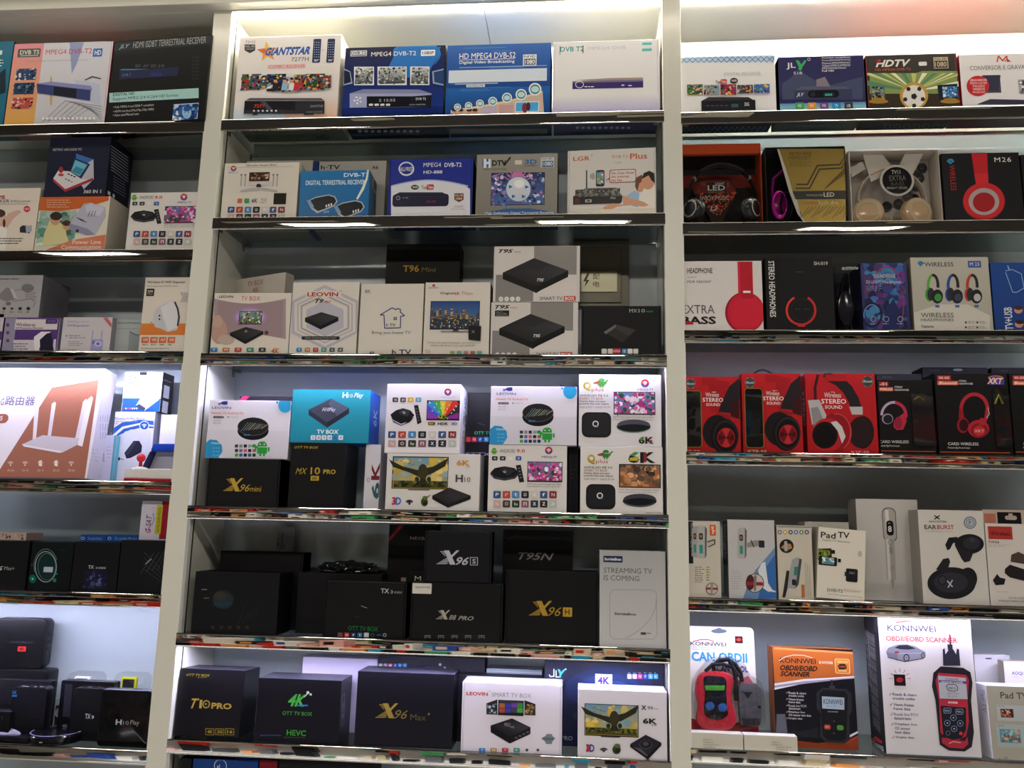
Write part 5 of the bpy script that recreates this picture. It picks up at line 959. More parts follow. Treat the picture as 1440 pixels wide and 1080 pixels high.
RR(602, 593.5, 612, 598, 1, '5a4a30'); T('8K', 603, 594.3, 611, 597.2, 'e0b050', 1); T('HDR', 615.5, 594, 630, 598, '3a3a40', 2); T('3D', 635, 594, 643, 598, '4a5ab0', 2)
LOGO2(630, 551.5, 5); T('MEIQ-IT', 621, 557.5, 641, 560.5, 'c8b4c0')
ICO(546, 606.5, 11, 9.5, 14.1, APPS1); ICO(546, 619, 11, 9.5, 14.1, APPS2)
face('R'); T('NET', 653, 560, 657.5, 576, '2a4aa0', 1, 0, -1); T('CTIC', 651.5, 580, 656, 600, '2a2a34', 1, 0, -1); T('GOLD', 650, 606, 655, 627, '9a7830', 1, 0, -1)
B8 = bx('tv_box_package', 'white app icon carton with pink flower picture on the lit middle shelf', 'C4', 686.5, 797, 626, col='dad6d4', side='c0bcbc', d=.07)
meiq(685, 625.5, 1.0, .985)
B9 = bx('tv_box_package', 'white disc box carton stacked on the flower picture carton', 'C4', 689.5, 811, 543.5, on=B8, col='dfdce6', side='c8c4ce', d=.07)
leo(689.5, 543.5)
bx('tv_box_package', 'black carton gap filler right of the flower picture carton', 'C4', 799, 813, 627, s=.04, d=.09, col='17171b', side='101014'); CUR.root['label'] = 'narrow black carton end between the flower carton and the lower gold letter carton'
TL(802, 660, 810, 3, 6, '3a3a44', 1)
def qplus(x, y, top):
    T('Q', x + 8, y + (11 if top else 12), x + 19, y + (24 if top else 26), '9a8428', 2); T('Q', x + 9, y + 12, x + 18.5, y + 23.5, 'c0a838', 1); T('plus', x + 20, y + 19, x + 37, y + 26, 'b85050')
    ROBOT(x + 34, y + 12, 6.4, '3c8038'); P([(x + 22, y + 12), (x + 31, y + 9), (x + 31, y + 14), (x + 23, y + 14)], '8a5030'); LN([(x + 38, y + 13), (x + 43, y + 8)], 2, '3c8038')
    T('ANDROID PIE 9.0', x + 3, y + 28.5, x + 43, y + 31.8, '5a7a40', 1); T('SMART TV BOX', x + 3, y + 32.8, x + 36, y + 36, 'b04a3c', 1); T('Smarter, faster and more', x + 3, y + 36.8, x + 39, y + 39.8, '4a4644', 1); T('powerful than ever chipset', x + 3, y + 40.4, x + 44, y + 43.6, '4a4644', 1); T('4GB RAM + 64GB ROM', x + 3, y + 45, x + 46, y + 48, 'a08c78', 1)
    RR(x + 6, y + 53.5, x + 47.5, y + 89, 9, '1b1a1c'); RR(x + 8, y + 55, x + 45.5, y + 85, 8, '222124'); G(x + 25.5, y + 70, 4.4, 4.4, 1.6, 'd8d8dc'); E(x + 28, y + 73.4, 1.4, 1.4, '4ab0a8', 8)
bt = bx('tv_box_package', 'lower of two white cartons with a gold capital letter, brown desert picture', 'C4', 816, 932, 628, col='dcd8d6', side='c4c0c0', d=.075)
qplus(818, 627, 0); T('6K', 883.5, 635, 922, 651, '202020', 2); P([(886, 641), (892, 636), (899, 636), (893, 641)], '3a9a50'); P([(885, 644), (898, 642), (897, 648), (886, 648)], 'c8b030'); P([(905, 636), (909, 636), (909, 650), (905, 650)], '8a2c34')
R(870.5, 652.5, 929, 685.5, '1c1a1a'); PIC(872, 654, 927.5, 684.5, ('705a4c', '8a5a3c'), ['c08050', '6a5444', 'a86a40', 'd8a070', '503c34', '90705c'], 30, 191, .22); LN([(913, 668), (908, 663), (920, 666)], 1.6, '20140e'); T('(NOTE: When connect TV resolution give it 4k60hz', 870, 687.5, 927, 690, '7a7470'); T('please remember to use quick contrast 4k.)', 870, 690.8, 924, 693.2, '7a7470')
E(899.5, 704.5, 24, 8.5, '2a2a30'); E(899.5, 702, 23, 7.6, '3c3c44'); E(899.5, 706, 23, 5.6, '14141a'); G(899.5, 704, 23, 8, .9, '4a6a60', 200, 340); T('MADE IN CHINA', 908, 720, 930, 722.2, '6a6664')
tp = bx('tv_box_package', 'upper of two white cartons with a gold capital letter, pink flower picture', 'C4', 814, 930, 527, on=bt, col='dcd9dc', side='c8c4c8', d=.07, s=.014)
qplus(812, 526, 1); LOGO2(907, 539, 5.8); T('MEIQ-IT', 896.5, 546.5, 919, 549.8, '4a4a70', 1); R(863, 551, 921.5, 583, '1c1a1c'); PIC(864, 552, 920.5, 581.8, ('5a88b8', '7a5888'), FLOW, 52, 193, .15)
R(868, 583, 869, 585, '333'); R(915, 583, 916, 585, '333'); T('(NOTE: When connect TV resolution give it 4k60hz', 862, 585.5, 919, 588, '7a7470'); T('please remember to use quick contrast 4k.)', 862, 588.8, 918, 591, '7a7470')
E(891, 600, 24, 8.5, '2a2a30'); E(891, 597.5, 23, 7.4, '4a4a54'); E(891, 602, 23, 5.4, '141418'); G(891, 600, 23.5, 8, .9, '4a7a60', 200, 340); T('6K', 898, 614, 919.5, 624, '201c1c', 2); P([(899, 617), (905, 614.2), (906, 617), (901, 620)], '50903c'); R(913, 619, 917, 623.6, '8c3c34')
bx('tv_box_package', 'black carton peeking out behind the upper gold letter carton', 'C4', 786, 830, 541, s=.10, d=.06, col='1a1c2c', side='12131c'); TL(790, 544, 810, 1, 2, '4a5068', .8)

# ================================================================== row 4, right bay
def stereo(x, y, x2, sil):
    """red carton printed headphones; x,y = top left of the box, x2 right"""
    if not sil:
        P([(x + 46, y + 2), (x2 - 15, y + 8), (x2 - 29, y + 50), (x + 49, y + 50)], 'a01820')
        P([(x2 - 6, y + 6), (x2 - 1, y + 2), (x2 - 1, y + 32), (x2 - 8, y + 52), (x2 - 31, y + 50), (x2 - 26, y + 36), (x2 - 16, y + 14)], '241c20'); P([(x2 - 12, y + 34), (x2 - 1, y + 36), (x2 - 1, y + 60), (x2 - 14, y + 56)], '3a1014'); P([(x2 - 34, y + 50), (x2 - 12, y + 55), (x2 - 14, y + 60), (x2 - 33, y + 56)], '8a1c20')
        E(x2 - 33, y + 78, 20, 24, '1c161a', 26); E(x2 - 22, y + 84, 20, 25, '120e12', 30); E(x2 - 20, y + 84, 18, 23, '2a2428', 28); E(x2 - 20, y + 85, 16, 20, '0e0c0e', 28); E(x2 - 20, y + 86, 12.5, 14, 'a01c24', 26); E(x2 - 20, y + 86, 11, 12.6, '6a1018', 26)
        for a0 in (60, 240): P([(x2 - 20, y + 86)] + [(x2 - 20 + 11.5 * math.cos(math.radians(a0 + i * 10)), y + 86 - 13 * math.sin(math.radians(a0 + i * 10))) for i in range(7)], 'b82c34')
        for a0 in (-20, 160): P([(x2 - 20, y + 86)] + [(x2 - 20 + 11.5 * math.cos(math.radians(a0 + i * 10)), y + 86 - 13 * math.sin(math.radians(a0 + i * 10))) for i in range(5)], '48080e')
def redtxt(x, y, k=1.0):
    T('Wireless', x + 4, y, x + 23 * k, y + 6 * k, 'd8c8c0', 1); TL(x + 13, y - 1, x + 21, 1, 1, 'd8c8c0', .8); T('STEREO', x, y + 7.5 * k, x + 29 * k, y + 13 * k, 'e8e0dc', 1); T('SOUND', x + 5, y + 15 * k, x + 24.5 * k, y + 19 * k, 'e0d4d0', 1)
def rope(B, u0, u1, hgt, lab):
    """twisted rope handle standing out of the carton top"""
    a = B.w * u0; c = B.w * u1; pts = []
    for i in range(25):
        t = i / 24; pts.append((a + (c - a) * t, B.d * .45, B.h - .002 + hgt * math.sin(math.pi * t) ** .7))
    b = tube(pts, lambda t: .0019 + .0005 * math.sin(t * 60), 7)
    o = link('rope_handle', smooth(mesh_bm(b, '17151a')), B.root, M['plastic']); return o
def window(B, ux0, ux1, uz0, uz1, frame, inside):
    """die-cut window: dark recess, plastic sheet, printed rim"""
    x0, x1, z0, z1 = B.w * ux0, B.w * ux1, B.h * uz0, B.h * uz1
    link('window_recess', mesh_bm(prism(rrect(x0, z0, x1, z1, .006, 4), -.0019, -.0015), inside), B.root, M['card'])
    if frame:
        o = rrect(x0 - .0018, z0 - .0018, x1 + .0018, z1 + .0018, .0075, 4); i_ = rrect(x0, z0, x1, z1, .006, 4); b = bmesh.new()
        vo = [b.verts.new((x, -.0023, z)) for x, z in o]; vi = [b.verts.new((x, -.0023, z)) for x, z in i_]
        for k in range(len(o)): b.faces.new((vo[k], vi[k], vi[(k + 1) % len(o)], vo[(k + 1) % len(o)]))
        bmesh.ops.recalc_face_normals(b, faces=b.faces); bmesh.ops.solidify(b, geom=b.faces[:], thickness=.0005)
        link('window_rim', mesh_bm(b, frame), B.root, M['card'])
    return (x0, x1, z0, z1)
def cup_shape(name, B, cx, cz, rx, rz, col, y=-.004, parent=None, m='shiny', t=.006):
    b = lathe([(0, y + t * 0 - .0), (.62, y), (.8, y + t * .15), (.97, y + t * .5), (1, y + t), (.9, y + t * 1.1)], 22, 'y')
    for v in b.verts: v.co = Vector((cx + v.co.x * rx, -v.co.y if False else v.co.y, cz + v.co.z * rz))
    for v in b.verts: pass
    return link(name, smooth(mesh_bm(b, col)), parent or B.root, M[m])
def film(B, x0, x1, z0, z1, y=-.0065):
    b = bm_box(x0 - .002, x1 + .002, y, y + .0004, z0 - .002, z1 + .002, 0); return link('clear_window', mesh_bm(b), B.root, M['clear'])
for i, (x0, x1, y, lb, hx) in enumerate(((950, 1041, 529.5, 'red stereo headphone carton beside the right post', (.33, .70)), (1044, 1128, 525, 'red stereo headphone carton, second from the right post', (.22, .62)))):
    B = bx('headphone_package', lb, 'R4', x0, x1, y, col='b01c22', side='8c161a', d=.075, m='gloss')
    FULL('b81e26', 'a81a20'); stereo(x0, y, x1, 0); redtxt(988 if i == 0 else 1073, 552 if i == 0 else 550, 1)
    xb = 971 if i == 0 else 1054.5; yb = 539.5 if i == 0 else 538; E(xb, yb, 7.4, 7.6, '8a9a90', 6); E(xb, yb, 6.4, 6.6, '3a4448', 18); T('8Sound', xb - 5, yb - 1.6, xb + 5, yb + 1.6, 'd0d4d0', 1)
    R(x0 + 37, y + 2, x0 + 57, y + 12, 'a0181e') if i == 0 else R(x0 + 32, y + 2, x0 + 50, y + 12, 'a0181e')
    T('KTP-50', x0 + 8, 632.5, x0 + 34, 637.5, 'c8a8a0', 1)
    W4 = window(B, .12 if i == 0 else .05, .39 if i == 0 else .335, .07, .80, '9c7a28', '0c0c10'); film(B, *W4, y=-.0052)
    xm = (W4[0] + W4[1]) / 2; cup_shape('boxed_ear_cup', B, xm + .002, B.h * .36, .009, .034, '1c2230', y=-.0046, t=.0026)
    rope(B, hx[0], hx[1], .006 if i == 0 else .016, '')
B = bx('headphone_package', 'wide red headphone carton with silver trimmed headphones printed, third from the post', 'R4', 1134, 1233, 525, col='b01c22', side='8c161a', d=.08, m='gloss')
FULL('b81e26', 'a81a20')
LN([(1166, 529), (1180, 536), (1192, 548), (1200, 562), (1204, 574)], 15, '241c20'); LN([(1150, 528), (1146, 545), (1147, 570)], 4, '3c1418'); LN([(1160, 527), (1176, 531)], 8, '2c2024')
P([(1194, 572), (1213, 572), (1213, 583), (1198, 583)], 'b8b4b4'); P([(1136, 563), (1152, 562), (1162, 584), (1160, 592), (1150, 584), (1142, 598)], 'b4b0b2'); P([(1140, 574), (1150, 572), (1158, 590), (1145, 606)], '8a8688')
E(1213, 608, 16, 23, '1a1418', 28); E(1210, 608, 17, 22, '28181c', 28); E(1176, 608, 22, 28, '8c1820', 32); E(1164, 612, 23, 24, 'b02028', 30); E(1160, 612, 18, 19, '180e12', 28); E(1160, 613, 15, 15, '0c080a', 26); P([(1176, 592), (1184, 600), (1189, 614), (1184, 624), (1178, 606), (1168, 594)], 'c8c4c4'); G(1176, 608, 21, 27, 1.6, 'd04048', -60, 100)
redtxt(1155, 552, 1.2); E(1220, 536.5, 8.4, 8.4, '7a8474', 6); E(1220, 536.5, 7.2, 7.2, '34423c', 18); T('8Sound', 1214, 534.5, 1226, 538, 'c8ccc4', 1); R(1160, 527, 1190, 536, 'ac1a20'); T('KTP-50', 1197, 634, 1222, 637, 'c8a8a0', 1)
face('L'); T('STEREO', 1129, 550, 1132, 600, 'd8c8c4', 1, 0, 1)
rope(B, .26, .60, .008, '')
def xkt(B, x, y, t1, t2):
    T('x', x, y, x + .1, y + .1, '131214')
B = bx('headphone_package', 'black card headphone carton with a printed red and pink folding headphone', 'R4', 1236, 1314, 534, col='131214', side='0d0c0e', d=.07, m='gloss')
R(1236, 537, 1249, 543, 'a8242c'); T('-01', 1237, 538, 1247, 542, 'e8d0c8', 1); R(1236, 544.5, 1256, 550, 'c85030'); T('WIRELESS', 1237, 545.5, 1255, 549, 'f0e0d8', 1); T('STEREO', 1258, 543, 1269, 545.6, 'd0d0d0', 1); T('HEADPHONES', 1258, 547, 1278, 549.6, 'd0d0d0', 1)
G(1257, 584, 19, 20, 3.6, 'b8a0b8', 85, 180, 18); G(1257, 584, 19, 20, 4.4, 'b83048', -10, 85, 18); E(1248, 589, 8, 7.5, '9c90a0', 20); E(1248.5, 589.5, 6.6, 6.2, '201c24', 18); P([(1257, 592), (1264, 586), (1272, 580), (1275, 592), (1270, 604), (1261, 605), (1256, 600)], 'b02c44'); E(1263, 595, 5.4, 9, '8c2038', 16)
T('CARD WIRELESS', 1237, 619, 1278, 623, 'b8b8b4', 1); T('headphones', 1237, 625, 1265, 629, 'a0a09c', 1); R(1236, 633.5, 1315, 634.6, 'b05028')
W4 = window(B, .60, .985, .12, .80, None, '1c1a1c'); film(B, *W4, y=-.0066); cup_shape('boxed_ear_cup', B, W4[0] + .032, B.h * .42, .013, .034, 'a8a8ac', y=-.0058, t=.003, m='shiny'); cup_shape('boxed_ear_cup', B, W4[0] + .019, B.h * .42, .017, .031, '2a2628', y=-.0052, t=.003)
b = tube([(W4[0] + .004, -.0045, W4[3] - .012), (W4[0] + .014, -.0048, W4[3] - .005), (W4[0] + .026, -.003, W4[3] - .013)], .0022, 6); link('boxed_headband', smooth(mesh_bm(b, '6a5a28')), B.root, M['shiny'])
for i, (x0, x1, y, lb) in enumerate(((1317.5, 1421, 525, 'black headphone carton with a printed red headphone and a purple logo'), (1423.5, 1530, 525, 'black headphone carton cut off by the right frame edge'))):
    B = bx('headphone_package', lb, 'R4', x0, x1, y, col='121113', side='0c0b0d', d=.07, m='gloss'); o = x0 - 1317.5
    R(1318 + o, 528, 1337 + o, 534.4, 'a8242c'); T('XK-S05', 1320 + o, 529.5, 1335 + o, 533, 'e8d0c8', 1); R(1318 + o, 535.5, 1347.5 + o, 541.5, 'cc5830'); T('Bluetooth', 1320 + o, 536.5, 1346 + o, 540.6, 'f4e4d8', 1, 1); T('STEREO', 1348.5 + o, 534.5, 1359 + o, 537, 'c8c8c8', 1); T('HEADPHONES', 1348.5 + o, 538.3, 1368 + o, 540.8, 'c8c8c8', 1)
    if i == 0:
        P([(1388, 540), (1392, 530), (1403, 528), (1412, 531), (1412, 541), (1392, 541)], '4a3a90'); T('XKT', 1388, 531.5, 1411, 540, 'e8c8a0', 2, 1); G(1400, 533, 12, 5, 1.2, 'd07030', 20, 160)
        G(1370, 575, 21, 23, 5, 'a82834', 0, 180, 26); P([(1386, 575), (1391, 575), (1389, 590), (1384, 588)], 'a82834'); P([(1349, 575), (1354, 575), (1356, 590), (1348, 588)], '8c1c28'); LN([(1389, 573), (1391, 582), (1386, 590)], 1.2, 'b0b0b8'); E(1354, 598, 8.5, 11, '8c1c28', 22); E(1355, 598, 6.4, 8.6, '300c14', 18); E(1376, 603, 15, 12.5, 'a8242f', 26); E(1377, 605, 12, 10, '7c1a24', 24); E(1377, 606, 8.5, 7.2, 'b82c36', 20); T('XKT', 1370, 604, 1384, 608, 'd8a0a0', 1); P([(1378, 588), (1388, 588), (1386, 598), (1376, 598)], 'a82834')
        W4 = window(B, .775, .985, .10, .80, None, '181618'); film(B, *W4, y=-.0066); cup_shape('boxed_ear_cup', B, W4[0] + .012, B.h * .38, .010, .026, '201e22', y=-.0058, t=.003)
        b = tube([(W4[0] + .003, -.003, W4[3] - .03), (W4[0] + .010, -.0048, W4[3] - .012), (W4[0] + .018, -.003, W4[3] - .03)], .0025, 6); link('boxed_headband', smooth(mesh_bm(b, '8a8430')), B.root, M['shiny'])
    T('CARD WIRELESS', 1333 + o, 622, 1376 + o, 626, 'c0c0bc', 1); T('headphones', 1333 + o, 628, 1364 + o, 631.5, 'a8a8a4', 1); R(x0 + 1, 635, x1 - 1, 636.2, 'b05028')
for x0, x1, y, lb in ((1235, 1300, 526, 'dark carton top behind the black folding headphone carton'), (1301, 1394, 516.5, 'dark hang tab carton behind the purple logo carton'), (1399, 1480, 517, 'dark carton behind the cut off headphone carton')):
    B = bx('headphone_package', lb, 'R4', x0, x1, y, s=.10, d=.06, col='1c1b1e', side='121114'); TL(x0 + 6, y + 4, x0 + 22, 1, 2, '4a4a4e', .8)
    if x0 == 1301: E(1347, 520, 7, 1.8, '8a8e90')
# ================================================================== row 5, left bay
B1 = bx('tv_box_package', 'black carton with pale max lettering cut by the left frame edge', 'L5', -70, 38.5, 760, col='121316', side='0c0d10', d=.09)
T('X96', -32, 795, 4, 802, 'a8acb0', 1, 1); T('Max+', 6, 796.5, 20, 801.5, 'a0a4a8', 1)
B1a = bx('gadget_package', 'pink patterned flat carton lying on the leftmost black carton', 'L5', -30, 37, 748.5, on=B1, col='c0a8a0', side='a08c88', d=.06, s=.05)
PIC(-28, 750, 36, 759, 'c4aca4', ['3a3034', 'd8c8c0', 'b09890', '6a5658'], 16, 201, .35)
bx('tv_box_package', 'black carton with two glowing teal rings and a blank price sticker', 'L5', 42, 101, 762, col='0e1114', side='0a0c0e', d=.085, m='gloss')
FULL('10181a', '0c1212'); G(64.5, 796, 17, 24.5, 1.1, '4a6668', 20, 200); G(64.5, 797, 15.5, 22, 1.2, '86989a'); G(66, 797, 13, 19, .8, '5a7a7c'); E(66, 798, 12, 17.5, '0f2a2c', 26); RR(61.5, 797, 74.5, 804.5, .8, 'a8b0c8'); E(46, 814, 5, 6, '0f5a54'); E(46, 814, 1.6, 1.6, '6ac8c0', 8); E(77, 816, 2.4, 2.8, '157a64', 10); E(80, 807, 1.4, 1.4, '157a64', 8); E(45, 794, 1.3, 1.3, '3a4a4c', 8); TL(84, 773, 94, 1, 2, '1c3c3c', .8)
bx('tv_box_package', 'black carton with grey mini lettering over a dark blue picture', 'L5', 102, 166, 762, col='111216', side='0c0c10', d=.085)
T('TX', 124, 795, 132, 799.5, 'c0c2c8', 1); T('3', 134, 797, 137, 800, 'a0a2a8'); T('mini', 138.5, 796.5, 148.5, 800, 'a0a2a8', 1); PIC(118, 802, 149, 828, ('16182c', '12132a'), ['22264a', '2c3458', '14163a', '4a5070'], 16, 205, .2)
bx('tv_box_package', 'black carton with a crossed line pattern beside the left post', 'L5', 167.5, 233, 760, col='121317', side='0c0c10', d=.09)
for i in range(4): LN([(198 + i * 8, 806 - i * 1.5), (216 + i * 8, 778 - i * 2)], .6, '4a4c54'); LN([(202, 776 + i * 8), (226, 800 + i * 6)], .6, '3c3e46')
LN([(205, 793), (213, 786)], 1.2, '9a9ca4')
B8a = CUR
for x0, x1, lb in ((109.5, 146, 'bright blue modem carton behind the mini lettering carton'), (147, 196, 'bright blue modem carton behind the crossed line carton')):
    bx('modem_package', lb, 'L5', x0, x1, 752, s=.105, d=.05, col='1a4c98', side='143a78'); G(x0 + 7, 757, 2.6, 2, .7, 'c8d0e0'); T('3G mobile Modem', x0 + 14, 755, x1 - 3, 759, '8ab0dc', 1)
bx('receiver_package', 'white and red carton with vertical lettering standing on the crossed line carton', 'L5', 197.5, 238, 704.5, on=B8a, s=.03, d=.05, col='c0bccc', side='8c1c2c')
R(226, 704, 240, 758, '8c1c2c'); R(219, 710, 227.5, 751, 'b0a828'); T('HD RECEIVER MODEL', 221.5, 713, 225.5, 748, '3a3a20', 0, 0, -1); T('G-SAT', 205, 724, 213, 749, '6a3c70', 1, 1, -1); T('G', 205, 744, 212, 749, 'b03048', 1, 1, -1); LN([(215, 722), (217, 730), (214, 738)], .8, '4a4a8a'); TL(215, 714, 219, 3, 4, '8a88a0', .7)

# ================================================================== row 5, middle bay
bx('leaflet', 'small white leaflet leaning at the back of the dark shelf', 'C5', 386.5, 411, 741, s=.168, d=.004, col='7c8084', side='5a5c60', cat='leaflet'); 
RR(388, 742.5, 393, 753, .2, '8a8470'); R(396, 750, 397.4, 772, '2e3034'); R(389, 756, 391.5, 759, '2c2e32'); R(389, 763, 392, 768, '3a3c40'); RR(393, 765, 401, 773, 1, '5c6064')
ba = bx('tv_box_package', 'plain black carton at the back left of the dark shelf', 'C5', 306, 424, 776, s=.105, d=.055, col='131316', side='0d0d10', style='mailer')
TL(312, 781, 330, 1, 2, '222', .8)
bx('tv_box_package', 'large black carton with a faint globe at the left end of the dark shelf', 'C5', 271.5, 391, 805, col='121316', side='0b0b0e', d=.085, right='08080a')
E(314, 843, 15, 13.5, '22262a'); E(314, 845, 14, 11, '1e3038'); E(310, 838, 9, 6, '34302e'); 
for i in range(9): LN([(335 + i * 5, 880 - i * 3), (344 + i * 4, 850 + (i * 13) % 16)], .7, '1c2a34')
for i in range(6): LN([(301 + i * 4, 852), (305 + i * 4, 846)], .8, '2c4a54')
LN([(284, 829), (291, 829)], .9, '8a8c90'); LN([(287, 841), (294, 841)], .8, '7a7c80'); ICO(297, 880, 5, 4.4, 12, '3a2c2c 342c2c 3a2c2c 3a2c2c 3a2c2c')
bb = bx('tv_box_package', 'black carton behind, left of the green lettered carton', 'C5', 417, 535, 806.5, s=.06, d=.06, col='121215', side='0c0c0e')
TL(430, 812, 446, 1, 2, '24242a', .8)
# crumpled black plastic bag lying on it
rb = root('plastic_bag', 'crumpled black plastic bag lying on top of a black carton', 'bag', Matrix.Translation((at(490, 800, .08).x, .092, bb.topz + .0005)))
rnd = random.Random(11); b = bmesh.new(); bmesh.ops.create_icosphere(b, subdivisions=4, radius=1)
from mathutils import noise as NZ
for v in b.verts:
    p = v.co.copy(); k = 1 + .35 * NZ.noise(p * 2.6) + .16 * NZ.noise(p * 7)
    x_, y_, z_ = p.x * .066 * k, p.y * .024 * k, p.z * .016 * (k + .5 * NZ.noise(Vector((p.x * 5, p.y * 3, 3)))); v.co = (x_, y_, max(z_ + .008, .0005))
link('bag_film', smooth(mesh_bm(b, '16171a')), rb, M['shiny'])
b = bmesh.new()
for k in range(4):
    pts = [(-.06 + .12 * i / 14 + .004 * math.sin(i + k), -.01 + .006 * math.sin(i * .9 + k * 2), .019 + .004 * math.sin(i * 1.3 + k)) for i in range(15)]; b = tube(pts, .0011, 6, bm=b)
link('bag_tie', smooth(mesh_bm(b, '202226')), rb, M['shiny'])['kind'] = 'stuff'
bx('tv_box_package', 'black carton with green lettering and small coloured icons, bottom centre of the dark shelf', 'C5', 455.5, 571, 818, col='121214', side='0d0d0f', style='mailer', d=.045)
T('TX', 535.5, 827.5, 547, 834, 'b8b8bc', 1); T('3', 549, 830, 552.5, 834.5, 'a8a8ac'); T('mini', 554.5, 830.5, 565, 834.5, '9a9a9e'); LN([(508, 852), (516, 855)], .8, '9a9a9a'); LN([(498, 866), (505, 868)], .6, '3a3a3a'); T('OTT TV BOX', 489.5, 880, 531.5, 886.5, '146a38', 1)
ICO(475, 889.5, 7, 6.6, 9.2, '7a4a3c b0303c:N 2c3c6a:f 2a6a9c:t b8b4b0:p'); G(524, 893, 2.6, 2.6, .8, '2a6a48'); G(533, 896, 4, 4, 1.2, '2a6a98', 40, 140); G(541, 893, 2.6, 2.4, .8, 'b0b0b0')
bm_ = bx('tv_box_package', 'black carton with a partly hidden pale capital letter behind the centre', 'C5', 574, 614, 803, s=.055, d=.05, col='111114', side='0c0c0e'); T('M', 583, 810, 592, 817, 'c0bcb4', 1)
bp = bx('tv_box_package', 'black pro carton with silver lettering and a white sticker', 'C5', 577.5, 707, 819.5, col='121214', side='0d0d0f', style='mailer', d=.041)
RR(580, 819.8, 607, 834.5, 1, 'cfccc4'); T('Android 9.0 4+32G', 584, 824, 605, 827, '4a4a4a', 1); XLOGO(614, 858, 633, 871, 'a8a498'); T('88', 631.5, 864.5, 641.5, 871.5, 'a8a498', 0, 1); T('PRO', 644, 866, 666, 872, 'a8a498', 1, 1)
for i in range(5): LN([(597.5 + i * 19, 898), (597.5 + i * 19, 893.5), (605 + i * 19, 893.5), (605 + i * 19, 898)], .6, '8a8a88'); T(['RAM', 'CPU', 'HDMI', 'WiFi', '4K'][i], 598.8 + i * 19, 894.5, 603.8 + i * 19, 896.5, '9a9a98')
bx('tv_box_package', 'small black carton with silver lettering standing on the pro carton', 'C5', 596.5, 691.5, 747, on=bp, col='141419', side='0d0d11', style='mailer', d=.045)
XLOGO(616, 774, 646, 794, 'b8b8c4'); T('96', 641, 783, 659, 794.5, 'b8b8c4', 1, 1); LN([(661.5, 784), (671.5, 784), (671.5, 794.5), (661.5, 794.5), (661.5, 783.5)], .8, 'b8b8c4'); T('S', 664, 786, 669, 792.5, 'b8b8c4', 1); face('R'); T('6K', 699, 775, 702, 786, '8a8a92', 1, 0, 1)
bx('tv_box_package', 'black carton with a red corner ribbon at the back of the dark shelf', 'C5', 544, 612, 738, s=.11, d=.05, col='121214', side='0c0c0e')
P([(546, 757), (546, 762), (568, 739), (561, 739)], '8a2028'); T('NEXBOX', 577, 754.5, 610, 759, '9c9a98'); T('KODI', 553, 745, 559, 755, '40181c'); R(564, 812, 571, 818, '8a8068')
bx('tv_box_package', 'black carton with grey slanted lettering behind and above the gold lettered carton', 'C5', 706, 805, 746, s=.085, d=.05, col='0f0f11', side='0a0a0c')
T('T95N', 729, 776.5, 779, 787, '7a787a', 1, 1); LN([(709, 765), (730, 748)], 1.4, '3c1218')
bx('tv_box_package', 'black carton with gold lettering and a boxed gold capital letter', 'C5', 710.5, 841.5, 803, col='121213', side='0c0c0d', style='mailer', d=.07)
XLOGO(746, 845, 776.5, 866, 'b08c34'); T('96', 771, 853.5, 789, 866, 'a88830', 0, 1); RR(791.5, 854, 804.5, 867, .5, 'b89238'); T('H', 794.5, 856.5, 801, 864.5, '2a2010', 1)
bx('tv_box_package', 'white streaming box carton with a rounded outline drawing by the right post', 'C5', 843, 936.5, 774.5, col='b4b4b4', side='8c8c8c', d=.08)
FULL('a8aaaa', 'c4c4c6'); RR(848.5, 781.5, 875.5, 790.5, .5, '242a4c'); T('ScrideBox', 850, 784, 874, 788, 'd8dce4', 2); T('STREAMING TV', 849, 798, 917, 805.5, '5a5a5c'); T('IS COMING', 849, 808.5, 899, 816, '5a5a5c')
q = [(x_, y_) for x_, y_ in ((863, 829), (918, 829.5), (923, 834), (924, 893), (919, 899), (863, 898.5), (857.5, 893), (857.5, 835), (863, 829))]; LN(q, .6, '8a8a8c')
LN([(923 - .35 * i * i, 842 + 6.2 * i - .11 * i * i) for i in range(12)], .6, '8a8a8c'); T('StrideBox', 864, 861, 895, 864.8, '6a4a50', 2); RR(901, 889, 908.5, 892.5, .3, '4a4a4c'); TL(909.5, 889.8, 917, 1, 2, '6a6a6c', 1.4)

# ================================================================== row 5, right bay
def devscale(x, y, w_, h_, c='a8a8a8'):
    P([(x + w_ * .2, y), (x + w_ * .8, y), (x + w_, y + h_ * .1), (x + w_ * .96, y + h_ * .9), (x + w_ * .7, y + h_), (x + w_ * .1, y + h_ * .98), (x, y + h_ * .9), (x + w_ * .02, y + h_ * .08)], c); P([(x + w_ * .8, y), (x + w_, y + h_ * .1), (x + w_ * .96, y + h_ * .9), (x + w_ * .8, y + h_)], '5a5a5c'); RR(x + w_ * .2, y + h_ * .22, x + w_ * .6, y + h_ * .42, 2, '2a2a2c'); T('88', x + w_ * .28, y + h_ * .27, x + w_ * .5, y + h_ * .37, 'd08048', 1); R(x + w_ * .25, y + h_ * .58, x + w_ * .6, y + h_ * .84, '3a8a7c')
bx('scale_package', 'luggage scale carton half hidden by the right post, orange tag on top', 'R5', 955, 1013.5, 732.5, col='c4bdb0', side='8a857c', d=.06)
R(955, 733, 974.5, 792, '1e1e20'); T('Electronic Luggage Scale', 971, 736, 974, 782, 'a8a8a8', 0, 0, 1); devscale(973, 740, 10, 44, '9a9a9a'); devscale(980, 739.5, 14, 46)
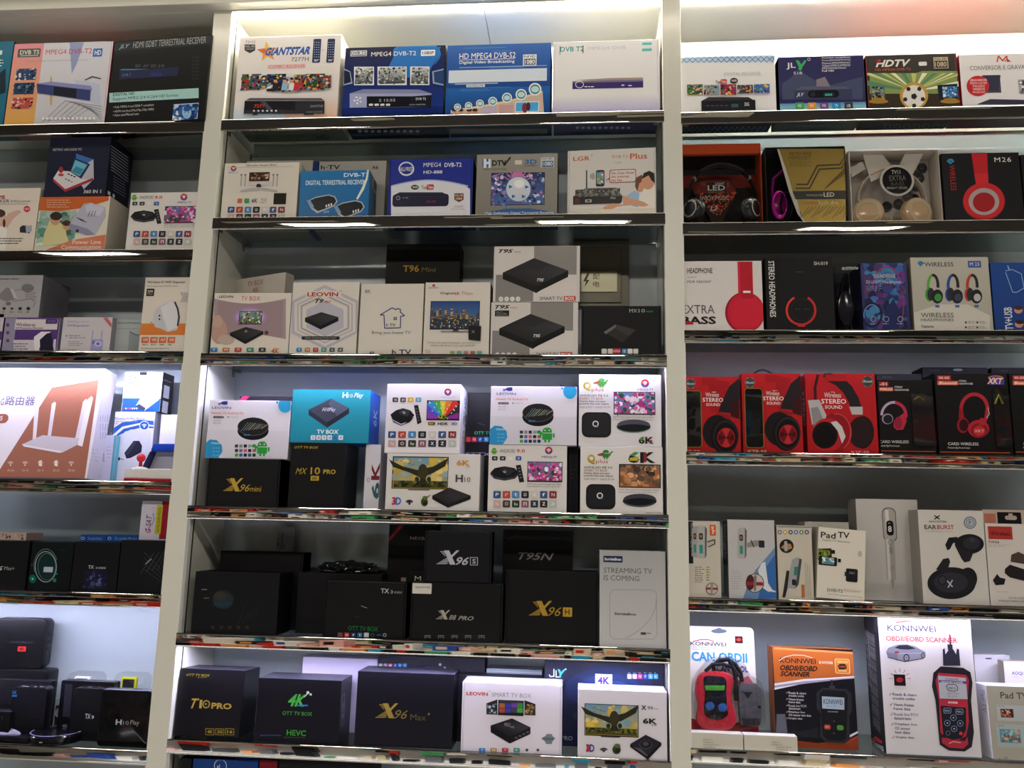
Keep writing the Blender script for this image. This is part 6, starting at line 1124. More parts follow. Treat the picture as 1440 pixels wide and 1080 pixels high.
R(998, 738, 1006.5, 753, 'c8582c'); T('mgAB', 1000, 740, 1005, 751, 'f0d8c8', 1, 0, -1); P([(994, 760), (1004, 757), (1005, 763), (995, 767)], 'b8b0a0'); LN([(995, 762), (1005, 759), (1005, 765), (996, 769)], 1.6, '4a4640'); TL(977, 797, 991, 8, 3, '6a665c', .9); TL(993, 797, 999, 6, 3.6, '8a9020', 1.2); G(1001, 828, 8.5, 8.5, .9, '5a3034'); R(993, 826, 1009, 829, '8a3038'); P([(999, 819), (1003, 819), (1002, 837), (999.5, 837)], '9a9088')
bx('scale_package', 'luggage scale carton with a blue aeroplane picture and black spine', 'R5', 1024, 1090.5, 731, col='bab8ba', side='6a6a6e', d=.06, yaw=0)
FULL('bcbabc'); P([(1062, 802), (1092, 770), (1092, 842), (1045, 842), (1052, 820)], '6a88b4'); P([(1075, 800), (1092, 780), (1092, 842), (1066, 842)], '3a68a8'); P([(1071, 792), (1076, 790), (1080, 820), (1088, 832), (1080, 832), (1072, 826), (1066, 802)], 'd4d8dc'); LN([(1060, 822), (1090, 832)], 2, 'd8dce0')
devscale(1037, 742, 13, 44); P([(1050, 764), (1060, 760), (1068, 760), (1068, 768), (1058, 769), (1051, 770)], '8a8884'); RR(1067, 760, 1075, 770, 1, '2a2a2c'); LN([(1056, 760), (1060, 769)], 1.5, '2e2e30'); E(1061.5, 820, 13, 13.5, '2a2a2e', 26); E(1061.5, 820, 12, 12.5, 'c4b8b4', 26); E(1055, 819, 6, 11, '4a2428', 16); R(1049, 818, 1073, 823, '8a2830'); P([(1060, 809), (1064, 809), (1063, 831), (1060, 831)], '7a7470'); TL(1028, 803, 1044, 8, 3.4, '9a989a', .8)
face('L'); R(1016, 733, 1023, 793, '1c1c1e'); T('Electronic Luggage Scale', 1017.5, 737, 1021.5, 786, 'b0b0b0', 0, 0, 1)
bx('scale_package', 'narrow cream luggage scale carton with round dots along its top', 'R5', 1093.5, 1143, 739, col='c6bfb0', side='989184', d=.06)
for i, c_ in enumerate(('6a6a9c', 'c8a040', '4a4a6a', '3a78b0', '4a9040', '3c4a90')): E(1096.5 + i * 7.6, 748.5, 3.1, 3.2, c_, 12); E(1096.5 + i * 7.6, 748.5, 1.4, 1.5, 'e0dcd0', 8)
R(1094, 739.5, 1142, 741.5, '8a867c'); E(1106, 768, 10, 9.8, '26241f', 24); P([(1098, 770), (1104, 764), (1112, 765), (1114, 771), (1106, 774)], 'b08458'); R(1103, 761, 1107, 775, 'a8a8a8')
P([(1111, 800), (1114, 787), (1121, 783.5), (1127, 786), (1122, 822), (1117, 828), (1107, 827)], '9c9ca0'); P([(1124, 785), (1127.5, 787), (1123, 822), (1118, 828)], '4a4a4c'); P([(1117, 797), (1123, 797), (1121.5, 809), (1116, 809)], '3a7a6c'); RR(1113.5, 814.5, 1119.5, 823, 2, '242426'); P([(1106, 802), (1110, 803), (1107, 829), (1104, 840), (1100, 840)], '2a2a2a'); RR(1127, 822, 1131.5, 840, .6, 'b86830')
for i in range(3): T('Digital LCD Display with low battery', 1132 + i * 3, 790 + i * 3, 1134 + i * 3, 838, '7a7468', 0, 0, -1)
bx('receiver_package', 'plain grey white carton behind the tilted pad receiver carton', 'R5', 1133.5, 1196, 734, s=.07, d=.05, col='bcb8ae', side='98948a'); TL(1150, 738, 1158, 1, 2, '8a867c', .8)
bx('receiver_package', 'tilted white pad receiver carton with phone pictures', 'R5', 1146, 1213, 741, col='dbd5c8', side='b4aea2', roll=-4.2, d=.05, s=.008)
T('Pad', 1154, 747.5, 1175, 756, '23201f', 1); T('TV', 1178, 747.5, 1194.5, 756, '23201f', 1); T('Digital TV Receiver', 1156, 757.5, 1195.5, 761, '7a766e')
P([(1145, 771), (1169, 771), (1170, 787), (1149, 787)], '2a2a22'); PIC(1148, 772, 1167, 786, '5a7028', ['8aa040', '3a4818', 'a89838', '202810'], 14, 221, .3); RR(1168, 773, 1174, 778.5, .5, '202020'); RR(1151, 781.5, 1177, 794, 1.5, '202022'); PIC(1156, 783, 1173, 792.5, '5a90a0', ['e0f0f0', '3a6a80', '90b0b0', 'c8b890'], 14, 222, .25); RR(1178, 785.5, 1182.5, 790.5, .5, '202020'); RR(1189.5, 799, 1206, 817.5, 2, '1e1e20'); R(1187.5, 804, 1190, 810, '3a3a3c'); T('DVB-T', 1194, 804, 1202, 807, 'a0a0a0'); T('DVB-T2', 1163, 827, 1185, 831.5, '7a7468', 1); T('Receiver', 1187, 827, 1211, 831.5, 'c0b8aa'); T('Simple USB receiver for android device', 1163, 834, 1213, 836.5, 'a8a294'); E(1209, 779, 3, 4.5, 'b8b2a6', 10)
bx('thermometer_package', 'tall white carton with a slim silver pen device printed on it', 'R5', 1206.5, 1294, 702, col='bdb9b4', side='8c8884', d=.055, s=.062)
FULL('c0bcb8', 'b4b0ac'); P([(1238, 727), (1243, 717), (1260, 722), (1258, 768)], 'b0aca8'); RR(1241, 713.5, 1260.5, 762, 8, '55534f'); RR(1242, 714.5, 1259.5, 761, 8, 'a8a49e'); R(1245, 717, 1250, 745, 'd4d0cc'); RR(1246.5, 732, 1256.5, 753, 4, '161618'); T('8', 1249, 739.5, 1254, 748, 'e8e8ec', 1); TL(1249, 735.5, 1254, 1, 1, 'e0e0e0', .7)
P([(1244, 758), (1257.5, 758), (1260, 815), (1247, 815)], 'a09c98'); P([(1246, 758), (1250, 758), (1253, 815), (1249, 815)], 'c8c4c0'); G(1252, 763, 3.4, 3.6, .6, '6a6864'); RR(1250.5, 768, 1255, 779, 2, '8a8682'); G(1254.5, 799, 2.6, 2.8, .6, '6a6864'); P([(1252, 815), (1258, 815), (1255.6, 830)], '9a9692')
bx('earbud_package', 'white earbud carton with two big black earbuds and a round badge', 'R5', 1294.5, 1387, 717.5, col='c8c4be', side='98948e', d=.055)
for a in (45, 135): 
    pass
LN([(1314, 725), (1321, 730)], 1.6, '242226'); LN([(1321, 725), (1314, 730)], 1.6, '242226'); E(1317.5, 727.5, 1.6, 1.6, '242226', 8); T('GHOSTEK', 1306, 732, 1332, 734.5, '4a484a', 1); T('EAR', 1300, 738, 1317, 744, '4a4448', 1); T('BURST', 1318, 738, 1341.5, 744, 'a83c38', 1); T('TRUE WIRELESS EARBUDS', 1300, 746, 1341, 748, 'b0acb0')
E(1364, 735, 9, 8.8, '6a7888', 24); E(1364, 735, 7.4, 7.2, 'a8acb4', 22); G(1364, 735, 5.6, 5.4, .8, '5a6878'); T('P', 1362.5, 732, 1365.5, 738, '4a5868', 1)
E(1363, 765, 20.5, 14, '1b1a20', 30); P([(1332, 774), (1329, 766), (1334, 756), (1346, 755), (1350, 761), (1340, 764), (1336, 772)], '1b1a20'); P([(1344, 770), (1352, 786), (1356, 791), (1364, 789), (1369, 776)], '232228'); E(1366, 764, 12, 9, '2b2a32', 24); E(1367, 759, 4, 3.4, '3a3a42', 14)
E(1361, 814, 13, 16, '1c1b20', 24); E(1338, 820, 34, 22.5, '1e1d23', 34); P([(1316, 801), (1326, 786), (1334, 784.5), (1336, 790), (1332, 803)], '232229'); E(1337, 819, 24, 14.5, '2e2d36', 30); E(1325, 816, 6, 7, '1a191e', 18); E(1325, 816, 4.6, 5.4, '3a3942', 16); LN([(1332, 817), (1339, 825)], 1.6, 'b8b8bc'); LN([(1339, 816), (1333, 826)], 1.6, 'b8b8bc')
bx('earbud_package', 'white wireless earbud carton with a red label at the right frame edge', 'R5', 1389, 1490, 737, col='cac4be', side='a49e98', d=.055)
RR(1389.5, 740, 1423.5, 758, .4, 'a83430'); T('Wireless', 1393, 747, 1421, 753, '3c1614', 1); TL(1406, 742.5, 1418, 1, 2, '5a2018', .8); T('TWS4', 1389.5, 760.5, 1405, 764, '4a4648', 1); TL(1389.5, 766, 1422, 2, 2, '9a948e', .6); P([(1421, 790), (1422, 780), (1432, 776), (1445, 782), (1445, 794)], '4a3c38'); P([(1413, 800), (1420, 794), (1445, 802), (1445, 818), (1420, 812), (1413, 806)], '241f22'); P([(1396, 816), (1402, 807), (1406, 812), (1414, 814), (1412, 822), (1400, 823)], '1e1c20'); TL(1402, 832, 1420, 1, 2, '9a948e', .7); T('COLOR MUSIC', 1418, 839.5, 1440, 842, '5a5454'); T('WIRELESS EARPHONE', 1404, 843.5, 1440, 846, '5a5454')
bx('earbud_package', 'salmon and white hang tab carton behind the red label carton', 'R5', 1386, 1455, 717, s=.075, d=.04, col='cfb8ac', side='a89488')
R(1384, 722, 1400, 735, 'c87c68'); RR(1402.5, 720, 1436, 737, 1, '1a181a'); RR(1413, 725, 1430, 731, 4, 'c8b8b0'); R(1418, 722, 1424, 727, 'c8b8b0')
# ================================================================== row 6, middle bay
bk = bx('tv_box_package', 'lilac white glossy carton behind the green lettered black carton', 'C6', 423, 529, 925, s=.12, d=.05, col='c8c0dc', side='a8a0b8', m='gloss'); TL(500, 931, 515, 1, 2, 'b0a8c4', .8)
bx('tv_box_package', 'dark carton with six small app icons behind the max lettered carton', 'C6', 530.5, 681, 924, s=.125, d=.05, col='1c1c24', side='141418')
ICO(532.5, 933, 5.6, 6.4, 6.8, 'a0a0ac:p a0909c:You b8405c:N 3a4a98:f 3a80c0:t 5a98d8:b'); T('4K', 592, 937, 610, 945, '5a3c9c', 2, 1); E(619, 934.5, 2, 2, 'c8c8cc', 10); E(625.5, 939, 1.7, 1.7, 'c8c8cc', 10)
bx('receiver_package', 'low grey silver unit at the back between two dark cartons', 'C6', 683, 762, 941, s=.12, d=.05, col='8a949c', side='6a7278', style='plain'); R(684, 943, 762, 944, 'b0bac0'); TL(746, 941.8, 760, 1, 2, '4a5258', 1)
bx('tv_box_package', 'black carton top showing behind the white smart box carton', 'C6', 642, 760, 951, s=.085, d=.04, col='1c1c22', side='15151a'); TL(650, 956, 664, 1, 2, '2c2c34', .8)
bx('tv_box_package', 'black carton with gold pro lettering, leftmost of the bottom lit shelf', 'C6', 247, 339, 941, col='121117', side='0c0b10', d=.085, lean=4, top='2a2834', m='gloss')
T('OTT TV BOX', 262, 947, 295.5, 950.5, '9a8a30', 1, 1); TL(278, 952.3, 295, 1, 2, '8a7a30', .8); T('T', 268, 982, 279, 996, 'a8903c', 1, 1); T('1', 280, 984, 283.5, 996, 'a8903c'); T('O', 284, 984, 295, 996, 'a8903c'); E(289.5, 990, 1.3, 1.3, 'a8903c', 8); T('PRO', 297, 988, 325.5, 996.5, 'a8903c', 2)
for i, t_ in enumerate(('4K', '2G', '16')): LN([(289.5 + i * 14, 1024.5), (301 + i * 14, 1025), (301 + i * 14, 1033.6), (289.5 + i * 14, 1033), (289.5 + i * 14, 1024)], .8, '8a7a30'); T(t_, 291.5 + i * 14, 1026.5, 299 + i * 14, 1031, 'a8983c', 1); 
face('R'); LN([(345, 987), (341, 994), (341, 1000)], .8, '4a4858')
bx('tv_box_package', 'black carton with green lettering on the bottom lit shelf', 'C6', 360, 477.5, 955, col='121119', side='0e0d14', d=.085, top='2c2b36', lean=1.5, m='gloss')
T('4K', 404.5, 975.5, 431, 993, '48a848', 2, 1); P([(418, 991), (433, 991), (433, 993), (418, 993)], '2a7ac0'); E(433, 974, 2.2, 2.2, 'c8d8d0', 10); LN([(428, 980), (433, 975)], 1.2, 'c8d8d0'); E(437, 976.5, 1.7, 1.7, 'c8d8d0', 10); T('OTT TV BOX', 397, 999.8, 439, 1005.2, '3a8a38', 1, 0); T('HEVC', 403, 1026, 430, 1034, '3c9838', 1); TL(399, 1036.6, 434, 1, 2, '3a7a38', .7); TL(366, 1033, 395, 1, 2, '2a3c6a', 2)
face('R'); LN([(481, 979), (484.5, 975), (483.5, 1016), (480, 1022), (481, 979)], .8, '7a7888'); T('4K UHD', 481, 987, 484, 1010, '8a8898', 1, 0, -1)
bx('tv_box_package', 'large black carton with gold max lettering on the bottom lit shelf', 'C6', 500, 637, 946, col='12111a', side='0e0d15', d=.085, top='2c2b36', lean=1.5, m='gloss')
XLOGO(530, 989, 560, 1010, '96803a'); T('96', 554.5, 998, 573, 1010.5, '7c6c38', 0, 1); T('Max', 577, 1004, 599, 1012.5, '5c5238', 1); T('+', 601, 1002, 605, 1006, '8a7840', 1)
bx('tv_box_package', 'white smart box carton with three printed screens and a black unit', 'C6', 649, 790.5, 961, col='dcd6e4', side='b8b4c0', d=.07, yaw=0, style='mailer', lidcol='e0dae6')
T('LEOVIN', 656, 972.5, 686, 977.5, 'b83440', 2); T('TM', 687, 971, 690, 972.6, '6a4a4a'); T('SMART TV BOX', 691.5, 973.5, 747, 979.5, '8a8690')
P([(684, 989), (699.5, 983.5), (699.5, 1005), (684, 1004.5)], '23232b'); PIC(685, 989, 698.5, 1003.5, '2a2e38', ['5a6a80', '8a8a8a', '1a1e28', 'a8b0c0'], 12, 231, .2); P([(737.5, 984.5), (753, 990), (753, 1006), (737.5, 1005.5)], '23232b'); PIC(738.5, 990, 752, 1004.5, '34302c', ['8a6a40', '1c1a18', 'b09050', '5a4a34'], 12, 232, .2)
R(700.5, 984, 736.5, 1005.5, '1c1c22'); 
for i, c_ in enumerate(('a0603c', '3a3890', '6a3c90', '3a8a3c', 'a04838', '3c3c98', '404050', '48a048')): R(702 + (i % 4) * 8.4, 988.5 + (i // 4) * 7, 710 + (i % 4) * 8.4, 995 + (i // 4) * 7, c_)
R(702, 986, 735, 987, '4a4a58'); P([(699, 1005.5), (702, 1005.5), (701, 1007)], 'c8c0d0')
SLAB(((690, 1020), (720, 1010), (746, 1022.5), (717, 1036)), 9.5, '1d1b22', '121016', '17151c'); T('MXQ', 709, 1016, 717.5, 1022, 'a0a0a8', 1, 1); T('4K', 718, 1020.5, 724, 1024, '8a8a90'); [RR(724 + i * 5.4, 1036 - i * 2.6, 728 + i * 5.4, 1038.6 - i * 2.6, .5, '55535c') for i in range(4)]
P([(761, 1038), (767, 1035), (769, 1032), (776, 1032), (777, 1035), (781, 1038), (777, 1042), (776, 1046), (768, 1046), (766, 1042)], '74828a'); T('ANDROID', 763.5, 1036.8, 779, 1040.4, '2c3840', 1); ICO(673.5, 1051.5, 9, 6, 16.2, '3a84c8:T b08a60:M b04048:YT 4a9484:K'); E(741, 1054.5, 2.6, 2.6, '4a4850', 4); E(756.5, 1054.5, 2.4, 2.4, '4a4850', 5); T('XBMC', 750, 1058, 762, 1060, '8a8690')
bx('tv_box_package', 'large dark navy carton with a white and cyan logo and a purple lettered badge', 'C6', 765.5, 935, 931.5, s=.085, d=.075, col='1b1c28', side='131420', m='gloss', right='26263a')
FULL('1c1d2a', '141c34'); E(857, 968, 62, 30, '1b2340', 30); E(857, 970, 46, 22, '1e2b54', 30); E(858, 972, 32, 15, '2a4078', 26)
LN([(779, 941), (779, 951), (774, 951.5), (772.5, 949)], 1.4, 'd8dcc8'); LN([(782, 943), (782, 952), (788, 952)], 1.4, 'd8dcc8'); P([(784, 941), (787, 941), (789, 945), (793, 941), (796, 941), (790, 948), (788.5, 953), (786, 953), (787, 948)], '48b8c0'); E(795.5, 941, 1.2, 1.2, 'c8ccc8', 8)
R(837, 947.5, 861, 966, 'f0eef8'); T('4K', 840.5, 951.5, 857.5, 962, '4a2c90', 2, 0); TL(827, 969, 870, 1, 2, '8098c8', .9); ICO(882, 947.5, 6.3, 7, 7.4, 'c0c0cc:You c8c0cc:p c03c80:N 3a4aa8:f 6ab0e0:t 48a0d8:b'); [TL(883 + i * 7.4, 945.6, 887.5 + i * 7.4, 1, 1, 'a0a4b4', .7) for i in range(6)]
T('PRO', 790, 1034.5, 805, 1040.5, 'b0b0bc'); P([(806, 1004), (812, 1000), (812, 1012), (806, 1010)], '2a2c34')
bx('tv_box_package', 'white carton with a dark bird scene and a diamond shaped unit, bottom right', 'C6', 812.5, 938, 971, col='dcd8e2', side='b8b4be', d=.065, s=.008)
R(822, 989, 898, 1034, '1c1a20'); winged(823, 990, 74, 42.5, 241); R(845, 1034.5, 872, 1036, '2c2a2e'); T('X', 901.5, 991.5, 909, 998, '3a3438', 2); T('99', 910.5, 993, 918, 998, '4a4448'); TL(919.5, 996, 929, 1, 2, 'a8a4ac', 1.2); T('6K', 904, 1009.5, 924, 1017.5, '26242a', 2); TL(916, 1019, 926, 1, 2, '5a5860', 1)
E(827, 1052, 2, 5, '6a3040', 10); T('3D', 824, 1046, 836, 1057, '4a3c90', 2); T('3', 824, 1046, 829.5, 1057, 'b03848', 2)
for r_ in (2.4, 4.6, 6.8): G(849, 1057, r_, r_ * .85, 1.3, '2a282e', 35, 145, 10)
E(849, 1056.6, 1.2, 1, '2a282e', 8); E(867, 1054, 6, 6.4, '34401e', 12); E(868, 1048.5, 4.6, 3, '5a6a38', 10); E(868, 1055.5, 3.2, 3.4, '1c2014', 8)
P([(886, 1047), (908, 1033), (930, 1045), (930, 1048), (911, 1068), (886, 1050)], '131216'); P([(886, 1046), (908, 1033), (930, 1044), (911, 1062)], '24232a'); E(908, 1047, 9.5, 7, '3a3942', 22); E(908, 1046.4, 7.6, 5.4, '1c1b20', 20); E(908, 1045.6, 4, 3, '4a4a54', 14); P([(890, 1050), (900, 1052), (911, 1062), (909, 1063)], '55545e')
# ================================================================== below the last shelf of the middle bay
Z['C7'] = Z['C6'] - .30
bx('phone_package', 'blue carton with a white round emblem under the bottom trim', 'C7', 264, 357, 1068.5, col='173a78', side='122c5c', s=.012, d=.08); G(310, 1077, 9, 9.5, .9, 'b8c8e0'); LN([(310, 1066), (310, 1069)], 1.4, 'b8c8e0'); T('al', 305, 1075, 309, 1080, 'b8c8e0', 1)
bx('phone_package', 'dark red carton beside the blue carton under the bottom trim', 'C7', 358.5, 384, 1069.5, col='6c1420', side='4a0e16', s=.012, d=.08); R(360, 1074, 382, 1074.8, '8a2430')
bx('phone_package', 'black carton under the bottom trim right of the red one', 'C7', 386, 520, 1070.5, col='131317', side='0c0c10', s=.012, d=.08); TL(392, 1076, 404, 1, 2, '2c2c34', .8)
bx('phone_package', 'black carton edge under the left end of the bottom trim', 'C7', 245, 262, 1066, col='121216', side='0c0c10', s=.012, d=.08); TL(248, 1072, 256, 1, 2, '2c2c34', .8)

# ================================================================== row 6, right bay
bx('scanner_package', 'orange and black code reader carton with a printed black handheld', 'R6', 1089, 1204.5, 911.5, col='b0602c', side='8a481e', d=.045, s=.03, lean=3, m='gloss')
FULL('14141a'); P([(1086, 908), (1206, 918), (1206, 951), (1170, 952), (1130, 955), (1089, 961)], 'b4602c'); P([(1089, 910), (1205, 917), (1205, 920), (1089, 913)], 'd88850')
P([(1089, 961), (1130, 955), (1206, 951), (1206, 954), (1140, 959), (1089, 970)], 'e0dce4'); P([(1089, 964), (1130, 958), (1206, 952.5), (1206, 953.5), (1135, 961), (1089, 967)], '9a94a8')
P([(1089, 1054), (1089, 1038), (1150, 1045), (1208, 1038), (1208, 1062), (1089, 1056)], '8a3c20'); P([(1180, 1041), (1208, 1028), (1208, 1031), (1184, 1043)], 'd8d4dc'); P([(1186, 1044), (1208, 1034), (1208, 1037), (1190, 1046)], 'a83c30')
T('KONNWEI', 1097, 925, 1147, 932, '2a1e20', 1); LN([(1096, 929), (1103, 924), (1116, 921), (1130, 921.5), (1142, 925)], 1, 'e0c8b8'); T('KW590', 1152, 929.5, 1171, 933.5, 'e8d8c8', 1); T('OBDII/EOBD', 1097, 935, 1149.5, 942.5, '20161a', 2, 1); T('SCANNER', 1097, 943.5, 1138.5, 950.5, '20161a', 2, 1)
RR(1174, 926, 1195, 947, 2.5, 'e0bc88'); RR(1175, 927, 1194, 946, 2, 'c87c30'); T('SERVICE', 1177, 929, 1192, 932, 'f0d088', 1); T('SOON', 1179, 941.5, 1190, 944.5, 'f0d088', 1); P([(1178, 936), (1181, 933.5), (1188, 933.5), (1190, 936), (1190.5, 940), (1187, 941.5), (1180, 941.5)], '2a1a1a'); T('CHECK', 1180, 936, 1189, 938.6, 'd0604c', 1)
for i, (a_, b_) in enumerate((('Reads & clears', 'trouble codes'), ('Views freeze', 'frame data'), ('Reads live PCM', 'datastream'), ('Displays live', 'O2 sensor test data'), ('Graphs data', ''))):
    y_ = 972.5 + i * 9; LN([(1105.5, y_ + 1.2), (1106.6, y_ + 2.4), (1108.4, y_ - .2)], .6, 'c0a0a0'); T(a_, 1109, y_, 1109 + len(a_) * 1.75, y_ + 3.2, 'c8c8cc', 1)
    if b_: T(b_, 1109, y_ + 4, 1109 + len(b_) * 1.65, y_ + 7, 'c8c8cc', 1)
P([(1090, 1035), (1092, 1004), (1104, 1004), (1108, 1036)], '5a5c66'); G(1116, 1035, 7, 7, 2, '26262c', 0, 180); P([(1120, 1030), (1150, 1022), (1150, 1038), (1125, 1036)], '202228')
P([(1148, 974), (1156, 967), (1190, 969), (1197, 976), (1198, 1000), (1194, 1006), (1195, 1040), (1188, 1045), (1162, 1044), (1153, 1036), (1154, 1004), (1148, 996)], '2c2c32'); P([(1152, 976), (1158, 970), (1188, 972), (1192, 978), (1190, 1038), (1184, 1042), (1163, 1041), (1157, 1034)], '17171b')
R(1168, 956, 1171, 968, '2c2c30'); R(1166, 964, 1174, 968, '3a3a40'); P([(1155.5, 979), (1187, 981), (1187, 998), (1156, 996)], '9cacb8'); T('KONNWEI', 1158, 982.5, 1184.5, 990, '3a4c60', 1); TL(1162, 992.5, 1180, 1, 2, '5a6878', .8); T('KONNWEI', 1164, 999.5, 1178, 1001.5, '9a9aa0', 1)
RR(1158.5, 1018.5, 1168, 1025.5, 2.5, 'a03c2c'); RR(1176.5, 1019.5, 1186, 1026.5, 2.5, '4a8a3a'); T('ESC', 1160.5, 1020.5, 1166, 1023, 'e0c0b0', 1); E(1172.5, 1014, 1.2, 1, '8a8a90', 3); E(1172.5, 1031, 1.2, 1, '8a8a90', 3)
bx('scanner_package', 'big white code reader carton with a car and a red handheld printed', 'R6', 1241.5, 1374, 870.5, col='dcd8e0', side='1c1a1e', d=.085, s=.01, bot='1c1a1e', lean=2, right='c0bcc4')
FULL('e4e0e8', 'cfccd2'); T('KONNWEI', 1248, 878, 1316, 887, '34304c', 1); P([(1254, 877.5), (1262, 874), (1276, 872), (1292, 873.5), (1280, 874.2), (1268, 875.5)], 'c83c38'); T('KW808', 1330, 880, 1358, 886, 'd8a090', 0); T('OBDII/EOBD SCANNER', 1246, 894, 1346, 901, 'c83444', 1)
# car
P([(1246, 916), (1249, 911), (1262, 906.5), (1275, 906), (1286, 908.5), (1294, 913), (1301, 916.5), (1301, 925), (1293, 927), (1276, 930), (1262, 929), (1248, 923)], '9494ac'); P([(1258, 911), (1264, 907.5), (1276, 907), (1288, 912), (1277, 913.5), (1266, 913)], '2e2e40'); P([(1246, 917), (1262, 920), (1262, 929), (1248, 923)], '7c7c96'); LN([(1262, 919), (1300, 918)], .7, 'c4c4d4'); R(1258, 916, 1264, 918.5, '9c3844'); LN([(1248, 924), (1272, 930.5), (1298, 926)], 1, '2a2a34')
for x_, y_, r_ in ((1274.5, 925, 5.4), (1298, 921.5, 4)): E(x_, y_, r_ * .8, r_, '26262e', 18); E(x_, y_, r_ * .55, r_ * .72, 'a8a8b4', 14); [LN([(x_, y_), (x_ + r_ * .5 * math.cos(a), y_ + r_ * .6 * math.sin(a))], .5, '4a4a58') for a in (0, 1.26, 2.5, 3.8, 5)]
RR(1257, 948, 1273, 964, .8, '26141a'); E(1265, 956, 5, 3.4, 'b02c2c', 10); T('CHECK', 1260.5, 954.7, 1269.5, 957.3, '26141a', 1)
for a in range(0, 181, 30): LN([(1265 + 10 * math.cos(math.radians(a)), 954 - 9 * math.sin(math.radians(a))), (1265 + 15 * math.cos(math.radians(a)), 954 - 14 * math.sin(math.radians(a)))], .7, 'a85860')
for i, (a_, b_, c_) in enumerate((('Reads & clears', 'trouble codes', ''), ('Views freeze', 'frame data', ''), ('Reads live PCM', 'datastream', ''), ('Displays live', 'O2 sensor', 'test data'), ('Graphs data', '', ''))):
    y_ = (974, 988.5, 1002, 1016, 1034.5)[i]; x_ = 1255 + i * 1; LN([(x_ - 5, y_ + 2), (x_ - 3.8, y_ + 3.6), (x_ - 1.8, y_)], .7, 'a05060')
    for j, s_ in enumerate((a_, b_, c_)):
        if s_: T(s_, x_, y_ + j * 5.6, x_ + len(s_) * 2.4, y_ + 4 + j * 5.6, '6a6470', 1)
# printed handheld
R(1334.5, 892, 1336.5, 910, '23222a'); R(1332, 906, 1339, 914, '2e2d38'); R(1334.5, 893, 1336.8, 902, 'b02c3c'); P([(1325, 913), (1328, 911.5), (1329, 920), (1334, 913), (1340, 913), (1344, 920), (1345, 912), (1348, 913), (1350, 936), (1326, 936)], '2e2d3a')
P([(1322, 937), (1354, 939), (1364, 945), (1367, 960), (1365, 985), (1369, 1030), (1366, 1050), (1356, 1056.5), (1334, 1055), (1321, 1047), (1315, 985), (1310, 965), (1312, 946)], '22212a')
P([(1319, 946), (1358, 949), (1362, 956), (1360, 985), (1362, 1015), (1358, 1035), (1348, 1040), (1332, 1038), (1322, 1030), (1320, 985), (1315, 957)], 'a82c3c'); P([(1324, 1037), (1356, 1042), (1360, 1036), (1361, 1046), (1354, 1052.5), (1334, 1051), (1324, 1044)], 'a82c3c'); P([(1322, 992), (1358, 995), (1358, 1025), (1352, 1038), (1338, 1040), (1326, 1034)], '1e1d28')
P([(1318.5, 950), (1357.5, 953), (1360, 983), (1321, 982)], 'aeb0bc'); T('KONNWEI', 1329, 953, 1347, 956, '8a4048', 1); P([(1319.5, 956), (1358, 958), (1358, 961.5), (1320, 959.5)], '3a3c80'); T('OBDII/EOBD SCANNER', 1322, 957.2, 1354, 959.8, 'd0d0e0', 1)
LN([(1330, 965), (1333, 962), (1343, 962.5), (1346, 966), (1346, 970), (1341, 972), (1333, 971), (1330, 965)], 1, '3a3a44'); T('OBD II', 1333, 965.5, 1343, 969, '3a3a44', 1); T('(OBDII) MENU', 1331, 974, 1348, 976.2, '4a4a55'); T('DIAG SETUP', 1332, 977.6, 1346, 979.6, '4a4a55'); T('KW808', 1333, 986, 1346, 989, 'e8d8dc', 2)
for x_, y_ in ((1326, 995.5), (1343, 997)): LN([(x_, y_ + 3.5), (x_ + 1, y_), (x_ + 10, y_), (x_ + 11, y_ + 3.5), (x_ + 10, y_ + 7), (x_ + 1, y_ + 7), (x_, y_ + 3)], .6, '8aa0c8'); T('READ' if x_ < 1330 else 'MENU', x_ + 2, y_ + 2.2, x_ + 9, y_ + 4.8, 'c0c8d8')
for x_, y_, a_ in ((1340, 1009, 90), (1331.5, 1016.5, 180), (1349.5, 1017, 0), (1341, 1024.5, 270)): G(x_, y_, 4.4, 4.4, .6, '8aa0c8', n=12); E(x_, y_, 1.6, 1.4, 'c8d0e0', 3)
G(1332.5, 1030.5, 3.2, 3.2, .6, '6a7a9a'); E(1350.5, 1031, 2.6, 2.6, 'b83c48', 14); LN([(1334, 1045), (1340, 1042.5), (1350, 1044)], 1, 'd8b0b4')
face('L'); 
for i in range(10): T('OBDII EOBD code reader reads and clears codes', 1217.5 + i * 1.7, 885 + i, 1218.7 + i * 1.7, (960 if i < 4 else 1010) + i * 2, 'a8a8ac', 0, 0, 1)
P([(1224, 1039), (1232, 1035), (1241, 1042), (1241, 1046)], 'b03038'); T('KONNWEI', 1226, 1040, 1242, 1046, 'c8c8cc', 1)
bx('receiver_package', 'plain white carton with an oval hole at the back of the bottom right shelf', 'R6', 1376, 1427, 921, s=.10, d=.05, col='c0bec2', side='9a989c', top='b0aeb2', lean=2); E(1390, 926, 5, 1.2, '5a585c')
bx('receiver_package', 'white carton with dark blue lettering at the right frame edge above the pad carton', 'R6', 1416, 1490, 931, s=.07, d=.025, col='cac6cc', side='948c7c'); T('AOQI', 1423, 944, 1438.5, 949.5, '4a4c80', 1); T('TVB-01', 1423.5, 950.5, 1431, 952.5, 'c090a0')
bx('receiver_package', 'beige fronted pad receiver carton at the lower right corner', 'R6', 1393, 1490, 966, s=.004, d=.06, col='8f8b80', side='cfccd2', m='card', lean=3)
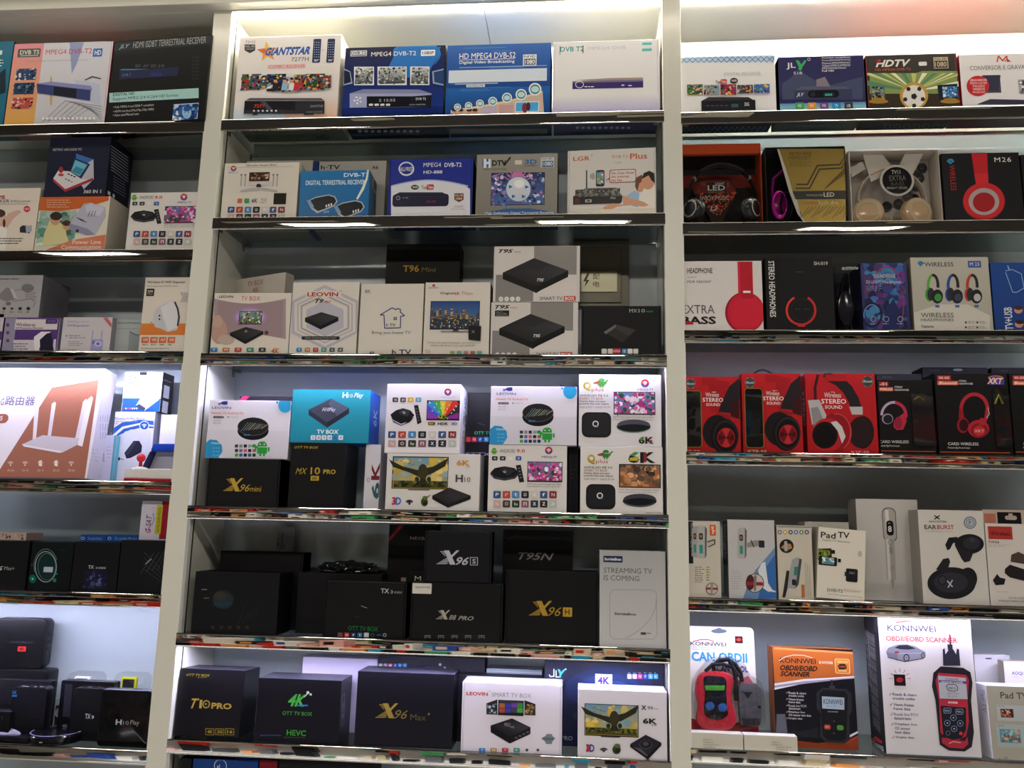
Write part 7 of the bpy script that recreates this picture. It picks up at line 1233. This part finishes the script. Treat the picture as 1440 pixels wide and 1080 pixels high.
R(1390, 964, 1500, 1080, 'a09c90'); T('Pad TV', 1407, 973, 1446, 982, '4a463e', 1); R(1402, 991, 1500, 1013, 'a8aeb0'); R(1402, 1018, 1500, 1050, 'a0aaac'); PIC(1407, 996.5, 1425, 1008.5, '4a2c2c', ['a8504a', '281818', 'c8a080', '783838'], 14, 251, .25); PIC(1406, 1025, 1435, 1044, '5a8a98', ['c8a088', '3a6a78', '90b8c0', '80604c'], 16, 252, .25); TL(1402, 992.5, 1412, 1, 2, '5a5850', .8); TL(1402, 1020, 1412, 1, 2, '5a5850', .8); T('CE', 1411, 1064, 1417, 1068, '6a665e', 1); TL(1404, 1066, 1408, 1, 2, '7a766e', 2)
face('L'); T('Pad TV', 1380.5, 971, 1386, 1001, '8a8690', 0, 0, 1); TL(1381, 1008, 1384, 2, 3, 'a8a4ac', .7)
for x0, x1, y, lb in ((965, 1045, 1031, 'flat small white carton lying in front of the red blister pack'), (1046.5, 1121.5, 1034.5, 'flat small white carton lying in front of the orange scanner carton')):
    bx('gadget_package', lb, 'R6', x0, x1, y, s=.003, d=.024, col='cdc9be', side='c4c0b6', top='d6d2ca')
    for i in range(4):
        xx = 989 if x0 < 1000 else 1091 - (i < 2) * 6; T(['MODEL: V1', 'MATERIAL: PC', '4.8 BLUETOOTH', 'CE 0700RoHS'][i], xx, y + 8 + i * 3.4, xx + [12, 15, 22, 17][i], y + 10 + i * 3.4, '7a766c')
# blister pack with a red handheld reader
B = bx('blister_pack', 'blister pack with a red car code reader and grey plug beside the right post', 'R6', 957, 1066, 881, s=.045, d=.002, lean=7, col='d6d2d0', side='c8c4c2', style='device', rad=.010, m='gloss', cat='package')
E(1011, 887.5, 11, 3.2, '5a646c', 20); E(1011, 886, 5, 3, '5a646c', 14); T('KONNWEI', 971, 902, 1021, 907.5, '34303a', 1); LN([(975, 902), (985, 899.5), (996, 899.5), (1004, 902)], 1.2, 'b83838'); T('TM', 1020.5, 898.5, 1024, 900.5, '5a5a5a'); RR(1033.5, 894.5, 1044.5, 904.5, .5, '3a1418'); E(1039, 899.5, 3.6, 2.4, 'b83c38', 8); T('KW805', 1034.5, 906, 1044, 908, '6a666a')
for a in range(0, 181, 36): LN([(1039 + 7 * math.cos(math.radians(a)), 898 - 6 * math.sin(math.radians(a))), (1039 + 10 * math.cos(math.radians(a)), 898 - 9 * math.sin(math.radians(a)))], .5, 'b88078')
T('A Best Solution to Diagnose All 1996 and Newer OBD II', 971, 908.5, 1056, 910.8, '4a464a'); T('Compliant Vehicles!', 971, 911.6, 999, 913.8, '4a464a'); T('CAN OBDII', 972.5, 916, 1051, 929.5, '3a90c8', 2); T('SCAN TOOL', 1004, 935, 1052, 944, '4a4a94', 2)
P([(972, 1010), (1000, 1018), (1040, 1016), (1074, 1012), (1080, 1040), (960, 1040)], 'b02c38'); P([(1036, 958), (1052, 950), (1060, 962), (1050, 975)], 'd07080')
def loc(px, py, y=-.004): a = L(px, py); return (a[0], y, a[1])
face('F')
def lprism(name, pts, y0, y1, col, m='plastic', bev=.001, parent=None):
    q = [L(*p) for p in pts]; return link(name, smooth(mesh_bm(prism(q, y0, y1, bev), col)), parent or B.root, M[m])
def curve_pts(pts, n=6):
    out = []; N = len(pts)
    for i in range(N):
        p0, p1, p2, p3 = [Vector(pts[(i + k - 1) % N]) for k in range(4)]
        for j in range(n):
            t = j / n; out.append(tuple(.5 * ((2 * p1) + (-p0 + p2) * t + (2 * p0 - 5 * p1 + 4 * p2 - p3) * t * t + (-p0 + 3 * p1 - 3 * p2 + p3) * t ** 3)))
    return out
sh = lprism('reader_shell', curve_pts([(978, 956), (985, 946), (1003, 943), (1022, 946), (1030, 956), (1026, 975), (1029, 992), (1034, 1008), (1028, 1022), (1010, 1028), (988, 1024), (978, 1012), (980, 992), (977, 974)]), -.020, -.001, 'b4283a', 'shiny', .003)
lprism('reader_panel', curve_pts([(988, 952), (1004, 950), (1018, 954), (1019, 972), (1020, 994), (1021, 1004), (1010, 1011), (996, 1009), (988, 1000), (989, 975)]), -.0215, -.0202, '1a1a24', 'shiny', .0005, sh)
lprism('display', [(989, 963), (1017, 963), (1016, 970), (990, 970)], -.0222, -.0216, '4a9a3c', 'shiny', .0002, sh)
for cx_, cy_ in ((996, 991.5), (1013.5, 993.5)): lprism('button', [(cx_ + 6.3 * math.cos(i * .349), cy_ + 6 * math.sin(i * .349)) for i in range(18)], -.0238, -.0216, '2c5a9c', 'shiny', .0006, sh)
c0 = [loc(1003, 944, -.01), loc(1002, 936, -.012), loc(1010, 928, -.013), loc(1022, 927, -.013), loc(1033, 934, -.012), loc(1040, 946, -.012), loc(1042, 958, -.012)]
b = tube(c0, .0042, 10); b = tube([loc(1024, 930, -.018), loc(1030, 942, -.018), loc(1033, 958, -.018), loc(1032, 974, -.016), loc(1034, 984, -.012)], .0042, 10, bm=b); b = tube([loc(990, 944, -.016), loc(1000, 934, -.018), (loc(1014, 933, -.019)), loc(1028, 938, -.018), loc(1037, 950, -.016)], .0038, 10, bm=b)
link('cable', smooth(mesh_bm(b, '1c1c20')), B.root, M['plastic'])['kind'] = 'stuff'
pl = lprism('plug', [(1036, 966), (1042, 960), (1062, 961), (1068, 968), (1069, 1006), (1066, 1018), (1040, 1018), (1038, 1006)], -.018, -.001, '4c4c54', 'plastic', .002)
lprism('plug_socket', [(1040, 1008), (1068, 1009), (1066, 1019), (1042, 1019)], -.020, -.0182, '2a2a30', 'plastic', .0005, pl); lprism('plug_arrow', [(1042, 972), (1056, 972), (1049, 981)], -.0195, -.0182, '26262a', 'shiny', .0003, pl); lprism('plug_screw', [(1065 + 2.2 * math.cos(i * .6), 993 + 2.2 * math.sin(i * .6)) for i in range(10)], -.0192, -.0182, '16161a', 'shiny', .0002, pl)
q = [L(*p) for p in curve_pts([(973, 960), (984, 938), (1000, 925), (1024, 922), (1042, 930), (1052, 948), (1068, 960), (1072, 990), (1072, 1018), (1060, 1022), (1034, 1028), (1010, 1032), (982, 1028), (974, 1000)], 3)]
link('clear_blister', smooth(mesh_bm(prism(q, -.0265, -.0012, .004))), B.root, M['clear'])

# ================================================================== row 6, left bay: set-top units on show
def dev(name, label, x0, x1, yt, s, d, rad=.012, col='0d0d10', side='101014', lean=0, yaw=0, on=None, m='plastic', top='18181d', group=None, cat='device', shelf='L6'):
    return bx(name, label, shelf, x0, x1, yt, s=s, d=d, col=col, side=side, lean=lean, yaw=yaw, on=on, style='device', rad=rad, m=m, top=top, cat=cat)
def ports(B, spec, face_='R'):
    """little sockets on the side or the top edge: (a0, a1, b) as shares"""
    for a0, a1 in spec:
        if face_ == 'R': b = bm_box(B.w - .0006, B.w + .0006, B.d * .30, B.d * .72, B.h * a0, B.h * a1, .0003)
        else: b = bm_box(B.w * a0, B.w * a1, B.d * .3, B.d * .72, B.h - .0006, B.h + .0006, .0003)
        link('port', mesh_bm(b, '050506'), B.root, M['shiny'])
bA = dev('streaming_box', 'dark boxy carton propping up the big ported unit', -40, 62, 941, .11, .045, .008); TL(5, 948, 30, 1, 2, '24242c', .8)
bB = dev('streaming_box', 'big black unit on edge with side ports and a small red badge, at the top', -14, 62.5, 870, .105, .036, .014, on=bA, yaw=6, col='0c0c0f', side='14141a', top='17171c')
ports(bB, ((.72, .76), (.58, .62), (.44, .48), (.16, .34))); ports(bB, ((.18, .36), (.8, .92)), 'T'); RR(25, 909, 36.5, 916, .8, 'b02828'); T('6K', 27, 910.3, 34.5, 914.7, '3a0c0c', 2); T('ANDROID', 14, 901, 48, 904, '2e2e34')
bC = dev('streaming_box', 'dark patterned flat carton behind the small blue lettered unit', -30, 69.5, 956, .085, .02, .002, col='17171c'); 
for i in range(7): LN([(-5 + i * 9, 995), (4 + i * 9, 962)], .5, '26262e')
bD = dev('streaming_box', 'small black unit on edge with blue lettering', 14, 63, 966.5, .045, .028, .009, yaw=3, col='121218', side='0d0d12'); ports(bD, ((.2, .38), (.55, .62), (.72, .86)), 'T')
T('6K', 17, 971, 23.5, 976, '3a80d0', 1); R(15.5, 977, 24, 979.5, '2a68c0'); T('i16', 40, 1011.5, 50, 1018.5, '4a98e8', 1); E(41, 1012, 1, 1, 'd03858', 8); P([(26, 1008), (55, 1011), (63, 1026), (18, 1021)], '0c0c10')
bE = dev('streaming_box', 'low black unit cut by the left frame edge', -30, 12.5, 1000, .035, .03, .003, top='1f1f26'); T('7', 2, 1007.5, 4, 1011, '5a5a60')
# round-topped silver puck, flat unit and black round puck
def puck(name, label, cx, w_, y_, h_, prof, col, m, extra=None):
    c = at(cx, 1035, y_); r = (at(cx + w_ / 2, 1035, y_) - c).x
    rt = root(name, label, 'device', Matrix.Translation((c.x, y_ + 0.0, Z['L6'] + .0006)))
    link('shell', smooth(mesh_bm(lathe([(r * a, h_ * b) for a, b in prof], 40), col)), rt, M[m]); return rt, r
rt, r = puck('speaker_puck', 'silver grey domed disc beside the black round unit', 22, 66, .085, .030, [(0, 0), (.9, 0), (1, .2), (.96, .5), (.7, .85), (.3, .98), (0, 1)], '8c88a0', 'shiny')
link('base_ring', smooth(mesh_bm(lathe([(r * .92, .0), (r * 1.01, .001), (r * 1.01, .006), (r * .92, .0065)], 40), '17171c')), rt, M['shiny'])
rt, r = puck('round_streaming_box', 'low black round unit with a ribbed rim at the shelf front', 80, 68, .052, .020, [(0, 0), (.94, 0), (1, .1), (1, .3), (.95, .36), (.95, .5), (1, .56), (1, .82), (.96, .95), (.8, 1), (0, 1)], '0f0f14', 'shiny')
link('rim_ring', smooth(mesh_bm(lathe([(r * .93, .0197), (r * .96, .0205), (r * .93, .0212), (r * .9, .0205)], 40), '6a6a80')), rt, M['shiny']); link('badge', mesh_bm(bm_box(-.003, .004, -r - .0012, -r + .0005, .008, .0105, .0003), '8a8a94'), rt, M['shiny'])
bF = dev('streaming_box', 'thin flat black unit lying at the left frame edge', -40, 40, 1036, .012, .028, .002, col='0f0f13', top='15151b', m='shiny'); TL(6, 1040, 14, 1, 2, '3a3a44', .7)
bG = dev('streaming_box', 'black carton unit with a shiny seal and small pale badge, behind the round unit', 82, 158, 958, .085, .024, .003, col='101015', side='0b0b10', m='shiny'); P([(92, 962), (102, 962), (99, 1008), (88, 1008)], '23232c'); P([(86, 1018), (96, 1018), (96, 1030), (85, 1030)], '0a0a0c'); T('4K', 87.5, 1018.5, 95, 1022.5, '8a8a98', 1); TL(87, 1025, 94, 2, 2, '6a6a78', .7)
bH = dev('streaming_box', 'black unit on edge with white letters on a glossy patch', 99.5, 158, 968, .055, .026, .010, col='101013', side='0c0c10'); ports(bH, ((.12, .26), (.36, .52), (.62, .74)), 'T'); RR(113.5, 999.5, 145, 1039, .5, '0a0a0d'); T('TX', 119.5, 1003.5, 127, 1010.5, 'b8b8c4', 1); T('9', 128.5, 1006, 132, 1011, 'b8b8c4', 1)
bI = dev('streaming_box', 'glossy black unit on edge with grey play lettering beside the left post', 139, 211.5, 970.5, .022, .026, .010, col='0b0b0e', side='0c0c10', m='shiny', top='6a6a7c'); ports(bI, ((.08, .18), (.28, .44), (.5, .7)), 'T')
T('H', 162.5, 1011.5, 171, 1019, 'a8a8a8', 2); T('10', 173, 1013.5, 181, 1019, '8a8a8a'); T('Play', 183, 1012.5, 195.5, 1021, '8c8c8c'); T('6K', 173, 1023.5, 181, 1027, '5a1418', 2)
# two wristband cases
for x0, x1, y, c_, lb in ((90, 137, 946, 'e8e8f0', 'clear rounded case holding a white wristband gadget, left of the yellow one'), (156, 202, 947, 'c8c828', 'clear rounded case holding a yellow framed gadget')):
    B = bx('gadget_case', lb, 'L6', x0, x1, y, s=.125, d=.03, style='device', rad=.014, col='w', cat='case', body=False)
    link('clear_case', smooth(mesh_bm(prism(rrect(0, 0, B.w, B.h, .014), 0, B.d, .003))), B.root, M['clear'])
    gx0, gz1 = L(x0 + 12, y + 6); gx1, gz0 = L(x0 + 32, y + 24)
    g_ = link('gadget', smooth(mesh_bm(prism(rrect(gx0, gz0, gx1, gz1, .003), .008, .016, .0008), c_)), B.root, M['plastic']); link('gadget_screen', mesh_bm(prism(rrect(gx0 + .005, gz0 + .004, gx1 - .005, gz1 - .004, .001), .0068, .0078), '26262c'), g_, M['shiny'])
    link('gadget_strap', smooth(mesh_bm(bm_box((gx0 + gx1) / 2 - .008, (gx0 + gx1) / 2 + .008, .011, .0145, .002, gz0 + .001, .001), c_)), B.root, M['plastic'])
# white twin case gadget behind the blue lettered unit
B = bx('gadget_case', 'small clear case with a round dial between the black units', 'L6', 70, 88, 985, s=.11, d=.03, style='device', rad=.006, cat='case', body=False)
link('clear_case', smooth(mesh_bm(prism(rrect(0, 0, B.w, B.h, .006), 0, B.d, .002))), B.root, M['clear']); link('dial', smooth(mesh_bm(lathe([(0, -.0005), (.009, -.0005), (.010, .001), (.010, .004)], 24, 'y'), 'c8c4b0')), B.root, M['plastic']); bpy.data.objects[B.root.children[-1].name].location = (B.w * .5, .012, B.h * .6)
link('insert_card', mesh_bm(bm_box(.002, B.w - .002, .015, .017, .002, B.h * .8), '3a3a40'), B.root, M['card'])

# ================================================================== row 4, left bay: mini arcade machine
base = Z['L4'] + .0006
def wx(px, y): return at(px, 660, y).x
Ya = .016
rt = root('mini_arcade', 'mini arcade machine with a red ball joystick and blue hood beside the left post', 'console', Matrix.Translation((wx(175, Ya), Ya, base)))
W_ = wx(243, Ya) - wx(175, Ya); hb = at(200, 659, Ya).z - base
link('red_foot', mesh_bm(bm_box(0, W_, 0, .062, 0, .0085, .001), 'a01c2c'), rt, M['plastic']); link('white_base', mesh_bm(bm_box(.0005, W_ - .0005, .0005, .062, .0087, hb, .0015, 2), 'd2cfc8'), rt, M['plastic'])
jx = wx(197, Ya + .02) - wx(175, Ya); jz = at(197, 644, Ya + .02).z - base
link('collar', smooth(mesh_bm(lathe([(0, hb), (.017, hb), (.016, hb + .003), (.006, hb + .0052), (0, hb + .0052)], 28), 'e0dede')), rt, M['plastic']).location = (jx, .02, 0)
j = link('joystick', smooth(mesh_bm(lathe([(0, hb), (.0055, hb + .002), (.004, hb + .008), (.0035, jz - .006), (0, jz - .004)], 16), 'b01c28')), rt, M['shiny']); j.location = (jx, .02, 0)
link('ball_top', smooth(mesh_bm(lathe([(.0098 * math.sin(math.pi * i / 12), -.0098 * math.cos(math.pi * i / 12)) for i in range(13)], 24), 'c41e2c')), j, M['shiny']).location = (0, 0, jz)
h0 = at(220, 635, .055).z - base; h1 = at(220, 624, .055).z - base; hx0 = wx(205, .05) - wx(175, Ya); hx1 = W_ - .002
b = bmesh.new(); P8 = [(hx0, .034, h0 - .002), (hx1, .034, h0 - .002), (hx1, .062, h1 + .004), (hx0 + .010, .062, h1 + .004)]
b = prism([(hx0 + .008, h0), (hx1, h0), (hx1, h1), (hx0 + .013, h1), (hx0 + .008, h0 + .006)], .034, .062, .0015); link('blue_hood', smooth(mesh_bm(b, '1a3c9c')), rt, M['shiny'])
b = prism([(hx0 - .010, hb - .001), (hx0 + .008, h0 - .0005), (hx0 + .0115, h0 - .0005), (hx0 - .004, hb - .001)], .030, .062, .0005); link('side_wall', mesh_bm(b, '20264c'), rt, M['plastic'])
link('screen', mesh_bm(prism([(hx0 - .003, hb - .001), (hx0 + .012, h0 - .0005), (hx1, h0 - .0005), (hx1, hb - .001)], .052, .060), 'a4a6b4'), rt, M['shiny']); link('button', smooth(mesh_bm(lathe([(0, 0), (.003, 0), (.003, .002), (0, .0025)], 12), 'b03040')), rt, M['shiny']).location = (W_ - .012, .02, hb)

# ================================================================== row 2, right bay: window cartons with real headphones
def shellbox(name, label, shelf, x0, x1, yt, col, inner, s=.010, d=.078, lid=True):
    B = bx(name, label, shelf, x0, x1, yt, s=s, d=d, body=False, m='gloss'); w_, h_ = B.w, B.h; t = .0012
    b = bm_box(0, w_, d - t, d, 0, h_, .0004); bm_box(0, w_, 0.001, d, 0, t, .0003, bm=b); bm_box(0, w_, .001, d, h_ - t, h_, .0003, bm=b); bm_box(0, t, .001, d, 0, h_, .0003, bm=b); bm_box(w_ - t, w_, .001, d, 0, h_, .0003, bm=b)
    n = [0]
    def cf(p):
        y = p.center.y; return C(inner) if (abs(p.normal.y) > .5 and p.normal.y < 0 and y > .01) else C(col)
    link('carton_shell', mesh_bm(b, cf), B.root, M['card'])
    link('clear_window', mesh_bm(bm_box(.0006, w_ - .0006, 0, .0006, .0006, h_ - .0006), None), B.root, M['clear']); return B
def headphones(label, B, cx, cz, r, y, band, cup, pad, metal, zs=1.0, cr=.019, flat=2.4, cang=20, cz0=-.28):
    """an actual pair: band arc, yokes, cups and cushions, in the carton's frame"""
    rt = root('headphones', label, 'headphones', B.M @ Matrix.Translation((cx, y, cz)))
    arc = [(r * math.cos(a), 0, r * zs * math.sin(a)) for a in [math.radians(-6 + (192) * i / 40) for i in range(41)]]
    link('headband', smooth(mesh_bm(tube(arc, .0034, 10, flat), band)), rt, M['shiny'])
    top = [(r * .985 * math.cos(a), 0, r * zs * .985 * math.sin(a) + .001) for a in [math.radians(52 + 76 * i / 20) for i in range(21)]]
    link('headband_pad', smooth(mesh_bm(tube(top, .0046, 10, flat), pad)), rt, M['plastic'])
    for sx in (-1, 1):
        a = math.radians(90 - sx * (90 - 38)) ; px_, pz_ = r * math.cos(a), r * zs * math.sin(a)
        link('slider', smooth(mesh_bm(tube([(px_ * 1.01 + .003 * math.sin(a) , -.0005, pz_ - .004 if True else 0), (px_ * 1.01, -.0005, pz_ + .003)], .0042, 8, 2.0), metal)), rt, M['shiny'])
        mtx = Matrix.Translation((sx * (r - cr * .6), 0, r * cz0)) @ Matrix.Rotation(math.radians(sx * cang), 4, 'Z') @ Matrix.Rotation(math.radians(-sx * 16), 4, 'Y')
        c = link('ear_cup', smooth(mesh_bm(lathe([(0, .016), (cr * .7, .0158), (cr * .93, .013), (cr, .008), (cr * .98, .002), (cr * .9, 0)], 30, 'y'), cup)), rt, M['shiny']); c.matrix_local = mtx
        link('cup_ring', smooth(mesh_bm(lathe([(cr * .62, .0165), (cr * .72, .0172), (cr * .78, .0165), (cr * .7, .0155)], 30, 'y'), metal)), c, M['shiny'])
        link('ear_cushion', smooth(mesh_bm(lathe([(cr * .45, -.001), (cr * .5, -.008), (cr * .8, -.010), (cr * .99, -.006), (cr * .96, .001), (cr * .6, .002)], 30, 'y'), pad)), c, M['plastic'])
    return rt
B = shellbox('headphone_package', 'orange and black window carton holding wired black headphones beside the right post', 'R2', 955, 1071.5, 202, 'b84420', '151517')
S = B.root
b = bm_box(.0015, B.w - .0015, .0016, .012, B.h * .875, B.h - .0015, .0005); link('orange_header', mesh_bm(b, 'c04a20'), S, M['gloss'])
link('backing_card', mesh_bm(bm_box(.002, B.w - .002, .056, .058, .002, B.h - .003), '1a1413'), S, M['card']); link('red_band', mesh_bm(bm_box(.002, B.w - .002, .0545, .0555, B.h * .57, B.h * .73), '7c2016'), S, M['card'])
B.off = -.042
P([(980, 240), (1031, 241), (1042, 260), (1017, 310), (1010, 310), (980, 262)], '241414'); P([(990, 243), (1030, 243), (1042, 261), (1036, 262), (1000, 262), (980, 262), (976, 250)], '7a241a'); RR(998, 246, 1026, 261, .5, '2c2422')
rr_ = random.Random(4)
for i in range(120):
    yy = rr_.uniform(259, 292); hw = max(1.5, (300 - yy) * .72); xx = 1011 + rr_.uniform(-hw, hw); P([(xx, yy), (xx + 2, yy - 1.6), (xx + 3, yy - .4), (xx + 1, yy + 1.6)], rr_.choice(['c84c24', 'b03c1c', 'e06030']))
T('LED', 999, 250.5, 1024, 258, 'e8e4dc', 1); T('LIGHT', 1010, 246.5, 1023, 249.8, 'e0dcd4', 1); T('W', 989, 246, 996, 252, '8a6a64'); T('S', 1026, 247, 1030, 253, '8a6a64'); T('ENJOY MUSIC', 988, 266, 1030, 274, 'd8c8c0', 1); T('L2', 1002, 280, 1013, 287, 'd8c8c0', 2, 1); T('HEADPHONES WITH MIC', 999, 259.5, 1023, 261, 'c0b8b0')
a0, c0_ = L(1016, 280); rr0 = L(1065, 280)[0] - a0
headphones('black over-ear headphones with silver rims inside the orange window carton', B, a0 + .001, L(1016, 279)[1], rr0 * 1.0, .014, '17171a', '26252a', '2c2b30', '9a9488', zs=1.12, cr=.026, cang=50)
B.off = 0
B = shellbox('headphone_package', 'gold faced window carton with a magenta ear cup showing at its left', 'R2', 1077.5, 1191, 206, '2a2624', '131214')
def gp(px, py, y=.004): a = L(px, py); return a
b = prism([gp(1093, 208), gp(1190, 208), gp(1190, 312.5), gp(1132, 312.5)], .0035, .0055); link('gold_card', mesh_bm(b, '9a8444'), B.root, mat('gold_foil', '9c8440', rough=.38, metal=.7))
B.off = -.0034
FP = [(1093.5, 209), (1096, 209), (1110, 250), (1116, 272), (1122, 282), (1126, 300), (1133, 312), (1131, 312), (1122, 300), (1116, 284), (1110, 268)]
P(FP, 'd8d4c8'); T('EXTRA BASS', 1111, 213, 1142, 217, '6a5c34', 1); T('HEADSET', 1110, 218.5, 1141, 223.5, '6a5c34'); TL(1111, 226, 1144, 3, 2.8, '7a6a3c', .9)
LN([(1121, 258.5), (1136, 258.5), (1150, 232), (1182, 230.5), (1191, 219)], 2, '4a4638'); LN([(1119.5, 264), (1139, 264), (1153, 237), (1184, 235.5), (1191, 227)], 2, '4a4638')
P([(1115, 268), (1191, 267), (1191, 279), (1119, 279.5)], '46443e'); T('MARQUEE', 1135, 272.5, 1158, 275.7, 'b8b4a8', 1); T('LED', 1159, 270, 1174, 276, 'e0dcd0', 1); T('beats', 1131, 281.5, 1151, 287, 'c06a54'); T('bydr.dre.', 1152, 281.5, 1181, 288.5, 'c8b890', 1)
for i in range(14): LN([(1126 + i * 5, 306 - (i % 3) * 3), (1138 + i * 5, 290)], .8, '5a5034'); LN([(1160 + i * 2.6, 266 - i * 2), (1166 + i * 2.6, 258 - i * 2.6)], .7, '5a5034')
B.off = 0
for i, (cx_, rx_, c_) in enumerate(((1092, .014, 'b0208c'), )):
    a = L(cx_, 290); b = lathe([(0, 0), (.7, .001), (.95, .006), (1, .014), (.8, .022)], 26, 'y')
    rt = root('headphones', 'magenta headphones partly hidden behind the gold card', 'headphones', B.M @ Matrix.Translation((a[0] + .007, .016, a[1] + .004)))
    for v in b.verts: v.co = Vector((v.co.x * .017, v.co.y, v.co.z * .034))
    link('ear_cup', smooth(mesh_bm(b, c_)), rt, M['shiny'])
    b = lathe([(0, 0), (.7, .001), (.95, .006), (1, .014), (.8, .022)], 26, 'y')
    for v in b.verts: v.co = Vector((v.co.x * .014 + .016, v.co.y + .006, v.co.z * .034))
    link('ear_cushion', smooth(mesh_bm(b, '1c1a1e')), rt, M['plastic']); link('headband', smooth(mesh_bm(tube([(-.009, .01, .02), (-.009, .01, .045), (-.006, .01, .072), (.02, .01, .095), (.05, .01, .10)], .0032, 8, 2), c_)), rt, M['shiny'])
B = shellbox('headphone_package', 'pale window carton holding gold headphones with a round black tag', 'R2', 1196.5, 1323.5, 211, 'dcd4c8', 'c8c2ba')
link('insert_tray', mesh_bm(bm_box(.003, B.w - .003, .05, .058, .002, B.h - .003), 'd4cec6'), B.root, M['card'])
B.off = -.0475
for x_, y_ in ((1295, 231), (1305, 238), (1301, 250), (1288, 264), (1298, 268), (1275, 275), (1258, 279), (1309, 224), (1292, 246)): E(x_, y_, 7.5, 7.5, '35323a', 18); TL(x_ - 3, y_ - .6, x_ + 3, 1, 1, '8a8488', .8)
T('EXTRA BASS', 1241, 294, 1283, 299, 'b0a040', 1)
def ribbon(pts, y):
    return link('white_strap', mesh_bm(prism([L(*p) for p in pts], y, y + .0012, 0), 'd8d2c6'), B.root, M['card'])
ribbon([(1216, 212), (1243, 212), (1256, 228), (1248, 243), (1228, 252), (1222, 232)], .014); ribbon([(1276, 212), (1302, 212), (1290, 236), (1284, 246), (1266, 232)], .013); ribbon([(1199, 232), (1216, 222), (1222, 232), (1202, 244)], .018)
a0, _ = L(1259, 280); rr0 = L(1306, 280)[0] - a0
headphones('gold rimmed headphones with beige cushions inside the pale window carton', B, a0, L(1259, 276)[1], rr0 * 1.02, .026, 'c8bca8', 'dcbc94', 'd4b8a0', 'd8c8a8', zs=1.0, cr=.034, cang=14, flat=3.4, cz0=-.42)
tg = L(1262.5, 252.5); rt = root('round_tag', 'round black tag with a white rim strapped over the gold headphones', 'tag', B.M @ Matrix.Translation((tg[0], .0075, tg[1])))
link('disc', smooth(mesh_bm(lathe([(0, 0), (.0335, 0), (.0345, .001), (.0345, .003), (0, .003)], 40, 'y'), '17171a')), rt, M['shiny']); link('white_rim', smooth(mesh_bm(lathe([(.0315, .0032), (.0355, .0036), (.0365, .0032), (.0355, .0), (.0315, .0)], 40, 'y'), 'd8d4cc')), rt, M['plastic'])
B.off = -.0037
T('TV11', 1254.5, 238.5, 1267, 244, 'dcdad4', 1); T('EXTRA', 1251.5, 246, 1275, 253.5, '7c7a78', 1); T('BASS', 1254, 255, 1273, 260.5, '5a5856', 1); T('BRIGHT SERIES', 1248, 262, 1277, 265.3, 'b0aea8', 1); B.off = 0
bx('headphone_package', 'black carton with a printed red ear cup and a red vertical band', 'R2', 1326.5, 1437, 215, col='121114', side='0c0b0d', d=.07)
FULL('141316', '111013'); P([(1366, 216), (1388, 216), (1390, 262), (1373, 263)], 'bc1f26'); P([(1370, 244), (1389.5, 244), (1390, 262), (1373, 263)], 'cc2a30'); E(1383.5, 283.5, 29.5, 26, 'b01a22', 36); E(1383.5, 282, 29, 25, 'c8242c', 36); E(1383.5, 283.5, 21.5, 19, 'a89c9a', 34); E(1383.5, 284.5, 15.6, 13.8, 'a01a20', 30)
T('M26', 1398.5, 221.5, 1422, 228, 'e0dccc', 1, 0, 0, 1.15); T('WIRELESS', 1336, 232.5, 1343.5, 268, 'a82830', 0, 0, 1); P([(1331, 227), (1334, 223.5), (1339, 223.5), (1342, 227), (1336.5, 231)], '3a8cb0'); LN([(1334, 227), (1339, 227)], .8, '121114')
bx('headphone_package', 'black carton edge at the right end of the windowed headphone row', 'R2', 1439, 1500, 217, col='131215', side='0c0b0d', d=.07); TL(1442, 228, 1460, 1, 3, '6a6866')
fin_all()
bpy.context.view_layer.update()
